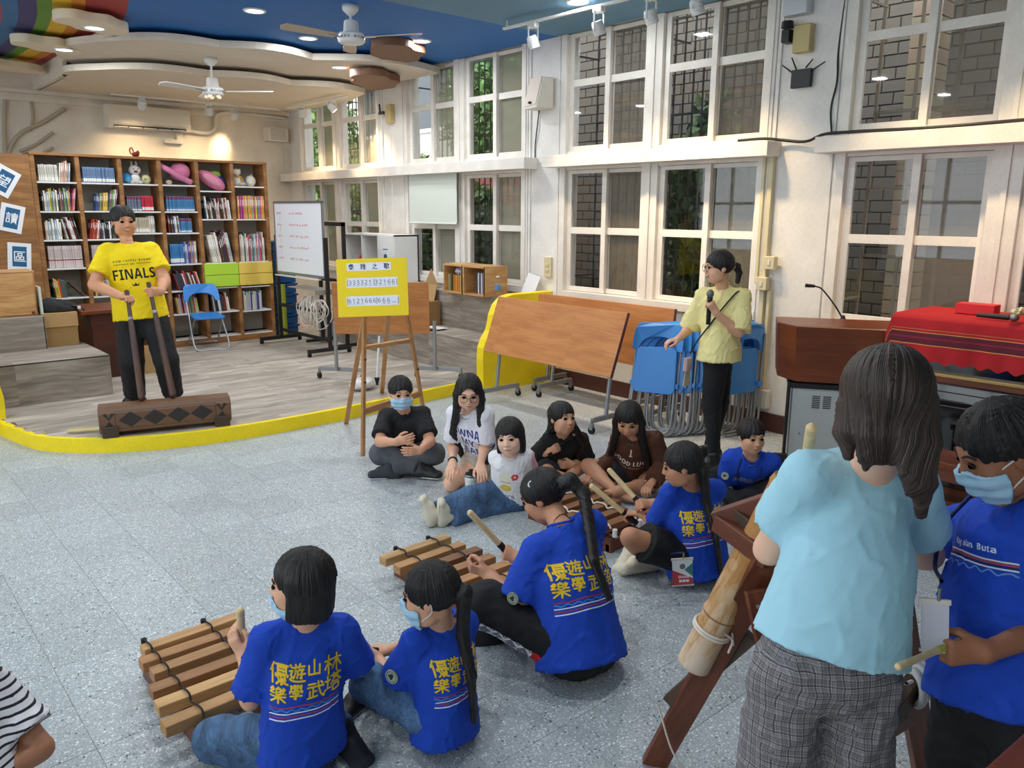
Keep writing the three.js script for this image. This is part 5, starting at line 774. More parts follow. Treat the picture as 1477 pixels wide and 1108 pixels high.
// ================= LECTERN, PIANO =================
{
  const t = thing('lectern', 'wide lectern with a reddish wood top and grey steel cabinet by the window', 'lectern', [5.75, 0, -2.7], -1.0);
  // local: front faces +z, width along x
  const grey = std({ color: rgb(186, 190, 188), roughness: .4, metalness: .2 });
  mesh('cabinet', bx(-.4, .06, -.16, .36, .64, .28, .006), grey, t); mesh('plinth', bx(-.35, 0, -.14, .35, .06, .26, .004), M.black, t);
  for (const s of [-1, 1]) mesh('corner_post', bx(s * .4 - .035, 0, .2, s * .45 + .035, .68, .3, .006), M.black, t);
  mesh('door', bx(-.36, .08, .28, .0, .63, .292, .003), grey, t); mesh('door', bx(.003, .08, .28, .36, .63, .292, .003), grey, t);
  for (const x of [-.26, .1]) for (const k of [0, 1]) mesh('vent', [...Array(7)].map((_, i) => bx(x + k * .075, .5 + i * .014, .291, x + k * .075 + .055, .507 + i * .014, .294)), M.black, t);
  mesh('lock', rod([-.33, .3, .29], [-.33, .3, .3], .008), M.steel, t);
  const hood = extr([[-.41, .34], [-.53, .16], [-.53, -.17], [.4, -.17], [.4, .24], [.35, .34]], .4, .006); hood.rotateX(Math.PI / 2); hood.translate(0, 1.1, 0); { const p = hood.attributes.position; for (let i = 0; i < p.count; i++) { const y = p.getY(i), k = (1.1 - y) / .4; p.setX(i, p.getX(i) * (1 - .05 * k)); p.setZ(i, p.getZ(i) - .03 * k); } hood.computeVertexNormals(); } mesh('hood', boxUV(hood), M.mahogany, t);
  mesh('under_shelf', bx(-.43, .64, -.16, .43, .68, .29, .004), M.black, t); mesh('latch', bx(-.5, .1, .29, -.4, .14, .33, .006), M.black, t);
  const mic = thing('gooseneck_microphone', 'black gooseneck microphone bending left above the lectern', 'microphone', [0, 0, 0]);
  mesh('neck', tube([[6.05, 1.08, -2.92], [6.02, 1.16, -2.96], [5.97, 1.27, -3.03], [5.94, 1.32, -3.07], [5.9, 1.335, -3.1]], .006, 30, 6), M.black, mic); mesh('head', rod([5.9, 1.335, -3.1], [5.85, 1.34, -3.15], .012, .016), M.black, mic); mesh('base', rod([6.05, 1.08, -2.92], [6.05, 1.11, -2.92], .022, .012), M.black, mic);
  // upright piano along the window wall
  const p = thing('upright_piano', 'black glossy upright piano along the window wall under a red cloth', 'piano', [5.55, 0, -1.55]);
  const gloss = new THREE.MeshPhysicalMaterial({ color: rgb(12, 12, 14), roughness: .12, clearcoat: 1, clearcoatRoughness: .05 });
  mesh('case', bx(.04, .08, -.74, .6, 1.2, .74, .006), gloss, p); mesh('top_lid', bx(.0, 1.2, -.76, .62, 1.225, .76, .006), gloss, p);
  mesh('upper_panel', bx(.02, .82, -.66, .04, 1.18, .66, .004), gloss, p); mesh('key_slip', bx(-.22, .62, -.72, .04, .7, .72, .008), gloss, p); mesh('fallboard', (() => { const g = bx(-.2, .7, -.68, .03, .73, .68, .006); return g; })(), gloss, p);
  mesh('brass_strip', bx(-.03, .84, -.68, .03, .862, .68, .003), std({ color: rgb(196, 160, 100), metalness: .8, roughness: .3 }), p); mesh('rail', bx(-.02, .8, -.7, .03, .842, .7, .004), M.mahogany, p);
  mesh('lower_panel', bx(.02, .14, -.66, .04, .6, .66, .004), gloss, p); for (const z of [-.69, .69]) mesh('leg', bx(-.2, 0, z - .035, -.13, .62, z + .035, .008), gloss, p); mesh('toe_block', bx(-.24, 0, -.74, .6, .08, .74, .006), M.mahogany, p);
  mesh('pedal', [-.1, 0, .1].map((z) => bx(-.08, .05, z - .02, .02, .062, z + .02, .004)), std({ color: rgb(190, 160, 90), metalness: .9, roughness: .3 }), p);
  const be = thing('piano_bench', 'low brown wooden bench in front of the piano', 'bench', [5.08, 0, -1.6]); mesh('seat', bx(-.15, .4, -.4, .15, .44, .4, .006), M.mahogany, be); for (const [x, z] of [[-.12, -.36], [.12, -.36], [-.12, .36], [.12, .36]]) mesh('leg', bx(x - .02, 0, z - .02, x + .02, .4, z + .02, .003), M.redwood, be); mesh('apron', [bx(-.13, .32, -.38, -.11, .4, .38), bx(.11, .32, -.38, .13, .4, .38)], M.redwood, be);
  // red cloth draped over the top
  const ct = ctex(canvas(512, 512, (c) => { c.fillStyle = '#b40d1a'; c.fillRect(0, 0, 512, 512); const band = (y, h, s) => { c.fillStyle = s; c.fillRect(0, y, 512, h); }; band(398, 46, '#5a0f26'); band(398, 3, '#d8a850'); band(416, 6, '#8a1634'); band(441, 3, '#d8a850'); band(388, 2, '#b88a50'); c.globalAlpha = .25; for (let i = 0; i < 200; i++) band(i * 2.6, 1, i % 2 ? '#000' : '#f04050'); }));
  const NX = 20, NZ = 120, pos = [], uv = [], idx = []; const prof = [[.62, 1.232], [.3, 1.236], [.02, 1.236], [-.02, 1.23], [-.035, 1.2], [-.04, 1.1], [-.045, 1.0], [-.05, .93]];
  const pl = []; let s = 0; prof.forEach(([x, y], i) => { if (i) s += Math.hypot(x - prof[i - 1][0], y - prof[i - 1][1]); pl.push(s); });
  for (let k = 0; k <= NZ; k++) { const z = -.8 + 1.6 * k / NZ; for (let i = 0; i < prof.length; i++) { const [x, y] = prof[i], drop = Math.max(0, (1.23 - y) / .3), wv = Math.sin(z * 34) * .008 * drop + Math.sin(z * 11 + 1) * .012 * drop; const endDrop = Math.max(0, Math.abs(z) - .77) * 6; pos.push(5.55 + x - wv, y - endDrop * (drop > 0 ? .6 : .8) - (i === 7 ? .012 * Math.sin(z * 60) : 0), -1.55 + z); uv.push(z / .8, 1 - pl[i] / s * .98); } }
  const n = prof.length; for (let k = 0; k < NZ; k++) for (let i = 0; i < n - 1; i++) { const a = k * n + i; idx.push(a, a + 1, a + n, a + 1, a + n + 1, a + n); }
  const g = new THREE.BufferGeometry(); g.setAttribute('position', new THREE.Float32BufferAttribute(pos, 3)); g.setAttribute('uv', new THREE.Float32BufferAttribute(uv, 2)); g.setIndex(idx); g.computeVertexNormals(); tag(mesh('piano_cloth', g, std({ map: ct, roughness: .8, side: THREE.DoubleSide, bumpMap: weaveBump, bumpScale: .0006 })), 'red woven cloth with dark striped bands draped over the piano top', 'cloth');
  tag(mesh('red_box', bx(5.78, 1.24, -2.02, 5.9, 1.31, -1.78, .004), std({ color: rgb(206, 20, 30), roughness: .5 })), 'small red box on the piano cloth behind the microphone', 'box');
  const mi = thing('microphone', 'black handheld microphone lying on the red piano cloth beside the flowers', 'microphone', [5.6, 1.262, -1.72]); mesh('handle', rod([0, 0, -.1], [.02, 0, .08], .014, .019), M.black, mi); mesh('head', ball(.025, .002, .105, .026, .026, .03), M.steel, mi);
  const fl = thing('flower_arrangement', 'bouquet of cream and peach flowers with green leaves on the piano cloth', 'flowers', [5.62, 1.24, -1.46]); const q = rng(55);
  for (let k = 0; k < 12; k++) { const x = (q() - .5) * .2, y = .03 + q() * .09, z = (q() - .4) * .34, pet = []; for (let j = 0; j < 9; j++) { const e = ball(.02 + .006 * (j % 2), .004 * (j % 3), 0, .02, .006, .013, 6); e.rotateZ(.5 + .3 * (j % 2)); e.rotateY(j * .7); e.translate(x, y, z); pet.push(e); } mesh('blossom', pet, std({ color: k % 3 ? rgb(240, 214, 186) : rgb(240, 232, 190), roughness: .6 }), fl); }
  for (let k = 0; k < 14; k++) { const a = q() * 6.28, g2 = ball(.09, 0, 0, .07, .004, .014, 6); g2.rotateZ(.15 * q()); g2.rotateY(a); g2.translate((q() - .5) * .1, .02 + q() * .03, (q() - .4) * .3); mesh('leaf', g2, std({ color: rgb(120, 140, 70), roughness: .6 }), fl); }
}
// ================= WOODEN XYLOPHONES =================
const barWoods = [[206, 156, 100], [192, 138, 86], [198, 147, 92], [184, 129, 80], [214, 168, 110], [202, 152, 94]].map((c, i) => std({ map: woodTex(401 + i * 5, c, c.map((v) => v * .76)), roughness: .55 }));
const darkBars = [[150, 98, 58], [164, 108, 64], [142, 90, 52]].map((c, i) => std({ map: woodTex(441 + i * 5, c, c.map((v) => v * .74)), roughness: .5 }));
const cordBlack = std({ color: rgb(36, 32, 30), roughness: .8 }), cordWhite = std({ color: rgb(222, 210, 196), roughness: .8 });
const rw = rng(123);
function xylophone(lab, bars, mats, railX, cord, y) {
  // bars: [xl, xr, z] lying along x
  const t = thing('wooden_xylophone', lab, 'xylophone', [0, 0, 0]);
  const z0 = bars[0][2] - .03, z1 = bars[bars.length - 1][2] + .05;
  for (const rx of railX) mesh('rail', bx(rx - .02, .0, z0 - .02, rx + .02, y - .062, z1 + .02, .004), M.redwood, t);
  mesh('end_board', bx(railX[0] - .02, .0, z1 - .02, railX[1] + .02, .05, z1 + .01, .003), M.redwood, t);
  bars.forEach(([a, b, z], i) => { const tl = (rw() - .5) * .012; mesh('bar', bar([a, y - .022, z + tl], [b, y - .022, z - tl], .062, .044, V3(0, 1, 0), .004), mats[i % mats.length], t); });
  railX.forEach((rx) => { const pts = [[rx, y + .01, z0 - .02]]; bars.forEach(([a, b, z]) => { pts.push([rx, y + .006, z - .03], [rx + .004, y + .007, z + .03], [rx, y - .01, z + .05]); }); mesh('cord', tube(pts, cord === cordWhite ? .0055 : .004, 90, 6), cord, t); mesh('peg', [rod([rx, y - .03, z0 - .025], [rx, y + .004, z0 - .025], .012), rod([rx, y - .05, z1 + .03], [rx, y - .005, z1 + .03], .014)], cord === cordWhite ? M.white : M.rubber, t); });
  return t;
}
xylophone('light wooden xylophone with black cord in front of the boy at the lower left', [[.79, 1.2, -3.165], [.755, 1.175, -3.062], [.765, 1.175, -2.965], [.725, 1.17, -2.845], [.71, 1.16, -2.735], [.69, 1.15, -2.61]], barWoods, [.815, 1.06], cordBlack, .16);
xylophone('wooden xylophone with black cord in the middle between the two ponytail girls', [[2.0, 2.43, -3.28], [2.0, 2.43, -3.15], [2.03, 2.46, -3.045], [2.06, 2.455, -2.935], [2.09, 2.46, -2.815], [2.09, 2.44, -2.70]], [barWoods[4], barWoods[2], darkBars[0], barWoods[3], barWoods[1], barWoods[5]], [2.12, 2.33], cordBlack, .15);
xylophone('reddish brown xylophone with white cord before the girl in the brown top', [[3.2, 3.65, -3.4], [3.18, 3.66, -3.28], [3.17, 3.62, -3.165], [3.14, 3.57, -3.05], [3.1, 3.5, -2.935], [3.05, 3.47, -2.825]], darkBars, [3.2, 3.42], cordWhite, .15);
xylophone('wooden xylophone mostly cut off at the lower left picture corner', [[-.2, .3, -2.96], [-.2, .28, -2.85], [-.2, .3, -2.74], [-.2, .27, -2.63]], [barWoods[1], barWoods[3], barWoods[0]], [-.1, .2], cordBlack, .14);
// mallets: pale stick with a dark wrapped grip, from tip to end
function mallet(lab, tip, end, r = .013, gripT = .62, gripMat = M.rubber) {
  const name = 'mallet';
  const a = V3(...tip), b = V3(...end), g = a.clone().lerp(b, gripT); const t = thing(name, lab, 'mallet', [a.x, a.y, a.z]); const o = (v) => v.clone().sub(a);
  const st = rod(o(a), o(g), r * 1.05, r); mesh('stick', [st, (() => { const k = ball(0, 0, 0, r * 1.05, r * 1.05, r * 1.05, 8); return k; })()], std({ map: woodTex(461, [232, 208, 160], [212, 184, 134]), roughness: .5 }), t);
  mesh('grip', [rod(o(g), o(b), r * 1.12, r * 1.12)], gripMat, t); return t;
}
// ================= SLIT DRUM ON THE PLATFORM EDGE =================
{
  const A = V3(1.56, 0, -6.76), B2 = V3(2.5, 0, -6.5), mid = A.clone().add(B2).multiplyScalar(.5), ang = -Math.atan2(B2.z - A.z, B2.x - A.x);
  const t = thing('slit_drum', 'long dark wooden slit drum with painted diamonds lying on the platform edge', 'drum', [mid.x, STAGE, mid.z], ang);
  const L = .98, sec = [[-.1, .05], [-.105, .12], [-.1, .19], [-.07, .23], [.07, .235], [.1, .2], [.108, .12], [.1, .05], [.06, .03], [-.06, .03]];
  const g = extr(sec.map(([z, y]) => [z, y]), L, .008, false); g.rotateY(Math.PI / 2); g.translate(-L / 2, 0, 0);
  const tx = ctex(canvas(1024, 256, (c) => { c.fillStyle = '#6e4e36'; c.fillRect(0, 0, 1024, 256); const r = rng(8); c.globalAlpha = .18; for (let i = 0; i < 260; i++) { c.fillStyle = r() > .5 ? '#2c1c12' : '#8c684a'; c.fillRect(r() * 1024, r() * 256, 60 + r() * 200, 1 + r() * 2); } c.globalAlpha = 1; c.fillStyle = '#2e2620'; const n = 4; for (let i = 0; i < n; i++) { const x = 140 + i * 186 + 93; c.beginPath(); c.moveTo(x, 50); c.lineTo(x + 93, 128); c.lineTo(x, 206); c.lineTo(x - 93, 128); c.fill(); } for (const x of [70, 954]) { c.beginPath(); c.moveTo(x - 46, 60); c.lineTo(x, 128); c.lineTo(x + 46, 60); c.lineTo(x + 20, 50); c.lineTo(x, 100); c.lineTo(x - 20, 50); c.fill(); c.beginPath(); c.moveTo(x - 40, 200); c.lineTo(x, 128); c.lineTo(x + 40, 200); c.fill(); } c.strokeStyle = '#2e2620'; c.lineWidth = 5; c.strokeRect(118, 44, 788, 168); }));
  { const p = g.attributes.position, n = g.attributes.normal, uv = g.attributes.uv; for (let i = 0; i < p.count; i++) { const front = n.getZ(i) > .35; uv.setXY(i, front ? p.getX(i) / L + .5 : p.getX(i) / L + .5, front ? (p.getY(i) - .03) / .21 : .04 + .05 * (p.getY(i))); } }
  mesh('body', g, std({ map: tx, roughness: .5 }), t);
  mesh('slot', bx(-.4, .232, -.012, .4, .237, .012), M.black, t);
  for (const x of [-.42, .42]) mesh('foot', [bx(x - .06, 0, .02, x + .06, .09, .13, .008), bx(x - .06, 0, -.12, x + .06, .06, .02, .006)], M.darkwood, t);
  const p0 = (x, y, z) => V3(x, y, z).applyAxisAngle(V3(0, 1, 0), ang).add(V3(mid.x, STAGE, mid.z));
  const st = thing('bamboo_sticks', 'pair of pale bamboo sticks with a ring lying left of the slit drum', 'sticks', [0, 0, 0]); const a = V3(1.36, STAGE + .02, -6.98), b = V3(1.58, STAGE + .03, -6.84); mesh('stick', rod(a, b, .013, .013), std({ color: rgb(212, 196, 140), roughness: .5 }), st); mesh('stick', rod(a.clone().add(V3(.03, 0, -.04)), b.clone().add(V3(.02, 0, -.05)), .012), std({ color: rgb(200, 182, 120), roughness: .5 }), st); const ring = new THREE.TorusGeometry(.03, .009, 8, 20); ring.rotateX(1.2); ring.translate(b.x + .01, b.y + .01, b.z); mesh('ring', ring, M.white, st);
  void p0;
}
// ================= BAMBOO DRUM ON ITS WOODEN STAND =================
{
  const t = thing('drum_stand', 'reddish wooden A-frame stand holding the bamboo tube at the lower right', 'stand', [0, 0, 0]);
  const tc = V3(-.66, .35, .75);
  mesh('leg', bar([1.984, 0, -1.485], [1.955, 1.06, -1.035], .085, .032, tc), M.redwood, t);
  mesh('leg', bar([1.96, 0, -.86], [1.93, .83, -1.11], .07, .03, tc), M.redwood, t);
  mesh('leg', bar([2.67, 0, -.84], [2.19, .86, -.83], .085, .032, tc), M.redwood, t);
  mesh('stretcher', bar([1.96, .29, -1.41], [2.03, .62, -1.18], .035, .06, V3(0, 1, 0)), M.darkwood, t);
  mesh('stretcher', bar([2.22, .61, -.74], [2.0, .5, -.77], .045, .06, V3(0, 1, 0)), M.darkwood, t);
  mesh('rear_rail', bar([1.96, .25, -.95], [2.52, .3, -.84], .03, .05, V3(0, 1, 0)), M.redwood, t);
  mesh('bolt', rod([1.898, .80, -1.07], [1.91, .79, -1.09], .007), M.steel, t);
  const b = thing('bamboo_tube', 'thick weathered bamboo tube lashed slanting on the wooden stand', 'bamboo', [0, 0, 0]);
  const p0 = V3(1.915, .505, -1.3), p1 = V3(2.03, 1.15, -1.09), dir = p1.clone().sub(p0), Lb = dir.length(); dir.normalize();
  const pr = []; const N = 60; for (let i = 0; i <= N; i++) { const s = i / N, y = s * Lb; let r = .052 - .004 * s; for (const k of [.3, .62, .97]) r += .004 * Math.exp(-(((s - k) / .012) ** 2)) - .002 * Math.exp(-(((s - k - .03) / .015) ** 2)); pr.push([r, y]); }
  const prof = [[.04, .02], [.046, 0], ...pr, [.04, Lb], [0, Lb - .02]];
  const gt = lathe(prof, 32); const bt = ctex(canvas(256, 512, (c) => { const r = rng(31); c.fillStyle = '#b07c40'; c.fillRect(0, 0, 256, 512); for (let i = 0; i < 900; i++) { const y = r() * 512; c.globalAlpha = .25 * r(); c.fillStyle = r() > .5 ? '#7a4c22' : '#c89858'; c.fillRect(r() * 256, y, 1 + r() * 3, 20 + r() * 90); } for (let i = 0; i < 420; i++) { const y = 512 - r() * r() * 360; c.globalAlpha = .32 * r(); c.fillStyle = '#d8c6b4'; c.beginPath(); c.ellipse(r() * 256, y, 3 + r() * 14, 10 + r() * 40, 0, 0, 7); c.fill(); } c.globalAlpha = .7; c.fillStyle = '#6a4420'; for (const k of [.3, .62, .97]) c.fillRect(0, 512 * (1 - k) - 3, 256, 5); }));
  gt.applyMatrix4(new THREE.Matrix4().makeRotationFromQuaternion(new THREE.Quaternion().setFromUnitVectors(V3(0, 1, 0), dir)).setPosition(p0)); mesh('tube', gt, std({ map: bt, roughness: .6 }), b);
  const at = (s) => p0.clone().addScaledVector(dir, s * Lb); const lash = []; for (const s of [.2, .215]) { const c = at(s), r = new THREE.TorusGeometry(.057, .005, 6, 28); r.applyMatrix4(new THREE.Matrix4().makeRotationFromQuaternion(new THREE.Quaternion().setFromUnitVectors(V3(0, 0, 1), dir)).setPosition(c)); lash.push(r); } const k = at(.2); lash.push(tube([[k.x - .02, k.y + .02, k.z + .06], [k.x + .01, k.y - .01, k.z + .07], [k.x, k.y - .05, k.z + .065]], .004, 12, 5), tube([[k.x + .02, k.y + .01, k.z + .06], [k.x + .035, k.y - .04, k.z + .06]], .004, 8, 5)); mesh('lashing', lash, cordWhite, b);
  const cl = thing('wooden_bracket', 'reddish wooden frame bracket with screws at the top of the bamboo tube', 'bracket', [0, 0, 0]);
  mesh('rail', bar([1.985, .975, -1.3], [2.06, 1.1, -1.09], .045, .05), M.redwood, cl); mesh('rail', bar([1.985, .97, -1.29], [1.94, .93, -1.08], .045, .055), M.redwood, cl); mesh('rail', bar([2.0, 1.01, -1.24], [1.975, .97, -1.1], .03, .035), M.darkwood, cl);
  for (const [x, y, z] of [[1.963, .972, -1.25], [1.954, .96, -1.2], [1.94, .94, -1.12]]) mesh('screw', ball(x - .004, y, z + .012, .006, .006, .006, 6), M.steel, cl);
  tag(mesh('floor_string', tube([[1.9, .31, -1.42], [1.95, .1, -1.36], [2.02, .006, -1.27], [2.03, .006, -1.1], [2.05, .006, -.98]], .0035, 40, 5), cordWhite), 'thin white string running from the stand stretcher down along the floor', 'string');
  const rp = thing('white_rope', 'white rope knotted round the right stretcher of the wooden stand', 'rope', [2.19, .6, -.74]); const ro = []; for (let i = 0; i < 3; i++) { const r = new THREE.TorusGeometry(.045, .012, 8, 24); r.rotateY(.9 + i * .2); r.rotateX(.3 * i); r.translate((i - 1) * .016, (i - 1) * .01, 0); ro.push(r); } mesh('coil', ro, M.white, rp); mesh('tail', tube([[-.04, .02, 0], [-.08, .03, .0], [-.11, .05, .01]], .006, 10, 5), M.white, rp);
}
// brown wooden table corner at the lower right
{
  const t = thing('wooden_table', 'reddish brown wooden table top cutting the lower right picture corner', 'table', [0, 0, 0]);
  const g = extr([[1.455, .372], [1.67, .354], [1.8, .25], [1.75, .0], [1.4, .05]], .04, .004); g.rotateX(-Math.PI / 2); g.translate(0, .86, 0); mesh('table_top', boxUV(g), M.mahogany, t); for (const [x, z] of [[1.5, -.33], [1.7, -.06]]) mesh('leg', bx(x - .03, 0, z - .03, x + .03, .86, z + .03, .004), M.redwood, t); mesh('apron', bar([1.5, .82, -.33], [1.7, .82, -.06], .02, .07), M.redwood, t);
}
// white steel tumbler beside the girl in glasses
{ const t = thing('tumbler', 'white steel tumbler with a steel rim standing before the girl with glasses', 'cup', [3.08, 0, -3.9]); mesh('body', lathe([[0, 0], [.03, 0], [.034, .01], [.042, .17], [.043, .185], [0, .185]], 28), M.white, t); mesh('rim', lathe([[.038, .185], [.044, .185], [.044, .2], [.038, .2]], 28), M.steel, t); mesh('lid', lathe([[0, .197], [.04, .197], [.038, .206], [.016, .208], [.016, .23], [0, .232]], 24), M.rubber, t); }
// ================= PEOPLE: one smooth field per body, meshed with surface nets =================
const smin = (a, b, k) => { const h = Math.max(k - Math.abs(a - b), 0) / k; return Math.min(a, b) - h * h * k * .25; };
function cap(a, b, ra, rb) { const ax = a.x, ay = a.y, az = a.z, dx = b.x - ax, dy = b.y - ay, dz = b.z - az, L = dx * dx + dy * dy + dz * dz || 1e-9, dr = rb - ra; return (x, y, z) => { const px = x - ax, py = y - ay, pz = z - az; let t = (px * dx + py * dy + pz * dz) / L; t = t < 0 ? 0 : t > 1 ? 1 : t; const qx = px - dx * t, qy = py - dy * t, qz = pz - dz * t; return Math.sqrt(qx * qx + qy * qy + qz * qz) - ra - dr * t; }; }
// elliptical capsule: axis a -> b, side vector s, half widths across (w) and deep (d)
function ecap(a, b, s, wa, da, wb, db) {
  const u = b.clone().sub(a), L = u.length() || 1e-6; u.divideScalar(L); const r = s.clone().addScaledVector(u, -s.dot(u)).normalize(), f = u.clone().cross(r);
  return (x, y, z) => { const px = x - a.x, py = y - a.y, pz = z - a.z, v = px * u.x + py * u.y + pz * u.z, t = Math.min(1, Math.max(0, v / L)), o = v < 0 ? v : v > L ? v - L : 0, w = wa + (wb - wa) * t, d = da + (db - da) * t, m = Math.min(w, d), X = (px * r.x + py * r.y + pz * r.z) / w, Z = (px * f.x + py * f.y + pz * f.z) / d, Y = o / m; const k0 = Math.sqrt(X * X + Y * Y + Z * Z), k1 = Math.sqrt(X * X / w / w + Z * Z / d / d + Y * Y / m / m); return k1 < 1e-9 ? -m : k0 * (k0 - 1) / k1; };
}
function elli(c, X, Y, Z, rx, ry, rz) { return (x, y, z) => { const px = x - c.x, py = y - c.y, pz = z - c.z, a = (px * X.x + py * X.y + pz * X.z) / rx, b = (px * Y.x + py * Y.y + pz * Y.z) / ry, d = (px * Z.x + py * Z.y + pz * Z.z) / rz; const k0 = Math.sqrt(a * a + b * b + d * d), k1 = Math.sqrt(a * a / rx / rx + b * b / ry / ry + d * d / rz / rz); return k1 < 1e-9 ? -Math.min(rx, ry, rz) : k0 * (k0 - 1) / k1; }; }
const cutBy = (f, p, n) => (x, y, z) => Math.max(f(x, y, z), (x - p.x) * n.x + (y - p.y) * n.y + (z - p.z) * n.z);
// join prims [[fn, k], ...] with smooth minimum
function join(prims) { return (x, y, z) => { let d = 1e3; for (let i = 0; i < prims.length; i++) d = smin(d, prims[i][0](x, y, z), prims[i][1]); return d; }; }
function netMesh(fn, mn, mx, cell) {
  const nx = Math.ceil((mx.x - mn.x) / cell) + 1, ny = Math.ceil((mx.y - mn.y) / cell) + 1, nz = Math.ceil((mx.z - mn.z) / cell) + 1, F = new Float32Array(nx * ny * nz).fill(1), B = 8, at = (i, j, k) => (k * ny + j) * nx + i;
  for (let bz = 0; bz < nz; bz += B) for (let by = 0; by < ny; by += B) for (let bx2 = 0; bx2 < nx; bx2 += B) {
    const c = fn(mn.x + (bx2 + 3.5) * cell, mn.y + (by + 3.5) * cell, mn.z + (bz + 3.5) * cell), ez = Math.min(nz, bz + B), ey = Math.min(ny, by + B), ex = Math.min(nx, bx2 + B), far = Math.abs(c) > cell * 12;
    for (let k = bz; k < ez; k++) for (let j = by; j < ey; j++) { let o = at(bx2, j, k); if (far) for (let i = bx2; i < ex; i++) F[o++] = c; else for (let i = bx2; i < ex; i++) F[o++] = fn(mn.x + i * cell, mn.y + j * cell, mn.z + k * cell); }
  }
  const id = new Int32Array(nx * ny * nz).fill(-1), pos = [], idx = [];
  const C = [0, 1, nx, nx + 1, nx * ny, nx * ny + 1, nx * ny + nx, nx * ny + nx + 1], E = [[0, 1], [2, 3], [4, 5], [6, 7], [0, 2], [1, 3], [4, 6], [5, 7], [0, 4], [1, 5], [2, 6], [3, 7]];
  for (let k = 0; k < nz - 1; k++) for (let j = 0; j < ny - 1; j++) for (let i = 0; i < nx - 1; i++) {
    const o = at(i, j, k); let m = 0; for (let q = 0; q < 8; q++) if (F[o + C[q]] < 0) m |= 1 << q;
    if (m === 0 || m === 255) continue;
    let sx = 0, sy = 0, sz = 0, n = 0;
    for (const [a, b] of E) { const fa = F[o + C[a]], fb = F[o + C[b]]; if ((fa < 0) === (fb < 0)) continue; const t = fa / (fa - fb); sx += (a & 1) + t * ((b & 1) - (a & 1)); sy += (a >> 1 & 1) + t * ((b >> 1 & 1) - (a >> 1 & 1)); sz += (a >> 2) + t * ((b >> 2) - (a >> 2)); n++; }
    id[o] = pos.length / 3; pos.push(mn.x + (i + sx / n) * cell, mn.y + (j + sy / n) * cell, mn.z + (k + sz / n) * cell);
  }
  const quad = (a, b, c, d, f) => { if (a < 0 || b < 0 || c < 0 || d < 0) return; if (f) idx.push(a, b, c, a, c, d); else idx.push(a, c, b, a, d, c); };
  for (let k = 1; k < nz - 1; k++) for (let j = 1; j < ny - 1; j++) for (let i = 1; i < nx - 1; i++) {
    const o = at(i, j, k), s = F[o] < 0;
    if (s !== F[o + 1] < 0) quad(id[o - nx - nx * ny], id[o - nx * ny], id[o], id[o - nx], s);
    if (s !== F[o + nx] < 0) quad(id[o - 1 - nx * ny], id[o - 1], id[o], id[o - nx * ny], s);
    if (s !== F[o + nx * ny] < 0) quad(id[o - 1 - nx], id[o - nx], id[o], id[o - 1], s);
  }
  const g = new THREE.BufferGeometry(); g.setAttribute('position', new THREE.Float32BufferAttribute(pos, 3)); g.setIndex(idx); g.computeVertexNormals(); g.setAttribute('uv', new THREE.Float32BufferAttribute(new Float32Array(pos.length / 3 * 2), 2)); return g;
}
function boundsOf(pts, pad) { const b = new THREE.Box3(); for (const p of pts) b.expandByPoint(p); b.min.addScalar(-pad); b.max.addScalar(pad); return b; }
const CAMR = V3(Math.cos(.7222), 0, Math.sin(.7222)), CAMB = V3(-Math.sin(.7222), 0, Math.cos(.7222));   // picture right, towards the camera (floor plane)
const heading = (deg) => { const t = THREE.MathUtils.degToRad(deg); return CAMB.clone().multiplyScalar(Math.cos(t)).addScaledVector(CAMR, Math.sin(t)); };
const skinMat = (c) => std({ color: rgb(...c.map((k) => Math.min(240, k * 1.06))), roughness: .52 });
const strandTex = (() => { const n1 = pnoise(81, 128), n2 = pnoise(83, 32); return [0, 1].map((k) => dataTex(256, (u, v) => { const g = n1(u, v * .03) * .6 + n2(u, v * .06) * .4, c = k ? 255 * g : 120 + 135 * g; return [c, c, c]; }, !k)); })();
const hairMat = std({ color: rgb(30, 24, 21), map: strandTex[0], bumpMap: strandTex[1], bumpScale: .004, roughness: .5 }), hairBrown = std({ color: rgb(78, 60, 50), map: strandTex[0], bumpMap: strandTex[1], bumpScale: .004, roughness: .5 });
const jeanMat = std({ map: (() => { const n = pnoise(71, 64), m = pnoise(73, 8); return dataTex(128, (u, v) => { const g = .86 + .28 * (n(u, v) - .5) + .3 * (m(u, v) - .5); return [84 * g, 118 * g, 158 * g]; }); })(), roughness: .85 });
const lipMat = std({ color: rgb(168, 98, 88), roughness: .5 }), browMat = std({ color: rgb(38, 28, 24), roughness: .8 }), eyeWhite = std({ color: rgb(214, 206, 198), roughness: .3 }), eyeDark = std({ color: rgb(22, 16, 13), roughness: .2 });
const maskMat = std({ color: rgb(168, 206, 230), roughness: .8, bumpMap: weaveBump, bumpScale: .0004 });

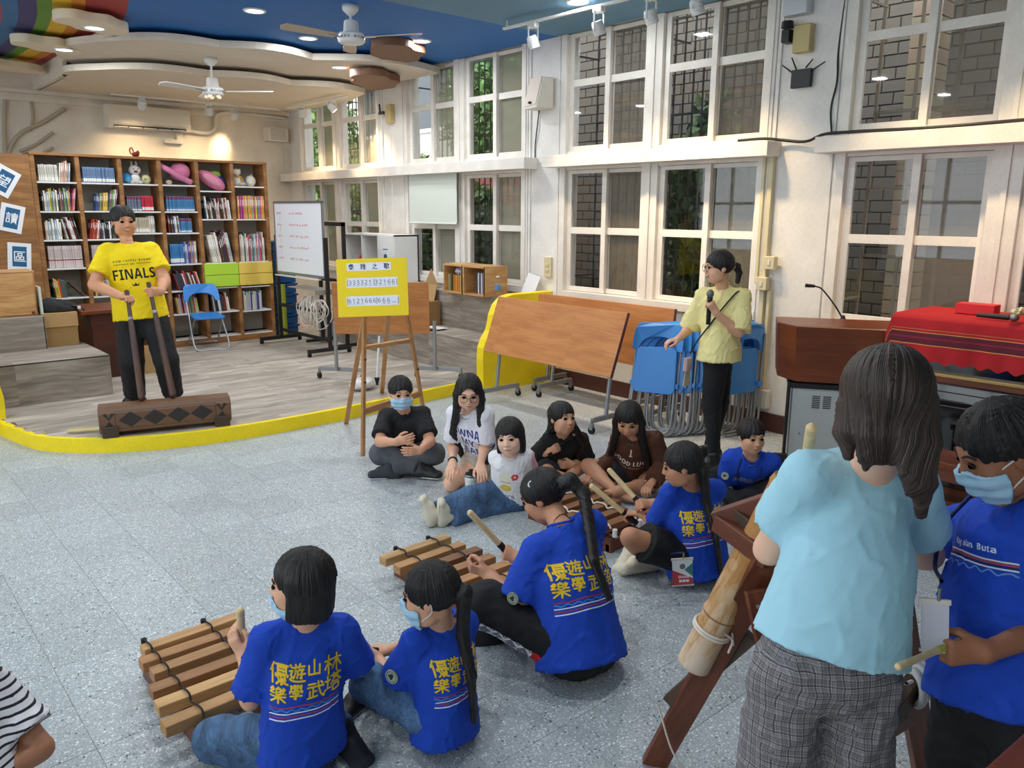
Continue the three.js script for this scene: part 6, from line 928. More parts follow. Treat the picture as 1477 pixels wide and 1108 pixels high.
function person(id, J, o) {
  const S = J.S, v = {}; for (const k of Object.keys(J)) if (Array.isArray(J[k]) && k !== 'f') v[k] = V3(...J[k]);
  const fat = o.fat || 1, hh = o.hh || (S > 1.5 ? .232 : S < 1.2 ? .205 : .22);
  const u = v.neck.clone().sub(v.pel).normalize(), r = v.sR.clone().sub(v.sL); r.addScaledVector(u, -r.dot(u)).normalize(); const f = u.clone().cross(r);
  const rh = v.hR.clone().sub(v.hL).normalize();
  const root = new THREE.Group(); root.name = numbered('person'); scene.add(root); tag(root, o.label, 'person', o.group);
  const base = V3(v.pel.x, 0, v.pel.z); if (o.base) base.y = o.base; root.position.copy(base);
  const put = (name, g, m, parent) => { g.translate(-base.x, -base.y, -base.z); return mesh(name, g, m, parent || root); };
  // head axes
  const hf0 = heading(o.look ?? o.face), p = THREE.MathUtils.degToRad(o.pitch || 0), ro = THREE.MathUtils.degToRad(o.roll || 0);
  let hr = hf0.clone().cross(V3(0, 1, 0)).normalize(); const hf = hf0.clone().multiplyScalar(Math.cos(p)).add(V3(0, -Math.sin(p), 0)); let hu = hr.clone().cross(hf).normalize(); if (hu.y < 0) hu.negate();
  if (ro) { hr.applyAxisAngle(hf, ro); hu.applyAxisAngle(hf, ro); }
  const h = (x, y, z) => v.head.clone().addScaledVector(hr, x * hh).addScaledVector(hu, y * hh).addScaledVector(hf, z * hh);
  const T = (x, y, z) => v.neck.clone().addScaledVector(r, x * S).addScaledVector(u, y * S).addScaledVector(f, z * S);
  const mid = v.pel.clone().lerp(v.neck, .5).addScaledVector(f, -(o.slouch || 0) * S), chest = v.neck.clone().addScaledVector(u, -.075 * S).addScaledVector(f, .012 * S);
  const tor = (e, hemDrop) => { // torso prims inflated by e
    const w = fat, lo = v.pel.clone().addScaledVector(u, -hemDrop * S);
    return [[ecap(lo, mid, rh, .102 * S * w + e, .074 * S * w + e, .092 * S * w + e, .066 * S * w + e), .04], [ecap(mid, chest, r, .092 * S * w + e, .066 * S * w + e, .094 * S * w + e, .06 * S * w + e), .05],
      [cap(v.sL, v.neck.clone().addScaledVector(u, -.02 * S), .031 * S + e * .5, .034 * S + e * .5), .03], [cap(v.sR, v.neck.clone().addScaledVector(u, -.02 * S), .031 * S + e * .5, .034 * S + e * .5), .03]];
  };
  // ---------- body ----------
  const prims = [...tor(-.009, -.01)], pts = [v.pel, v.neck, v.sL, v.sR, v.hL, v.hR];
  const neckTop = h(0, -.22, -.1);
  prims.push([cap(v.neck.clone().addScaledVector(u, -.03 * S), neckTop, .2 * hh, .2 * hh), .03]);
  const aw = (o.armFat || 1) * fat;
  for (const s of ['L', 'R']) {
    if (v['e' + s]) { prims.push([cap(v['s' + s], v['e' + s], .031 * S * aw, .0255 * S * aw), .02], [cap(v['e' + s], v['w' + s], .0255 * S * aw, .0165 * S * aw), .012]); const em = v['e' + s].clone().lerp(v['w' + s], .3); prims.push([cap(v['e' + s].clone().lerp(v['w' + s], .12), em, .0255 * S * aw, .0245 * S * aw), .015]); pts.push(v['e' + s], v['w' + s]); }
    prims.push([cap(v['h' + s], v['k' + s], .052 * S * fat, .035 * S * fat), .04], [cap(v['k' + s], v['a' + s], .035 * S * fat, .021 * S), .02]);
    prims.push([cap(v['k' + s].clone().lerp(v['a' + s], .15), v['k' + s].clone().lerp(v['a' + s], .45), .034 * S * fat, .032 * S * fat), .03]); pts.push(v['k' + s], v['a' + s]);
  }
  const bb = boundsOf(pts, .11 * S * fat + .03);
  const skin = skinMat(o.skin || [206, 156, 124]);
  const geos = [netMesh(join(prims), bb.min, bb.max, o.cell || .012)];
  // head
  const hp = [];
  const E = (x, y, z, rx, ry, rz, k) => hp.push([elli(h(x, y, z), hr, hu, hf, rx * hh, ry * hh, rz * hh), k * hh]);
  E(0, .13, -.07, .335, .365, .40, .05); E(0, -.1, .08, .29, .35, .31, .1); E(0, -.36, .16, .15, .13, .15, .12);
  for (const s of [-1, 1]) { E(s * .17, -.14, .2, .12, .13, .13, .1); E(s * .2, -.3, .06, .1, .12, .16, .12); E(s * .335, -.02, -.05, .04, .115, .075, .03); }
  hp.push([cap(h(0, .02, .365), h(0, -.12, .425), .03 * hh, .045 * hh), .07 * hh]); E(.05, -.14, .385, .035, .03, .04, .04); E(-.05, -.14, .385, .035, .03, .04, .04);
  hp.push([cap(h(-.15, .1, .33), h(.15, .1, .33), .045 * hh, .045 * hh), .08 * hh]); E(0, -.245, .365, .09, .03, .045, .05); E(0, -.285, .355, .075, .028, .045, .04);
  hp.push([cap(v.neck.clone().addScaledVector(u, -.02 * S), neckTop, .2 * hh, .2 * hh), .06 * hh]);
  const sock = [-1, 1].map((s) => elli(h(s * .145, .015, .43), hr, hu, hf, .085 * hh, .05 * hh, .07 * hh));
  const hfn0 = join(hp), hfn = (x, y, z) => { let d = hfn0(x, y, z); for (const s of sock) { const e = -s(x, y, z), k = .05 * hh, q = Math.max(k - Math.abs(d - e), 0) / k; d = Math.max(d, e) + q * q * k * .25; } return d; };
  const hb = boundsOf([v.head], .62 * hh); if (!o.noHead) geos.push(netMesh(hfn, hb.min, hb.max, .0046));
  // hands
  for (const s of ['L', 'R']) {
    const H2 = o['hand' + s]; if (!v['w' + s] || H2 === 0) continue; const q = H2 || {};
    const w = v['w' + s], fd = w.clone().sub(v['e' + s]).normalize(), d = (q.d ? V3(...q.d) : fd).clone().normalize(); let n = q.n ? V3(...q.n) : V3(0, -1, 0); n.addScaledVector(d, -n.dot(d)).normalize();   // n: the way the palm faces
    const side = d.clone().cross(n).multiplyScalar(s === 'L' ? -1 : 1).normalize();  // towards the thumb
    const hl = (q.size || 1) * (.062 + .066 * S) , c = q.curl ?? .35, hp2 = [];
    const at = (a, b, e) => w.clone().addScaledVector(d, a * hl).addScaledVector(side, b * hl).addScaledVector(n, e * hl);
    hp2.push([cap(v['e' + s].clone().lerp(w, .8), w, .0175 * S * aw, .0165 * S * aw), .01]);
    hp2.push([ecap(at(.06, 0, 0), at(.48, 0, .0), side, .17 * hl, .09 * hl, .215 * hl, .075 * hl), .02]);
    [[.165, .4, .052], [.055, .44, .055], [-.055, .41, .053], [-.16, .32, .046]].forEach(([b, L, rr], i) => {
      let a0 = at(.5, b, .0), ang = 0; const sp = b * .35 * (1 - c), segs = [.45, .3, .25];
      segs.forEach((sg, j) => { ang += c * [1.15, 1.45, 1.0][j] * (q.tight || 1) * (1 + i * .06); const dd = d.clone().multiplyScalar(Math.cos(ang)).addScaledVector(n, Math.sin(ang)).addScaledVector(side, sp).normalize(), b0 = a0.clone().addScaledVector(dd, sg * L * hl); hp2.push([cap(a0, b0, rr * hl * (1 - j * .08), rr * hl * (.94 - j * .09)), .004]); a0 = b0; });
    });
    { const tc = q.thumb ?? c * .8; const t0 = at(.14, .13, .04), t1 = t0.clone().addScaledVector(d, .17 * hl).addScaledVector(side, .17 * hl * (1 - tc * .6)).addScaledVector(n, .06 * hl + .1 * tc * hl), t2 = t1.clone().addScaledVector(d, .17 * hl).addScaledVector(side, (.06 - .12 * tc) * hl).addScaledVector(n, .12 * tc * hl), t3 = t2.clone().addScaledVector(d, .12 * hl).addScaledVector(side, -.1 * tc * hl).addScaledVector(n, .06 * tc * hl); hp2.push([cap(t0, t1, .085 * hl, .065 * hl), .015], [cap(t1, t2, .062 * hl, .058 * hl), .004], [cap(t2, t3, .056 * hl, .046 * hl), .004]); }
    const b = boundsOf([w, at(.5, .2, 0), at(.5, -.2, 0), at(1, 0, 0), at(.5, 0, .6), at(1, 0, .4), at(.4, .45, .2), v['e' + s].clone().lerp(w, .85)], .025); geos.push(netMesh(join(hp2), b.min, b.max, .004));
    v['g' + s] = at(.42, 0, .16); v['hd' + s] = side;
  }
  for (const s of o.bare || []) { const d = V3(...(o['foot' + s])).normalize(), a = v['a' + s], b = boundsOf([a, a.clone().addScaledVector(d, .14 * S)], .05); const hl = a.clone().add(V3(0, -.012 * S, 0)).addScaledVector(d, -.02 * S); geos.push(netMesh(join([[ecap(hl, a.clone().addScaledVector(d, .1 * S).add(V3(0, -.022 * S, 0)), d.clone().cross(V3(0, 1, 0)), .022 * S, .024 * S, .03 * S, .015 * S), .02], [cap(a.clone().lerp(v['k' + s], .15), a, .021 * S, .021 * S), .02]]), b.min, b.max, .005)); }
  const body = put('body', mergeGeometries(geos.map((g) => { g.deleteAttribute('uv'); return g; })), skin);
  // ---------- face ----------
  if (!o.noFace) {
    for (const s of [-1, 1]) {
      if (!o.eyesShut) { const w = elliMesh(h(s * .145, .012, .352), .062, .028, .03); put('eye', w, eyeWhite, body); const ir = elliMesh(h(s * .145 + (o.gaze || 0), .012, .366), .03, .029, .022); put('iris', ir, eyeDark, body); }
      put('eyelid', tubeW([h(s * .085, .018, .362), h(s * .145, .046, .372), h(s * .215, .016, .342)], .009 * hh, 8), browMat, body);
      put('eyebrow', tubeW([h(s * .07, .105, .385), h(s * .15, .135, .365), h(s * .235, .105, .315)], .013 * hh, 8), browMat, body);
    }
    if (!o.mask) { put('lips', tubeW(o.smile ? [h(-.12, -.225, .345), h(-.05, -.268, .392), h(.05, -.268, .392), h(.12, -.225, .345)] : [h(-.085, -.268, .362), h(0, -.258, .402), h(.085, -.268, .362)], .02 * hh, 10), lipMat, body); if (o.smile) put('teeth', tubeW([h(-.09, -.235, .368), h(0, -.256, .405), h(.09, -.235, .368)], .014 * hh, 8), eyeWhite, body); }
  }
  function elliMesh(c, rx, ry, rz) { const g = new THREE.SphereGeometry(1, 14, 10); g.scale(rx * hh, ry * hh, rz * hh); g.applyMatrix4(new THREE.Matrix4().makeBasis(hr, hu, hf).setPosition(c)); return g; }
  function tubeW(pts2, rad, seg) { return tube(pts2, rad, seg, 6); }
  // ---------- hair ----------
  if (o.hair) {
    const H = o.hair, hp3 = [], lk = [], add = (fn, k) => hp3.push([fn, k]); const pt = (q) => q[0] === 't' ? T(q[1], q[2], q[3]) : q[0] === 'w' ? v.head.clone().addScaledVector(CAMR, q[1] * hh).add(V3(0, q[2] * hh, 0)).addScaledVector(CAMB, q[3] * hh) : h(q[0], q[1], q[2]);
    add(elli(h(0, .155, -.075), hr, hu, hf, .395 * hh, .41 * hh, .45 * hh), .02);
    const ext = [h(0, .15, -.05)];
    const open = elli(h(0, H.fringe === undefined ? -.22 : H.fringe - .47, .48), hr, hu, hf, (H.wide || .31) * hh, .5 * hh, .46 * hh);
    if (H.short) { add(elli(h(0, .02, -.2), hr, hu, hf, .34 * hh, .3 * hh, .28 * hh), .06 * hh); }
    if (H.bob) { for (const s of [-1, 1]) add(ecap(h(s * .3, .15, -.08), h(s * .33, H.bob, -.04), hf, .2 * hh, .09 * hh, .2 * hh, .075 * hh), .08 * hh); add(elli(h(0, H.bob * .5 + .05, -.24), hr, hu, hf, .37 * hh, (.42 - H.bob * .3) * hh, .25 * hh), .1 * hh); ext.push(h(.35, H.bob - .1, -.1), h(-.35, H.bob - .1, -.1), h(0, H.bob - .1, -.4)); }
    for (const L of H.locks || []) { const P2 = L.p.map(pt), n = P2.length; for (let i = 0; i < n - 1; i++) { const t0 = i / (n - 1), t1 = (i + 1) / (n - 1), w = (t) => L.w[0] + (L.w[1] - L.w[0]) * t, d = (t) => L.d[0] + (L.d[1] - L.d[0]) * t; lk.push([ecap(P2[i], P2[i + 1], L.s === 'f' ? hf : L.s === 'w' ? CAMR : L.s === 'tr' ? r : hr, w(t0) * hh, d(t0) * hh, w(t1) * hh, d(t1) * hh), .06 * hh]); } ext.push(...P2); }
    const jc = join(hp3), jl = lk.length ? join(lk) : null, cutY = H.cutY, g0 = H.groove ?? (H.short ? .02 : .013);
    const fn = (x, y, z) => {
      let d = jc(x, y, z), dl = jl ? jl(x, y, z) : 9; if (Math.min(d, dl) > .06) return Math.min(d, dl); const px = x - v.head.x, py = y - v.head.y, pz = z - v.head.z, a = px * hr.x + py * hr.y + pz * hr.z, b = px * hu.x + py * hu.y + pz * hu.z, c = px * hf.x + py * hf.y + pz * hf.z, ph = Math.atan2(a, c + .1 * hh), rd = Math.sqrt(a * a + c * c);
      const gr = g0 * hh * (Math.sin(ph * 34 + 3 * noise3(ph * 4, b * 6, 1)) * .6 + noise3(ph * 22, b * 3, 4) * .8) * Math.min(1, rd / (.18 * hh)); d += gr; const e = -open(x, y, z) + .012 * hh * Math.sin(ph * 40); d = Math.max(d, e);
      if (cutY !== undefined) d = Math.max(d, (cutY * hh - b) + .02 * hh * noise3(ph * 12, 3, 1));
      if (H.short) { const ly = c > .02 * hh ? .02 : -.2 - .1 * (c / hh + .3); d = Math.max(d, (ly * hh - b) * .8); }
      if (jl) { dl += gr; dl = Math.max(dl, e); d = smin(d, dl, .04 * hh); }
      return d;
    };
    const hb2 = boundsOf(ext, .14 * hh + .035); hb2.union(boundsOf([h(0, .15, -.05)], .54 * hh));
    const hg = netMesh(fn, hb2.min, hb2.max, H.cell || .0054); { const q = hg.attributes.position, w = hg.attributes.uv; for (let i = 0; i < q.count; i++) { const px = q.getX(i) - v.head.x, py = q.getY(i) - v.head.y, pz = q.getZ(i) - v.head.z, a = px * hr.x + py * hr.y + pz * hr.z, b = px * hu.x + py * hu.y + pz * hu.z, c = px * hf.x + py * hf.y + pz * hf.z; w.setXY(i, Math.atan2(a, c + .1 * hh) / 6.2832 * 3, (b / hh) * .5); } }
    put('hair', hg, H.mat || hairMat, body);
    if (H.tie) { const c = pt(H.tie), g = new THREE.TorusGeometry(.1 * hh, .035 * hh, 8, 16); g.applyMatrix4(new THREE.Matrix4().makeRotationFromQuaternion(new THREE.Quaternion().setFromUnitVectors(V3(0, 0, 1), (H.tieDir ? pt(H.tieDir).sub(c) : hf.clone()).normalize())).setPosition(c)); put('hair_tie', g, std({ color: rgb(...(H.tieCol || [200, 190, 190])), roughness: .6 }), body); }
  }
  // ---------- clothes ----------
  const e = o.ease ?? .014, sh = o.shirt;
  if (sh) {
    const hem = sh.hem ?? .03, sp = tor(e, hem); const lo = v.pel.clone().addScaledVector(u, -hem * S); sp[0][0] = cutBy(sp[0][0], lo, u.clone().negate());
    if (sh.flare) sp.push([cutBy(ecap(lo, mid, rh, (.105 * fat + sh.flare) * S + e, (.078 * fat + sh.flare) * S + e, .094 * S * fat + e, .068 * S * fat + e), lo, u.clone().negate()), .03]);
    for (const s of ['L', 'R']) {
      const a = v['s' + s], b = v['e' + s], w = v['w' + s], k = sh.sleeve ?? .7; if (!b) continue; const lw = sh.loose ?? 1;
      if (k <= 1) { const c = a.clone().lerp(b, k), d = b.clone().sub(a).normalize(); sp.push([cutBy(cap(a, c.clone().addScaledVector(d, .03), (.033 * S) * aw + e * .5, (.036 * S * lw) * aw + e * .7), c, d), .028]); }
      else { const c = b.clone().lerp(w, k - 1), d = w.clone().sub(b).normalize(); sp.push([cap(a, b, .033 * S * aw + e * .6, .03 * S * lw * aw + e * .7), .025], [cutBy(cap(b, c.clone().addScaledVector(d, .02), .03 * S * lw * aw + e * .7, .024 * S * lw * aw + e * .8), c, d), .02]); }
    }
    const j = join(sp), amp = sh.wr ?? .007, neckSub = cap(v.neck.clone().addScaledVector(u, .0), neckTop.clone().addScaledVector(hu, .1 * hh), (.225 + (sh.scoop || 0)) * hh, .27 * hh);
    const fn = (x, y, z) => { let d = j(x, y, z); if (d > .07) return d; const q = noise3(x * 7, y * 4, z * 7 + 3), w3 = 1 - Math.abs(noise3(x * 8 + y * 1.5 + q * .6, y * 5 - x * 2, z * 8 - y * 1.5)), w4 = 1 - Math.abs(noise3(x * 15 - y * 4, y * 9 + z * 3, z * 15 + 9)), c3 = w3 > .78 ? (w3 - .78) / .22 : 0, c4 = w4 > .8 ? (w4 - .8) / .2 : 0; d += amp * (q * .5 - c3 * c3 * .9 - c4 * c4 * .45); return Math.max(d, -neckSub(x, y, z)); };
    const b = boundsOf([v.pel, v.neck, v.sL, v.sR, lo, ...(sh.sleeve > 1 ? [v.eL, v.eR, v.wL, v.wR] : [v.sL.clone().lerp(v.eL, .9), v.sR.clone().lerp(v.eR, .9)])], .12 * S * fat + e + (sh.flare || 0) * S);
    const g = netMesh(fn, b.min, b.max, o.ccell || .009);
    // front / back print: flat projection in the wearer's own frame
    const PW = .5 * S * fat, PH = .5 * S, org = v.neck.clone().addScaledVector(u, -.2 * S), P3 = g.attributes.position, N3 = g.attributes.normal, I = g.index.array, back = new Uint8Array(P3.count), uv = [], npos = [], nnor = [], map = new Map(), nidx = [];
    const tv = new THREE.Vector3(), nv = new THREE.Vector3();
    for (let t = 0; t < I.length; t += 3) {
      nv.set(0, 0, 0); for (let q = 0; q < 3; q++) nv.add(tv.fromBufferAttribute(N3, I[t + q])); const bk = nv.dot(f) < 0 ? 1 : 0;
      for (let q = 0; q < 3; q++) { const i = I[t + q], key = i * 2 + bk; if (!map.has(key)) { map.set(key, npos.length / 3); tv.fromBufferAttribute(P3, i); npos.push(tv.x, tv.y, tv.z); nnor.push(N3.getX(i), N3.getY(i), N3.getZ(i)); const x = tv.sub(org).dot(r) / PW, y = tv.dot(u) / PH, cx = Math.max(-.5, Math.min(.5, x)); uv.push(bk ? .75 + cx * .5 : .25 - cx * .5, Math.max(0, Math.min(1, .5 + y))); } nidx.push(map.get(key)); }
    }
    const g2 = new THREE.BufferGeometry(); g2.setAttribute('position', new THREE.Float32BufferAttribute(npos, 3)); g2.setAttribute('normal', new THREE.Float32BufferAttribute(nnor, 3)); g2.setAttribute('uv', new THREE.Float32BufferAttribute(uv, 2)); g2.setIndex(nidx);
    const shirt = put(sh.name || 't_shirt', g2, sh.mat, root); void back;
    if (sh.collar !== 0) { const cr = []; for (let i = 0; i < 20; i++) { const a = i / 20 * 6.283, dir = r.clone().multiplyScalar(Math.cos(a)).addScaledVector(f, Math.sin(a)), c0 = v.neck.clone().addScaledVector(u, .004).addScaledVector(f, .01 * S); let q = c0.clone().addScaledVector(dir, .245 * hh).addScaledVector(u, -.05 * S * Math.max(0, Math.sin(a)) * (sh.vee || .7)); // settle on the cloth
        for (let n = 0; n < 24; n++) { const d = j(q.x, q.y, q.z); q.addScaledVector(u, d > 0 ? -Math.min(d, .008) : Math.min(-d, .008)); } cr.push(q.addScaledVector(u, .001)); } put('collar', tube(cr, .0065, 60, 6, true), sh.collarMat || sh.mat2 || sh.mat, shirt); }
    if (sh.badge) { const a = v['s' + sh.badge].clone().lerp(v['e' + sh.badge], sh.badgeT || .5); const out = (sh.badgeDir ? V3(...sh.badgeDir) : r.clone().multiplyScalar(sh.badge === 'R' ? 1 : -1)).normalize(); let q = a.clone(); for (let n = 0; n < 40; n++) { const d = fn(q.x, q.y, q.z); if (d > .001) break; q.addScaledVector(out, .004); } const g3 = new THREE.CylinderGeometry(.026, .026, .006, 24); g3.rotateX(Math.PI / 2); const upv = u.clone().addScaledVector(out, -u.dot(out)).normalize(); g3.applyMatrix4(new THREE.Matrix4().makeBasis(upv.clone().cross(out), upv, out).setPosition(q)); const bm2 = put('sleeve_badge', g3, badgeMat, shirt); bm2.userData.label = 'round white sleeve badge'; }
    o.out = { shirt };
  }
  if (o.pants) {
    const P4 = o.pants, pe = P4.e ?? .012, pp = [[ecap(v.pel.clone().addScaledVector(u, P4.rise ?? .03 * S), v.pel, rh, .098 * S * fat + .003, .07 * S * fat + .003, .1 * S * fat + pe * .5, .074 * S * fat + pe * .5), .04]], ex = [v.pel, v.hL, v.hR];
    for (const s of ['L', 'R']) {
      const a = v['h' + s], b = v['k' + s], c = v['a' + s], k = P4.len ?? .96, w = P4.w || 1;
      pp.push([cap(a, b, .062 * S * fat, .044 * S * w * fat + pe * .4), .04]);
      if (k > 1e-6 && k >= 0) { const q = b.clone().lerp(c, k), d = c.clone().sub(b).normalize(); pp.push([cutBy(cap(b, q.clone().addScaledVector(d, .03), .044 * S * w * fat + pe * .4, (P4.cuff || .03) * S * w + pe * .5), q, d), .03]); ex.push(b, q); }
      else { const t = 1 + k, q = a.clone().lerp(b, t), d = b.clone().sub(a).normalize(); pp.pop(); pp.push([cutBy(cap(a, q.clone().addScaledVector(d, .04), .062 * S * fat + pe * .5, (.052 + .006) * S * w * fat + pe * .6), q, d), .04]); ex.push(q); }
    }
    const j = join(pp), amp = P4.wr ?? .007, fn = o.pfn = (x, y, z) => { const d = j(x, y, z); if (d > .06) return d; const q = noise3(x * 8, y * 6 + 7, z * 8), w3 = 1 - Math.abs(noise3(x * 12 + 2, y * 14, z * 12)); return d + amp * (q * .6 - (w3 * w3 - .5) * .7); };
    const b = boundsOf(ex, .085 * S * fat * (P4.w || 1) + pe + .02); const g = netMesh(fn, b.min, b.max, o.ccell || .009);
    if (P4.uv) { const P3 = g.attributes.position, N3 = g.attributes.normal, uvs = g.attributes.uv, ff = f.clone(); ff.y = 0; ff.normalize(); const rr = ff.clone().cross(V3(0, 1, 0)); for (let i = 0; i < P3.count; i++) { const px = P3.getX(i) - v.pel.x, pz = P3.getZ(i) - v.pel.z, n = Math.abs(N3.getX(i) * rr.x + N3.getZ(i) * rr.z) > .75; uvs.setXY(i, n ? px * ff.x + pz * ff.z + .5 : px * rr.x + pz * rr.z, P3.getY(i)); } } else { const P3 = g.attributes.position, uvs = g.attributes.uv; for (let i = 0; i < P3.count; i++) uvs.setXY(i, P3.getX(i) * 3 + P3.getZ(i) * 2, P3.getY(i) * 3 + P3.getZ(i)); }
    const pm = put(P4.name || 'trousers', g, P4.mat, root); if (P4.label) pm.userData.label = P4.label;
  }
  for (const s of ['L', 'R']) {
    const q = o['shoe' + s]; if (!q) continue; const d = V3(...q.d).normalize(), n = (q.n ? V3(...q.n) : V3(0, 1, 0)); n.addScaledVector(d, -n.dot(d)).normalize(); const sd = d.clone().cross(n), a = v['a' + s], L = .152 * S;
    const c0 = a.clone().addScaledVector(n, -.028 * S).addScaledVector(d, -.03 * S), c1 = a.clone().addScaledVector(n, -.032 * S).addScaledVector(d, L - .055 * S), sole = a.clone().addScaledVector(n, -.048 * S);
    const j = join([[ecap(c0, c1, sd, .03 * S, .03 * S, .036 * S, .022 * S), .03], [cap(a.clone().addScaledVector(n, .01 * S), a.clone().addScaledVector(n, -.02 * S), .029 * S, .031 * S), .03], [cap(c0, a.clone().addScaledVector(n, -.01 * S).addScaledVector(d, .05 * S), .03 * S, .025 * S), .03]]); const b = boundsOf([a, c0, c1, sole], .05 * S);
    const up = put('shoe', netMesh(cutBy(j, sole, n.clone().negate()), b.min, b.max, .0055), q.m || M.black, root); 
    const j2 = ecap(c0, c1, sd, .035 * S, .03 * S, .041 * S, .024 * S); const slab = (x, y, z) => Math.max(j2(x, y, z), (x - sole.x) * n.x + (y - sole.y) * n.y + (z - sole.z) * n.z - .006 * S, -((x - sole.x) * n.x + (y - sole.y) * n.y + (z - sole.z) * n.z) - .011 * S); put('sole', netMesh(slab, b.min, b.max, .005), q.sm || M.white, up);
  }
  if (o.mask) {
    const low = o.mask === 'chin' ? -.16 : 0; const sub = hp.slice(0, -1), jj = join(sub);
    const fn = (x, y, z) => { const d = jj(x, y, z); if (d > .05) return d; const px = x - v.head.x, py = y - v.head.y, pz = z - v.head.z, a = (px * hr.x + py * hr.y + pz * hr.z) / hh, b = (px * hu.x + py * hu.y + pz * hu.z) / hh, c = (px * hf.x + py * hf.y + pz * hf.z) / hh; const pl = .0022 * Math.sin(b * 42); return Math.max(d - .01 + pl, -(d - .002), b - (-.03 + low - .1 * Math.abs(a) * 2), -.5 - b + low * .2, .12 - c + .2 * Math.max(0, -.3 - b)); };
    const mm = put('face_mask', netMesh(fn, hb.min, hb.max, .0034), maskMat, body);
    for (const s of [-1, 1]) put('ear_loop', tubeW([h(s * .27, -.1 + low, .2), h(s * .35, .02, .0), h(s * .365, .06, -.08), h(s * .35, -.12, -.1), h(s * .3, -.3 + low, .12)], .0022, 24), M.white, mm);
  }
  if (o.glasses) { const fr = []; for (const s of [-1, 1]) { const g = new THREE.TorusGeometry(.105 * hh, .0075 * hh, 6, 28); g.applyMatrix4(new THREE.Matrix4().makeBasis(hr, hu, hf).setPosition(h(s * .145, -.005, .43))); fr.push(g, tubeW([h(s * .25, .02, .42), h(s * .34, .03, .1), h(s * .35, .02, -.05)], .007 * hh, 12)); } fr.push(tubeW([h(-.045, .01, .44), h(0, .025, .455), h(.045, .01, .44)], .007 * hh, 6)); put('glasses', mergeGeometries(fr.map(clean)), std({ color: rgb(90, 80, 78), metalness: .5, roughness: .3 }), body); }
  o.fr = { h, T, v, pantsFn: o.pfn, r, u, f, put, root, body, base, S, hh };
  return o.fr;
}
const badgeMat = std({ color: rgb(200, 206, 190), roughness: .6, map: ctex(canvas(64, 64, (c) => { c.fillStyle = '#e8eae2'; c.fillRect(0, 0, 64, 64); c.strokeStyle = '#7c8c78'; c.lineWidth = 4; c.beginPath(); c.arc(32, 32, 25, 0, 7); c.stroke(); c.fillStyle = '#2d5040'; c.beginPath(); c.arc(26, 28, 9, 0, 7); c.arc(38, 34, 8, 0, 7); c.arc(29, 41, 7, 0, 7); c.fill(); })) });
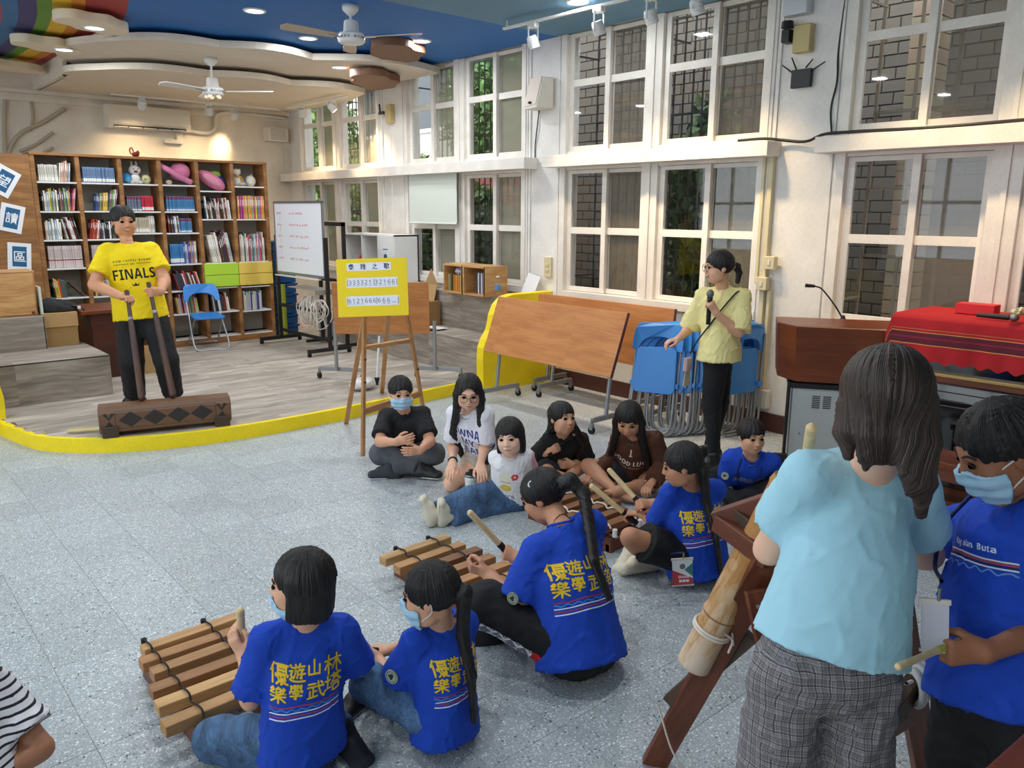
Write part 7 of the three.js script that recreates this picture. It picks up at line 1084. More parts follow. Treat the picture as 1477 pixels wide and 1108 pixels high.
// joints of every person in metres (L and R are the person's own sides)
const JT = {
  man: { S: 1.86, pel: [2.157, 1.006, -7.516], neck: [2.131, 1.578, -7.577], head: [2.128, 1.788, -7.655], sL: [2.304, 1.539, -7.528], sR: [1.959, 1.535, -7.62], eL: [2.335, 1.282, -7.342], eR: [1.812, 1.255, -7.548], wL: [2.219, 1.205, -7.101], wR: [1.926, 1.176, -7.178], hL: [2.238, 0.993, -7.459], hR: [2.077, 1.015, -7.573], kL: [2.266, 0.579, -7.269], kR: [2.021, 0.584, -7.43], aL: [2.358, 0.197, -7.458], aR: [2.071, 0.197, -7.623] },
  mic: { S: 1.58, pel: [5.066, 0.852, -3.379], neck: [5.096, 1.334, -3.397], head: [5.007, 1.502, -3.392], sL: [5.141, 1.29, -3.256], sR: [5.04, 1.276, -3.531], eL: [5.043, 1.041, -3.204], eR: [5.033, 1.024, -3.634], wL: [4.878, 1.183, -3.299], wR: [4.812, 0.974, -3.563], hL: [4.989, 0.849, -3.344], hR: [5.142, 0.844, -3.414], kL: [4.983, 0.46, -3.361], kR: [5.172, 0.456, -3.419], aL: [4.946, 0.083, -3.287], aR: [5.116, 0.083, -3.44] },
  mask: { S: 1.38, pel: [3.196, 0.115, -4.835], neck: [3.081, 0.481, -4.68], head: [3.007, 0.635, -4.607], sL: [3.199, 0.444, -4.623], sR: [2.985, 0.44, -4.766], eL: [3.141, 0.291, -4.451], eR: [2.843, 0.301, -4.638], wL: [2.973, 0.281, -4.331], wR: [2.846, 0.342, -4.435], hL: [3.124, 0.125, -4.844], hR: [3.269, 0.104, -4.827], kL: [3.221, 0.161, -4.522], kR: [2.939, 0.159, -4.782], aL: [2.943, 0.071, -4.671], aR: [3.104, 0.083, -4.518] },
  glass: { S: 1.45, pel: [3.425, 0.241, -4.191], neck: [3.19, 0.586, -4.065], head: [3.116, 0.737, -3.966], sL: [3.241, 0.574, -3.939], sR: [3.178, 0.536, -4.199], eL: [3.276, 0.334, -3.997], eR: [3.2, 0.294, -4.25], wL: [3.123, 0.273, -3.855], wR: [3.069, 0.237, -4.086], hL: [3.428, 0.302, -4.238], hR: [3.422, 0.18, -4.143], kL: [3.243, 0.071, -4.042], kR: [3.085, 0.071, -4.127], aL: [3.498, 0.05, -4.268], aR: [3.336, 0.05, -4.356] },
  little: { S: 1.14, pel: [3.225, 0.093, -3.659], neck: [3.146, 0.41, -3.587], head: [3.088, 0.538, -3.525], sL: [3.22, 0.385, -3.512], sR: [3.109, 0.362, -3.682], eL: [3.323, 0.221, -3.567], eR: [3.247, 0.228, -3.721], wL: [3.324, 0.038, -3.563], wR: [3.306, 0.072, -3.759], hL: [3.252, 0.053, -3.623], hR: [3.196, 0.132, -3.695], kL: [2.986, 0.033, -3.706], kR: [2.916, 0.128, -3.712], aL: [2.72, 0.061, -3.684], aR: [2.653, 0.08, -3.727] },
  black: { S: 1.25, pel: [3.847, 0.1, -3.953], neck: [3.777, 0.378, -3.711], head: [3.695, 0.519, -3.673], sL: [3.888, 0.336, -3.677], sR: [3.683, 0.347, -3.785], eL: [3.991, 0.159, -3.741], eR: [3.721, 0.186, -3.923], wL: [3.814, 0.165, -3.68], wR: [3.657, 0.263, -3.764], hL: [3.873, 0.094, -4.014], hR: [3.821, 0.106, -3.891], kL: [3.937, 0.112, -3.715], kR: [3.575, 0.139, -3.711], aL: [3.665, 0.077, -3.643], aR: [3.812, 0.05, -3.562] },
  brown: { S: 1.42, pel: [4.267, 0.11, -3.505], neck: [4.037, 0.417, -3.32], head: [3.915, 0.558, -3.273], sL: [4.109, 0.4, -3.203], sR: [4.024, 0.366, -3.448], eL: [4.215, 0.18, -3.199], eR: [4.109, 0.164, -3.555], wL: [4.017, 0.13, -3.139], wR: [3.901, 0.12, -3.549], hL: [4.328, 0.125, -3.549], hR: [4.206, 0.097, -3.463], kL: [4.157, 0.046, -3.257], kR: [3.897, 0.155, -3.611], aL: [3.829, 0.102, -3.251], aR: [3.834, 0.071, -3.295] },
  kid: { S: 1.3, pel: [4.641, 0.099, -2.862], neck: [4.425, 0.349, -2.657], head: [4.348, 0.502, -2.621], sL: [4.505, 0.315, -2.556], sR: [4.385, 0.311, -2.775], eL: [4.677, 0.223, -2.666], eR: [4.441, 0.102, -2.838], wL: [4.762, 0.05, -2.694], wR: [4.292, 0.051, -2.725], hL: [4.688, 0.099, -2.811], hR: [4.594, 0.1, -2.913], kL: [4.535, 0.12, -2.533], kR: [4.276, 0.12, -2.916], aL: [4.297, 0.05, -2.711], aR: [4.302, 0.05, -2.619] },
  pony: { S: 1.38, pel: [3.284, 0.116, -2.242], neck: [3.287, 0.526, -2.299], head: [3.152, 0.653, -2.281], sL: [3.17, 0.475, -2.355], sR: [3.397, 0.475, -2.239], eL: [3.192, 0.258, -2.445], eR: [3.459, 0.345, -2.427], wL: [3.288, 0.253, -2.628], wR: [3.299, 0.332, -2.558], hL: [3.219, 0.146, -2.272], hR: [3.346, 0.088, -2.216], kL: [2.935, 0.281, -2.414], kR: [3.484, 0.12, -2.523], aL: [3.164, 0.073, -2.495], aR: [3.18, 0.05, -2.614] },
  big: { S: 1.52, pel: [2.195, 0.126, -2.05], neck: [2.263, 0.573, -2.234], head: [2.316, 0.651, -2.416], sL: [2.129, 0.502, -2.243], sR: [2.403, 0.559, -2.2], eL: [2.006, 0.271, -2.237], eR: [2.415, 0.336, -2.335], wL: [2.028, 0.354, -2.448], wR: [2.287, 0.321, -2.523], hL: [2.116, 0.144, -2.055], hR: [2.274, 0.108, -2.046], kL: [1.938, 0.279, -2.353], kR: [2.372, 0.16, -2.401], aL: [2.187, 0.06, -2.486], aR: [2.047, 0.06, -2.51] },
  small: { S: 1.2, pel: [1.506, 0.108, -2.069], neck: [1.531, 0.464, -2.11], head: [1.45, 0.598, -2.071], sL: [1.412, 0.412, -2.114], sR: [1.632, 0.406, -2.11], eL: [1.378, 0.226, -2.197], eR: [1.606, 0.301, -2.286], wL: [1.415, 0.23, -2.373], wR: [1.497, 0.219, -2.404], hL: [1.451, 0.113, -2.036], hR: [1.561, 0.104, -2.102], kL: [1.324, 0.206, -2.285], kR: [1.661, 0.125, -2.377], aL: [1.492, 0.05, -2.45], aR: [1.401, 0.06, -2.465] },
  boyl: { S: 1.3, pel: [1.039, 0.171, -2.253], neck: [1.086, 0.559, -2.273], head: [1.044, 0.719, -2.214], sL: [0.955, 0.511, -2.31], sR: [1.183, 0.498, -2.209], eL: [0.9, 0.296, -2.338], eR: [1.27, 0.299, -2.266], wL: [0.958, 0.343, -2.519], wR: [1.225, 0.288, -2.455], hL: [0.974, 0.176, -2.228], hR: [1.104, 0.166, -2.278], kL: [0.832, 0.09, -2.5], kR: [1.171, 0.09, -2.579], aL: [0.98, 0.05, -2.236], aR: [1.213, 0.05, -2.28] },
  front: { S: 1.6, pel: [1.626, 0.871, -0.75], neck: [1.761, 1.357, -0.747], head: [1.652, 1.503, -0.689], sL: [1.619, 1.317, -0.824], sR: [1.878, 1.262, -0.701], eL: [1.692, 1.081, -0.947], eR: [2.046, 1.045, -0.706], wL: [1.93, 1.104, -0.971], wR: [2.117, 0.976, -0.925], hL: [1.569, 0.861, -0.813], hR: [1.686, 0.86, -0.689], kL: [1.592, 0.464, -0.823], kR: [1.714, 0.464, -0.693], aL: [1.601, 0.083, -0.829], aR: [1.728, 0.084, -0.694] },
  boyr: { S: 1.38, pel: [1.987, 0.774, -0.482], neck: [2.117, 1.218, -0.554], head: [2.003, 1.365, -0.564], sL: [2.016, 1.219, -0.464], sR: [2.193, 1.13, -0.624], eL: [2.018, 0.989, -0.402], eR: [2.327, 0.994, -0.765], wL: [1.832, 0.954, -0.486], wR: [2.169, 0.963, -0.896], hL: [1.973, 0.756, -0.411], hR: [2.004, 0.756, -0.553], kL: [1.991, 0.409, -0.416], kR: [2.023, 0.409, -0.561], aL: [1.999, 0.076, -0.418], aR: [2.032, 0.076, -0.564] },
  stripe: { S: 1.35, pel: [0.146, 0.104, -2.432], neck: [0.13, 0.511, -2.489], head: [0.138, 0.686, -2.557], sL: [0.058, 0.436, -2.406], sR: [0.223, 0.519, -2.577], eL: [-0.036, 0.34, -2.216], eR: [0.311, 0.341, -2.449], wL: [-0.193, 0.221, -2.263], wR: [0.115, 0.307, -2.41], hL: [0.089, 0.114, -2.389], hR: [0.204, 0.094, -2.473], kL: [-0.114, 0.151, -2.13], kR: [-0.091, 0.175, -2.599], aL: [-0.13, 0.047, -2.429], aR: [-0.21, 0.069, -2.325] },
};
// ---------- shirt prints (left half of each canvas is the chest, right half the back) ----------
function shirtMat(base, front, back, big, rough = .85) {
  const K = big ? 2 : 1; const c = canvas(1024 * K, 512 * K, (q, w, hh) => { q.fillStyle = base; q.fillRect(0, 0, w, hh); q.save(); q.scale(K, K); q.textAlign = 'center'; q.lineCap = 'round'; if (front) front(q); q.restore(); q.save(); q.scale(K, K); q.translate(512, 0); q.textAlign = 'center'; if (back) back(q); q.restore(); });
  return std({ map: ctex(c), roughness: rough });
}
const plainCloth = (r, g, b, rough = .85) => std({ color: rgb(r, g, b), roughness: rough });
const blueTee = shirtMat('#0c42b6', (q) => {
  q.save(); q.translate(282, 142); q.rotate(.06); q.scale(.82, .82); q.fillStyle = '#e8ecf4'; q.font = 'bold 19px sans-serif'; q.fillText('Kay alan  Buta', 0, 0);
  const st = ['#e8e2c8', '#c03a34', '#20242c', '#e8e8ea']; st.forEach((s, i) => { q.strokeStyle = s; q.lineWidth = 3.4; q.beginPath(); for (let x = -95; x <= 95; x += 5) q.lineTo(x, 14 + i * 5 + 2 * Math.sin(x / 30)); q.stroke(); }); q.strokeStyle = '#6e9ad8'; q.lineWidth = 3; q.beginPath(); for (let x = -95; x <= 95; x += 3) q.lineTo(x, 40 + 4 * Math.sin(x / 5)); q.stroke(); q.restore();
}, (q) => {
  const rows = [['you', 'you2', 'shan', 'lin'], ['le', 'xue', 'wu', 'ta']]; rows.forEach((rw2, j) => rw2.forEach((g, i) => { const s = [46, 42, 38, 46][(i + j) % 4], y = 142 + j * 48 - i * 4 + ((i + j) % 2) * 3; glyph(q, g, 166 + i * 45, y, s, 7.2, '#143a8a'); glyph(q, g, 166 + i * 45, y, s, 4.8, '#f2c928'); }));
  [['#b8384a', 3], ['#3f8ad8', 5], ['#e8ecf4', 1.5], ['#a83c50', 1.5], ['#eef0f6', 1.5]].forEach(([s, a], i) => { q.strokeStyle = s; q.lineWidth = 3.4; q.beginPath(); for (let x = 168; x <= 344; x += 3) q.lineTo(x, 248 + i * 8 + a * .5 * Math.sin(x / (i === 1 ? 4 : 14)) - (x - 168) * .06); q.stroke(); });
}, true);
const person1 = {};
const MT = {
  yellow: shirtMat('#f4d60a', (q) => { q.fillStyle = '#2a2618'; q.font = 'bold 12px sans-serif'; q.fillText('N E W   T A I P E I   K I N G S', 256, 128); q.fillRect(180, 138, 60, 2); q.fillRect(272, 138, 60, 2); q.font = 'bold 8px sans-serif'; q.fillText('2023', 256, 143);
    q.fillStyle = '#1a1a1c'; q.font = 'bold 74px sans-serif'; q.save(); q.translate(250, 212); q.scale(.7, .92); q.fillText('FINALS', 8, 0); q.restore(); q.font = 'bold 16px sans-serif'; q.beginPath(); q.moveTo(240, 230); q.lineTo(248, 242); q.lineTo(256, 230); q.lineTo(264, 242); q.lineTo(272, 230); q.lineTo(268, 246); q.lineTo(244, 246); q.fill(); }),
  dreams: shirtMat('#eceaf0', (q) => { q.fillStyle = '#1f2c86'; q.save(); q.translate(256, 0); q.scale(.8, 1); q.font = 'bold 66px sans-serif'; q.fillText('OWNA', 0, 150); q.fillText('MY', 0, 212); q.fillText('DREAMS', 0, 274); q.font = 'bold 26px sans-serif'; q.fillText('I CANNOT FAST', 0, 302); q.restore(); }),
  kids: shirtMat('#f0eef0', (q) => { q.fillStyle = '#eab4be'; q.fillRect(0, 0, 128, 512); q.fillRect(384, 0, 128, 512); q.fillStyle = '#f0ead2'; q.beginPath(); q.arc(246, 170, 40, 0, 7); q.fill(); q.fillStyle = '#d8445e'; for (let i = 0; i < 6; i++) { q.beginPath(); q.arc(300 + 12 * Math.cos(i * 1.05), 160 + 12 * Math.sin(i * 1.05), 9, 0, 7); q.fill(); } q.fillStyle = '#f2d060'; q.beginPath(); q.arc(300, 160, 7, 0, 7); q.fill(); q.fillStyle = '#e8c850'; q.beginPath(); q.ellipse(246, 240, 34, 24, 0, 0, 7); q.fill(); q.fillStyle = '#c04a58'; q.font = 'bold 15px sans-serif'; q.fillText('Love you', 246, 204); q.fillStyle = '#4a5264'; q.font = 'bold 36px serif'; q.fillText('KICS', 252, 318); }, (q) => { q.fillStyle = '#eab4be'; q.fillRect(0, 0, 128, 512); q.fillRect(384, 0, 128, 512); }),
  luck: shirtMat('#56301f', (q) => { q.fillStyle = '#f0ebe4'; q.font = 'bold 34px sans-serif'; q.save(); q.translate(256, 178); q.rotate(.03); q.fillText('GOOD LUCK', 0, 0); q.font = '20px sans-serif'; q.fillStyle = '#cfb9aa'; q.fillText('Love Blossom', 6, 24); q.restore(); q.fillStyle = '#e8e2da'; q.fillRect(252, 84, 6, 44); q.fillRect(246, 118, 18, 7); }),
  black: plainCloth(26, 26, 30), blouse: plainCloth(242, 230, 160, .8), sky: plainCloth(168, 216, 232, .85),
  stripe: shirtMat('#ece8ea', (q) => { q.fillStyle = '#1c1c26'; for (let y = 0; y < 512; y += 17) q.fillRect(0, y, 512, 5); }, (q) => { q.fillStyle = '#1c1c26'; for (let y = 0; y < 512; y += 17) q.fillRect(0, y, 512, 5); }),
  blackPants: plainCloth(20, 20, 23), greyPants: plainCloth(84, 88, 94), shorts: plainCloth(204, 192, 178), dark: plainCloth(46, 48, 54),
  plaid: std({ map: (() => { const t = ctex(canvas(512, 512, (c) => { c.fillStyle = '#b4b0b2'; c.fillRect(0, 0, 512, 512); const line = (p, w, col, a) => { c.globalAlpha = a; c.fillStyle = col; c.fillRect(p, 0, w, 512); c.fillRect(0, p, 512, w); }; for (let i = 0; i < 512; i += 16) line(i, 8, '#3c383c', .34); for (let i = 0; i < 512; i += 128) { line(i + 10, 8, '#1e1a1e', .75); line(i + 74, 6, '#1e1a1e', .55); line(i + 40, 3, '#5c2c34', .5); for (let k = 0; k < 5; k++) line(i + 90 + k * 7, 3, '#262226', .5); } })); t.repeat.set(9, 9); return t; })(), roughness: .9 }),
  cream: plainCloth(214, 206, 184, .7), sock: plainCloth(222, 222, 220),
};
const F = {};
F.man = person('man', JT.man, { hh: .262, fat: 1.08, label: 'smiling young man in a yellow shirt and black trousers holding two long sticks', face: 8, look: 42, pitch: 2, base: STAGE, skin: [196, 140, 106], smile: true, hair: { short: true, fringe: .21, wide: .32 },
  shirt: { mat: MT.yellow, hem: .035, sleeve: .68, loose: 1.15, flare: .006 }, pants: { mat: MT.blackPants, w: 1.12, len: .93, cuff: .04 }, shoeL: { d: heading(20).toArray(), m: M.black }, shoeR: { d: heading(-14).toArray(), m: M.black },
  handR: { d: heading(60).toArray(), n: [0, -1, 0], curl: .85, thumb: .9 }, handL: { d: heading(-30).toArray(), n: heading(-90).toArray(), curl: .9, thumb: .9 } });
F.mic = person('mic', JT.mic, { label: 'woman in a pale yellow blouse and black trousers speaking into a microphone', face: -60, look: -82, pitch: 2, skin: [214, 164, 132], smile: true, glasses: true,
  hair: { fringe: .14, short: false, wide: .33, cutY: -.2, locks: [{ p: [[0, .05, -.42], [0, .0, -.62], [0, -.2, -.7], [0, -.48, -.66]], w: [.12, .1], d: [.14, .06] }], tie: [0, .03, -.5], tieDir: [0, -.02, -.7] },
  shirt: { mat: MT.blouse, name: 'blouse', hem: .03, sleeve: .98, loose: 1.35, flare: .018, vee: 1.4, wr: .009 }, pants: { mat: MT.blackPants, len: .98, w: .95, cuff: .026 }, shoeL: { d: heading(-40).toArray(), m: M.black, sm: M.white }, shoeR: { d: heading(-75).toArray(), m: M.black, sm: M.white },
  handL: { d: V3(0, .75, 0).addScaledVector(heading(-75), .5).toArray(), n: heading(-150).toArray(), curl: .85, thumb: .8 }, handR: { d: heading(-80).add(V3(0, -.25, 0)).toArray(), n: [0, -1, 0], curl: .4 } });
F.mask = person('mask', JT.mask, { label: 'boy in a black shirt and blue face mask sitting cross-legged before the easel', face: 12, look: 20, pitch: 4, skin: [204, 152, 122], fat: 1.1, mask: true, hair: { short: true, fringe: .2, wide: .32 },
  shirt: { mat: MT.black, hem: .05, sleeve: .78, loose: 1.2 }, pants: { mat: MT.greyPants, w: 1.15, len: .94, cuff: .036 }, shoeR: { d: heading(75).toArray(), m: M.black }, shoeL: { d: heading(-85).toArray(), m: plainCloth(52, 56, 62) },
  handR: { d: heading(75).add(V3(0, .3, 0)).toArray(), n: heading(170).toArray(), curl: .25 }, handL: { d: heading(-50).add(V3(0, .1, 0)).toArray(), n: heading(-120).toArray(), curl: .25 } });
F.glass = person('glass', JT.glass, { label: 'long-haired girl with glasses kneeling in a white shirt with blue lettering', face: 3, look: 3, pitch: 16, skin: [222, 174, 146], glasses: true, eyesShut: false,
  hair: { fringe: .3, wide: .27, locks: [{ p: [[.22, .3, -.02], [.33, -.05, .02], [.34, -.4, .06], ['t', .075, -.1, .075], ['t', .068, -.22, .09], ['t', .06, -.3, .095]], w: [.15, .09], d: [.16, .07] }, { p: [[-.22, .3, -.02], [-.33, -.05, .02], [-.34, -.4, .06], ['t', -.075, -.1, .075], ['t', -.072, -.2, .09], ['t', -.07, -.27, .095]], w: [.15, .09], d: [.16, .07] }] },
  shirt: { mat: MT.dreams, hem: .03, sleeve: .8, loose: 1.25 }, pants: { mat: MT.shorts, name: 'shorts', len: -.5, w: 1.2 }, footL: heading(180).toArray(), footR: heading(180).toArray(), bare: ['L', 'R'],
  handL: { d: heading(10).add(V3(0, -.45, 0)).toArray(), n: V3(0, -1, 0).toArray(), curl: .2 }, handR: { d: heading(-10).add(V3(0, -.45, 0)).toArray(), n: V3(0, -1, 0).toArray(), curl: .2 } });
F.little = person('little', JT.little, { hh: .22, label: 'small girl in a pink-sleeved white shirt and jeans leaning back, legs stretched out', face: -35, look: -14, pitch: 2, roll: 6, skin: [228, 184, 158], hair: { fringe: .1, wide: .27, bob: -.42, cutY: -.5 },
  shirt: { mat: MT.kids, hem: .02, sleeve: 1.45, loose: 1.3 }, pants: { mat: jeanMat, w: 1.3, len: .9, cuff: .045 }, shoeR: { d: V3(0, 1, 0).add(heading(-90).multiplyScalar(.25)).toArray(), n: heading(80).toArray(), m: MT.cream, sm: MT.cream }, shoeL: { d: V3(0, .9, 0).add(heading(10).multiplyScalar(.3)).toArray(), n: heading(95).toArray(), m: MT.cream, sm: MT.cream }, handR: { curl: .2 }, handL: { d: heading(120).toArray(), curl: .15 } });
F.black = person('black', JT.black, { label: 'long-haired girl in a loose black shirt holding a dark strap and looking up', face: 30, look: 34, pitch: -10, roll: -4, skin: [204, 154, 122], hair: { fringe: .16, wide: .28, locks: [{ p: [[-.25, .2, -.1], [-.36, -.2, -.06], ['t', -.1, -.02, .03], ['t', -.11, -.14, .07], ['t', -.1, -.24, .08]], w: [.16, .13], d: [.2, .08] }, { p: [[.2, .1, -.2], [.25, -.3, -.22], ['t', .06, -.05, -.07], ['t', .06, -.2, -.1]], w: [.18, .1], d: [.14, .05] }] },
  shirt: { mat: MT.black, hem: .05, sleeve: .98, loose: 1.7, flare: .02 }, pants: { mat: MT.dark, name: 'shorts', len: -.35, w: 1.1 }, footL: heading(-60).toArray(), footR: heading(60).toArray(), bare: ['L', 'R'], handR: { d: heading(60).add(V3(0, .7, 0)).toArray(), n: heading(150).toArray(), curl: .85 }, handL: { d: heading(-60).add(V3(0, .1, 0)).toArray(), n: heading(-150).toArray(), curl: .5 } });
F.brown = person('brown', JT.brown, { label: 'dark-haired girl in a brown collared top with white lettering bending over a raised knee', face: -22, look: -14, pitch: 26, skin: [190, 138, 106], hair: { fringe: .1, wide: .27, locks: [{ p: [[.25, .2, -.08], [.36, -.15, -.02], [.38, -.5, .05], ['t', .1, -.1, .07]], w: [.16, .1], d: [.2, .08] }, { p: [[-.25, .2, -.08], [-.36, -.15, -.02], [-.36, -.5, .08], ['t', -.09, -.12, .09]], w: [.16, .11], d: [.2, .09] }, { p: [[0, .1, -.35], [0, -.35, -.38], ['t', 0, -.1, -.09]], w: [.32, .25], d: [.14, .08] }] },
  shirt: { mat: MT.luck, name: 'sweatshirt', hem: .05, sleeve: 1.9, loose: 1.45, flare: .01 }, pants: { mat: MT.dark, name: 'shorts', len: -.45, w: 1.15 }, footR: heading(60).toArray(), footL: heading(-70).toArray(), bare: ['L', 'R'], handL: { curl: .5 }, handR: { curl: .5 } });
F.kid = person('kid', JT.kid, { label: 'round-faced child with a fringe in a blue shirt and lanyard sitting below the lectern', face: -12, look: 12, pitch: 2, skin: [206, 154, 122], fat: 1.2, hh: .215, hair: { fringe: .13, wide: .33, cutY: -.22 }, shirt: { mat: blueTee, hem: .05, sleeve: .82, loose: 1.25, badge: 'R', badgeT: .55, badgeDir: heading(-35).toArray() }, pants: { mat: MT.blackPants, w: 1.1 }, shoeL: { d: heading(-60).toArray() }, shoeR: { d: heading(60).toArray() }, handR: { d: heading(-10).add(V3(0, -.3, 0)).toArray(), curl: .25 }, handL: { curl: .3 } });
F.pony = person('pony', JT.pony, { label: 'girl with a long low ponytail in a blue shirt playing the reddish xylophone', face: -115, look: -100, pitch: 12, skin: [184, 130, 98], hair: { fringe: .12, wide: .3, cutY: -.25, locks: [{ p: [[0, .0, -.38], [0, -.2, -.46], ['t', .01, -.06, -.075], ['t', .02, -.18, -.115], ['t', .03, -.32, -.12]], w: [.16, .3], d: [.13, .06] }], tie: [0, -.16, -.45], tieDir: [0, -.3, -.48], tieCol: [60, 60, 64] },
  shirt: { mat: blueTee, hem: .05, sleeve: .85, loose: 1.35, flare: .012 }, pants: { mat: MT.blackPants, name: 'shorts', len: -.25, w: 1.25 }, shoeL: { d: heading(-70).toArray(), n: V3(0, .75, 0).add(heading(170).multiplyScalar(.6)).toArray(), m: MT.cream, sm: MT.cream }, shoeR: { d: heading(-30).toArray(), m: MT.cream, sm: MT.cream }, handL: { d: heading(-110).add(V3(0, -.1, 0)).toArray(), n: V3(0, -1, 0).toArray(), curl: .55, thumb: .5 }, handR: { d: heading(-70).add(V3(0, .1, 0)).toArray(), n: heading(-120).add(V3(0, -1, 0)).toArray(), curl: .6, thumb: .5 } });
F.big = person('big', JT.big, { label: 'sturdy girl with a white hair clip and ponytail in a blue shirt holding a mallet', face: -118, look: -112, pitch: 26, skin: [190, 136, 104], fat: 1.15, armFat: 1.1, hair: { fringe: .2, wide: .3, cutY: -.22, locks: [{ p: [[0, .1, -.42], [0, .12, -.66], [0, -.2, -.82], ['t', .02, -.1, -.11], ['t', .035, -.2, -.13]], w: [.2, .1], d: [.17, .05] }], tie: [0, .12, -.52], tieDir: [0, .12, -.8] },
  shirt: { mat: blueTee, hem: .04, sleeve: .8, loose: 1.3, flare: .01, badge: 'L', badgeT: .62, badgeDir: heading(-30).toArray() }, pants: { mat: MT.blackPants, w: 1.2, len: .95 }, shoeL: { d: heading(60).toArray() }, shoeR: { d: heading(-80).toArray() }, handL: { d: heading(-100).add(V3(0, .25, 0)).toArray(), n: V3(0, .5, 0).add(heading(180).multiplyScalar(.7)).toArray(), curl: .7, thumb: .7 }, handR: { d: heading(-110).add(V3(0, .2, 0)).toArray(), n: heading(-160).toArray(), curl: .85 } });
F.small = person('small', JT.small, { label: 'small girl with a mask and low ponytail in a blue shirt and jeans', face: -112, look: -98, pitch: 8, skin: [206, 156, 124], mask: true, hair: { fringe: .24, wide: .32, cutY: -.24, locks: [{ p: [[0, .02, -.4], [0, .0, -.56], ['t', .0, -.02, -.1], ['t', .01, -.14, -.125], ['t', .02, -.28, -.12]], w: [.18, .1], d: [.14, .05] }], tie: [0, .0, -.48], tieDir: [0, -.06, -.7], tieCol: [60, 60, 64] },
  shirt: { mat: blueTee, hem: .05, sleeve: .85, loose: 1.35, flare: .012, badge: 'L', badgeT: .62, badgeDir: heading(-28).toArray() }, pants: { mat: jeanMat, w: 1.2 }, shoeL: { d: heading(-60).toArray(), n: V3(0, .9, 0).add(heading(180).multiplyScalar(.4)).toArray(), m: M.black, sm: plainCloth(170, 150, 120) }, shoeR: { d: heading(-30).toArray(), m: M.black }, handL: { d: heading(-90).add(V3(0, .1, 0)).toArray(), n: V3(0, .2, 0).add(heading(170)).toArray(), curl: .6 }, handR: { d: heading(-100).toArray(), n: V3(0, -1, 0).toArray(), curl: .6 } });
F.boyl = person('boyl', JT.boyl, { label: 'boy with bobbed black hair and lowered mask in a blue shirt, nearest at the left', face: -135, look: -90, pitch: 0, skin: [214, 162, 130], mask: 'chin', hair: { fringe: .14, wide: .3, bob: -.4, cutY: -.52 }, ccell: .007,
  shirt: { mat: blueTee, hem: .06, sleeve: .85, loose: 1.35, flare: .014 }, pants: { mat: jeanMat, w: 1.2 }, shoeL: { d: heading(60).toArray(), m: MT.dark }, shoeR: { d: heading(40).toArray(), m: MT.dark }, handL: { d: V3(0, .8, 0).add(heading(-110).multiplyScalar(.5)).toArray(), n: heading(150).toArray(), curl: .3 }, handR: { d: V3(0, .6, 0).add(heading(-120)).toArray(), n: heading(-170).toArray(), curl: .4 } });
F.front = person('front', JT.front, { label: 'woman seen from behind in a light blue shirt and grey plaid trousers', face: 173, look: 160, pitch: 20, skin: [228, 180, 152], ccell: .007, fat: .82, armFat: 1.15, hair: { mat: hairBrown, fringe: .2, cell: .0042, groove: .009, locks: [{ s: 'w', p: [['w', 0, .1, .2], ['w', -.01, -.2, .28], ['w', .0, -.4, .32]], w: [.36, .33], d: [.2, .05] }, { s: 'w', p: [['w', .16, -.25, .34], ['w', .2, -.6, .42], ['w', .23, -.9, .4]], w: [.2, .05], d: [.08, .025] }, { s: 'w', p: [['w', .05, -.25, .36], ['w', .07, -.5, .42], ['w', .1, -.68, .42]], w: [.12, .03], d: [.06, .02] }, { s: 'w', p: [['w', -.3, .0, .02], ['w', -.37, -.22, .08], ['w', -.35, -.42, .14]], w: [.13, .05], d: [.2, .05] }, { s: 'w', p: [['w', -.2, -.1, .2], ['w', -.24, -.35, .28], ['w', -.25, -.5, .28]], w: [.13, .03], d: [.1, .03] }, { s: 'w', p: [['w', .3, .0, .05], ['w', .36, -.3, .15], ['w', .33, -.55, .25]], w: [.14, .05], d: [.2, .05] }] },
  shirt: { mat: MT.sky, hem: -.035, sleeve: .6, loose: 1.2, flare: .016, wr: .0042 }, pants: { mat: MT.plaid, uv: true, rise: .15, w: 1.6, len: .8, cuff: .075, e: .012, wr: .012 }, shoeL: { d: heading(175).toArray(), m: M.white }, shoeR: { d: heading(165).toArray(), m: M.white }, handL: { curl: .6 }, handR: { curl: .6 } });
F.boyr = person('boyr', JT.boyr, { label: 'boy in a mask and blue shirt at the right edge holding a thin stick', face: -62, look: -98, pitch: 26, skin: [150, 98, 70], ccell: .007, mask: true, hair: { short: true, fringe: .2, wide: .33 }, shirt: { mat: blueTee, hem: .015, sleeve: .88, loose: 1.4, flare: .014 }, pants: { mat: MT.blackPants, w: 1.15 }, shoeL: { d: heading(-60).toArray() }, shoeR: { d: heading(-70).toArray() }, handL: { d: heading(-95).add(V3(0, -.1, 0)).toArray(), n: heading(170).toArray(), curl: .85, thumb: .7 }, handR: { d: heading(-110).toArray(), n: V3(0, -1, 0).toArray(), curl: .7 } });
F.stripe = person('stripe', JT.stripe, { label: 'child in a black and white striped shirt cut off at the lower left edge', face: -75, look: -75, pitch: 10, skin: [166, 112, 82], hair: { fringe: .12, wide: .3, bob: -.4, cutY: -.5 }, shirt: { mat: MT.stripe, hem: .05, sleeve: .72, loose: 1.35 }, pants: { mat: jeanMat, w: 1.1 }, shoeL: { d: heading(-60).toArray() }, shoeR: { d: heading(60).toArray() }, handL: { curl: .4 }, handR: { curl: .5 } });

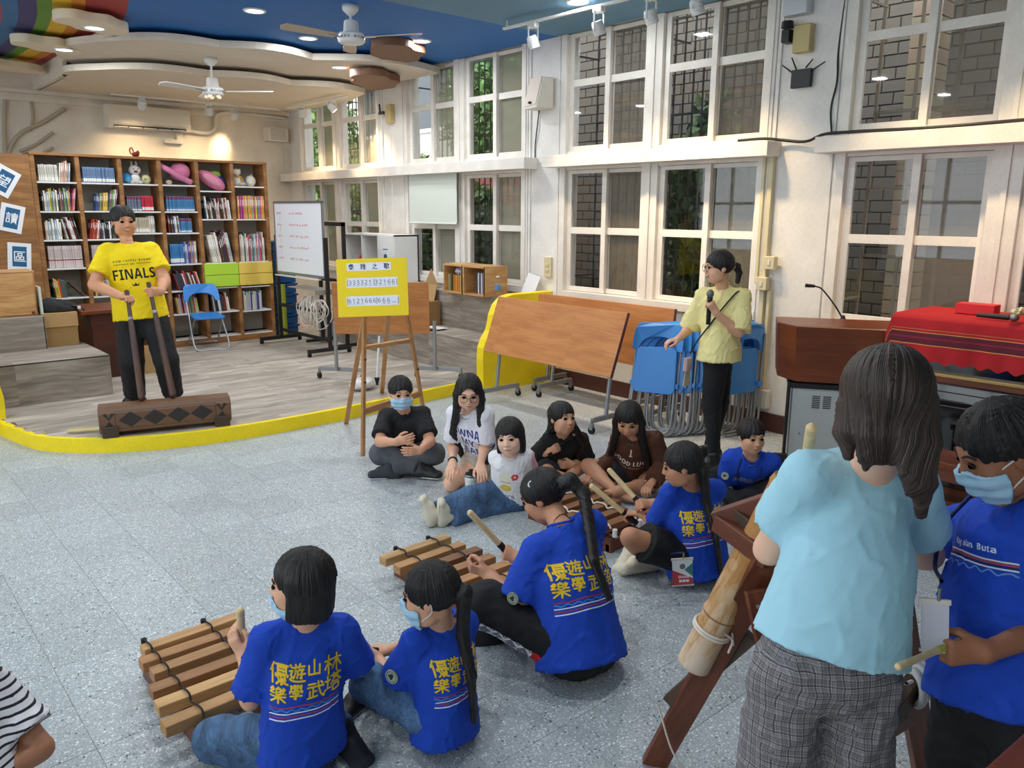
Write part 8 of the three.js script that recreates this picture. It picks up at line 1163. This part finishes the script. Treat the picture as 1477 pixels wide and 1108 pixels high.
// ================= WHAT THE PEOPLE HOLD AND WEAR =================
const along = (g, d, t) => g.clone().addScaledVector(d, t);
{
  // the man's two pounding sticks
  const gR = F.man.v.gR, gL = F.man.v.gL;
  [[gR, V3(1.87, .37, -6.7), 'dark brown pounding stick in the right hand of the man in yellow'], [gL, V3(2.1, .37, -6.64), 'dark brown pounding stick in the left hand of the man in yellow']].forEach(([g, b, lab]) => {
    const d = g.clone().sub(b).normalize(), top = along(g, d, .1), t = thing('pounding_stick', lab, 'stick', b.toArray()); const L = top.distanceTo(b);
    const q = new THREE.Quaternion().setFromUnitVectors(V3(0, 1, 0), d); const s = lathe([[0, 0], [.022, .004], [.027, .03], [.025, L * .5], [.021, L * .7], [.017, L * .74], [.017, L * .92], [.02, L * .99], [0, L]], 16); s.applyQuaternion(q); mesh('shaft', s, std({ map: woodTex(71, [86, 56, 42], [60, 36, 28]), roughness: .4 }), t);
    const rg = lathe([[.018, L * .72], [.021, L * .725], [.021, L * .74], [.018, L * .745]], 16); rg.applyQuaternion(q); mesh('ring', rg, M.steel, t);
  });
  // handheld microphone
  const g = F.mic.v.gL, t = thing('microphone', 'black handheld microphone with a grey head in the hand of the woman in yellow', 'microphone', g.toArray());
  const dir = V3(-.05, 1, .05).normalize(), q = new THREE.Quaternion().setFromUnitVectors(V3(0, 1, 0), dir); const ap = (x) => { x.applyQuaternion(q); return x; };
  mesh('handle', ap(lathe([[0, -.14], [.016, -.14], [.019, .04], [.022, .06], [0, .06]], 18)), M.black, t); mesh('head', ap(ball(0, .085, 0, .027, .032, .027)), std({ color: rgb(120, 122, 124), metalness: .6, roughness: .5 }), t);
  // shoulder strap with a small pouch
  const fr = F.mic, T = fr.T; tag(mesh('bag_strap', tube([T(-.085, -.0, -.03), T(-.075, -.01, .05), T(-.03, -.08, .1), T(.03, -.17, .108), T(.085, -.25, .1), T(.12, -.31, .07)], .006, 40, 6), M.black), 'thin black shoulder strap across the yellow blouse', 'strap');
  const po = thing('woven_pouch', 'small woven tassel pouch at the hip of the woman in the yellow blouse', 'pouch', T(.13, -.34, .07).toArray()); mesh('body', bx(-.035, -.09, -.02, .035, .02, .02, .012), std({ color: rgb(196, 170, 170), roughness: .9 }), po); mesh('tassel', [...Array(7)].map((_, i) => rod([(i - 3) * .008, -.09, 0], [(i - 3) * .012, -.2, 0], .006, .007, 6)), std({ color: rgb(206, 186, 150), roughness: .9 }), po);
  tag(mesh('wristband', (() => { const a = F.glass.v.wR, b = F.glass.v.eR, d = b.clone().sub(a).normalize(), r = new THREE.TorusGeometry(.028, .006, 8, 24); r.applyMatrix4(new THREE.Matrix4().makeRotationFromQuaternion(new THREE.Quaternion().setFromUnitVectors(V3(0, 0, 1), d)).setPosition(along(a, d, .02))); return r; })(), M.black), 'dark wristband on the kneeling girl with glasses', 'wristband');
}
// mallets in hands
mallet('pale mallet with a black grip held up by the girl with the hair clip', [2.11, .545, -2.68], F.big.v.gR.clone().add(V3(.03, -.05, .01)).toArray(), .0145, .62);
mallet('pale mallet with a black grip in the near hand of the long-ponytail girl', [3.101, .4, -2.839], F.pony.v.gL.clone().add(V3(.03, -.04, .02)).toArray(), .0145, .68);
mallet('pale mallet with a black grip in the far hand of the long-ponytail girl', [3.19, .485, -2.79], F.pony.v.gR.clone().add(V3(.02, -.04, .04)).toArray(), .0145, .62);
mallet('short wooden mallet held upright by the boy with bobbed hair', F.boyl.v.gL.clone().add(V3(.0, .12, .02)).toArray(), F.boyl.v.gL.clone().add(V3(.01, -.1, -.02)).toArray(), .014, .8);
mallet('white-tipped dark mallet in the hands of the small girl with the mask', F.small.v.gL.clone().add(V3(-.1, .04, -.02)).toArray(), F.small.v.gR.clone().add(V3(.04, 0, .02)).toArray(), .013, .35);
mallet('dark wooden mallet resting on the shoulder of the girl in black', F.black.v.gR.clone().add(V3(.1, .1, .07)).toArray(), F.black.v.gR.clone().add(V3(-.05, -.05, -.03)).toArray(), .014, .05);
mallet('thin wooden stick with a yellow-green grip held by the boy at the right edge', [1.57, .985, -.57], F.boyr.v.gL.clone().add(V3(.05, -.005, .0)).toArray(), .0075, .6, std({ color: rgb(190, 196, 90), roughness: .5 }));
mallet('pale blunt mallet raised in front of the woman in light blue', [1.64, 1.425, -.84], [1.80, 1.25, -.93], .012, .75);
// name cards and lanyards
const laceMat = std({ color: rgb(18, 30, 84), roughness: .7 }), clearMat = new THREE.MeshPhysicalMaterial({ color: 0xffffff, transmission: .5, roughness: .2, thickness: 0 });
function nameCard(lab, pos, turn, tilt, tex, w, h, lace) {
  const t = thing('name_card', lab, 'name card', pos, turn); const c = sheet(w, h, .003, tex, null, 'card', t); c.rotation.z = tilt; for (const e of [[-w / 2 - .004, -h / 2 - .006, -h / 2], [-w / 2 - .004, h / 2, h / 2 + .012]]) { const g = bx(e[0], e[1], -.004, w / 2 + .004, e[2], .001); g.rotateZ(tilt); mesh('sleeve_edge', g, M.offwhite, t); }
  mesh('clip', rod([0, h / 2 + .01, 0], [0, h / 2 + .04, 0], .004), M.steel, t); const p = V3(...pos); mesh('lanyard', tube(lace.map((q) => [q[0] - p.x, q[1] - p.y, q[2] - p.z].slice()).map(([x, y, z]) => { const v = V3(x, y, z).applyAxisAngle(V3(0, 1, 0), -turn); return [v.x, v.y, v.z]; }), .005, 40, 6), laceMat, t);
}
{
  const tx = std({ map: ctex(canvas(128, 160, (c) => { c.fillStyle = '#dfe4e2'; c.fillRect(0, 0, 128, 160); c.fillStyle = '#3c7a78'; c.beginPath(); c.moveTo(128, 20); c.lineTo(128, 110); c.lineTo(74, 62); c.fill(); c.fillStyle = '#b83a40'; c.beginPath(); c.moveTo(0, 60); c.lineTo(128, 120); c.lineTo(128, 160); c.lineTo(0, 160); c.fill(); c.fillStyle = '#6a6e72'; c.beginPath(); c.arc(64, 40, 18, 0, 7); c.fill(); c.fillStyle = '#f4f0ee'; c.font = 'bold 26px sans-serif'; c.fillText('Unaw', 34, 116); c.fillRect(40, 126, 18, 16); c.fillRect(62, 126, 18, 16); c.fillRect(84, 126, 18, 16); })), roughness: .4 });
  const fr = F.pony, T = fr.T; nameCard('red and teal name card on a lanyard hanging beside the long-ponytail girl', [3.0, .17, -2.13], -.72, .08, tx, .1, .13, [T(-.05, -.03, .09).toArray(), T(-.12, -.15, .1).toArray(), T(-.15, -.26, .06).toArray(), [3.0, .275, -2.13]]);
  const wt = std({ color: rgb(206, 204, 214), roughness: .35 }), f2 = F.boyr, T2 = f2.T; nameCard('white name card on a lanyard hanging on the boy at the right edge', [1.765, 1.0, -.575], -1.1, .1, wt, .055, .11, [T2(.05, -.0, .05).toArray(), T2(.03, -.06, .1).toArray(), T2(.02, -.12, .115).toArray(), [1.768, 1.11, -.575]]);
  const k = F.kid, TK = k.T; tag(mesh('neck_lanyard', [tube([TK(.05, .01, .03), TK(.055, -.04, .085), TK(.03, -.12, .115), TK(.0, -.2, .12)], .0045, 24, 6), tube([TK(-.05, .01, .03), TK(-.055, -.04, .085), TK(-.02, -.12, .115), TK(.0, -.2, .12)], .0045, 24, 6)], laceMat), 'dark blue neck lanyard on the round-faced child', 'lanyard');
  // hair clip of the girl in front
  const b = F.big.h; tag(mesh('hair_clip', tube([b(-.31, .36, -.12), b(-.34, .3, -.06), b(-.33, .34, .02), b(-.29, .4, -.02)], .005, 20, 6, true), M.white), 'white snap hair clip on the head of the girl with the mallet', 'hair clip');
}

// white patterned side stripes on the black trousers
function sideStripe(P, s, out, t0, t1, half, mat) {
  const a = P.v['h' + s], b = P.v['k' + s], d = b.clone().sub(a).normalize(), o = V3(...out); o.addScaledVector(d, -o.dot(d)).normalize(); const w = d.clone().cross(o), N = 40, K = 6, pos = [], uv = [], idx = [], L = a.distanceTo(b);
  for (let i = 0; i <= N; i++) { const t = t0 + (t1 - t0) * i / N; for (let k = 0; k <= K; k++) { const q = (k / K - .5) * 2 * half, c = a.clone().addScaledVector(d, t * L), n = o.clone().addScaledVector(w, q / .09).normalize(), p = c.clone().addScaledVector(n, .22); for (let m = 0; m < 60; m++) { const e = P.pantsFn(p.x, p.y, p.z); if (e < .002) break; p.addScaledVector(n, -Math.min(e, .02) * .7 - .0006); } p.addScaledVector(n, .0012); pos.push(p.x - P.base.x, p.y - P.base.y, p.z - P.base.z); uv.push(k / K, t * L / (2 * half)); } }
  for (let i = 0; i < N; i++) for (let k = 0; k < K; k++) { const A = i * (K + 1) + k; idx.push(A, A + 1, A + K + 1, A + 1, A + K + 2, A + K + 1); }
  const g = new THREE.BufferGeometry(); g.setAttribute('position', new THREE.Float32BufferAttribute(pos, 3)); g.setAttribute('uv', new THREE.Float32BufferAttribute(uv, 2)); g.setIndex(idx); g.computeVertexNormals(); const m = mesh('side_stripe', g, mat, P.root); m.userData.label = 'white patterned side stripe';
}
{
  const draw = (c) => { c.fillStyle = '#e4e2e8'; c.fillRect(0, 0, 64, 64); c.strokeStyle = '#22222c'; c.lineWidth = 4.5; for (const r of [27, 18, 9]) { c.beginPath(); c.moveTo(32, 32 - r); c.lineTo(32 + r, 32); c.lineTo(32, 32 + r); c.lineTo(32 - r, 32); c.closePath(); c.stroke(); } for (const [x, y] of [[0, 0], [64, 0], [0, 64], [64, 64]]) { c.beginPath(); c.arc(x, y, 8, 0, 7); c.stroke(); } };
  const mt = std({ map: ctex(canvas(64, 64, draw)), roughness: .8, side: THREE.DoubleSide });
  sideStripe(F.boyr, 'L', heading(-10).toArray(), .05, 1.0, .028, mt);
  sideStripe(F.big, 'L', heading(-5).add(V3(0, -.75, 0)).toArray(), .3, .95, .03, mt);
  sideStripe(F.big, 'L', heading(-5).add(V3(0, -.75, 0)).toArray(), .14, .3, .03, std({ color: rgb(206, 26, 34), roughness: .8, side: THREE.DoubleSide }));
}
renderer.render(scene, camera);
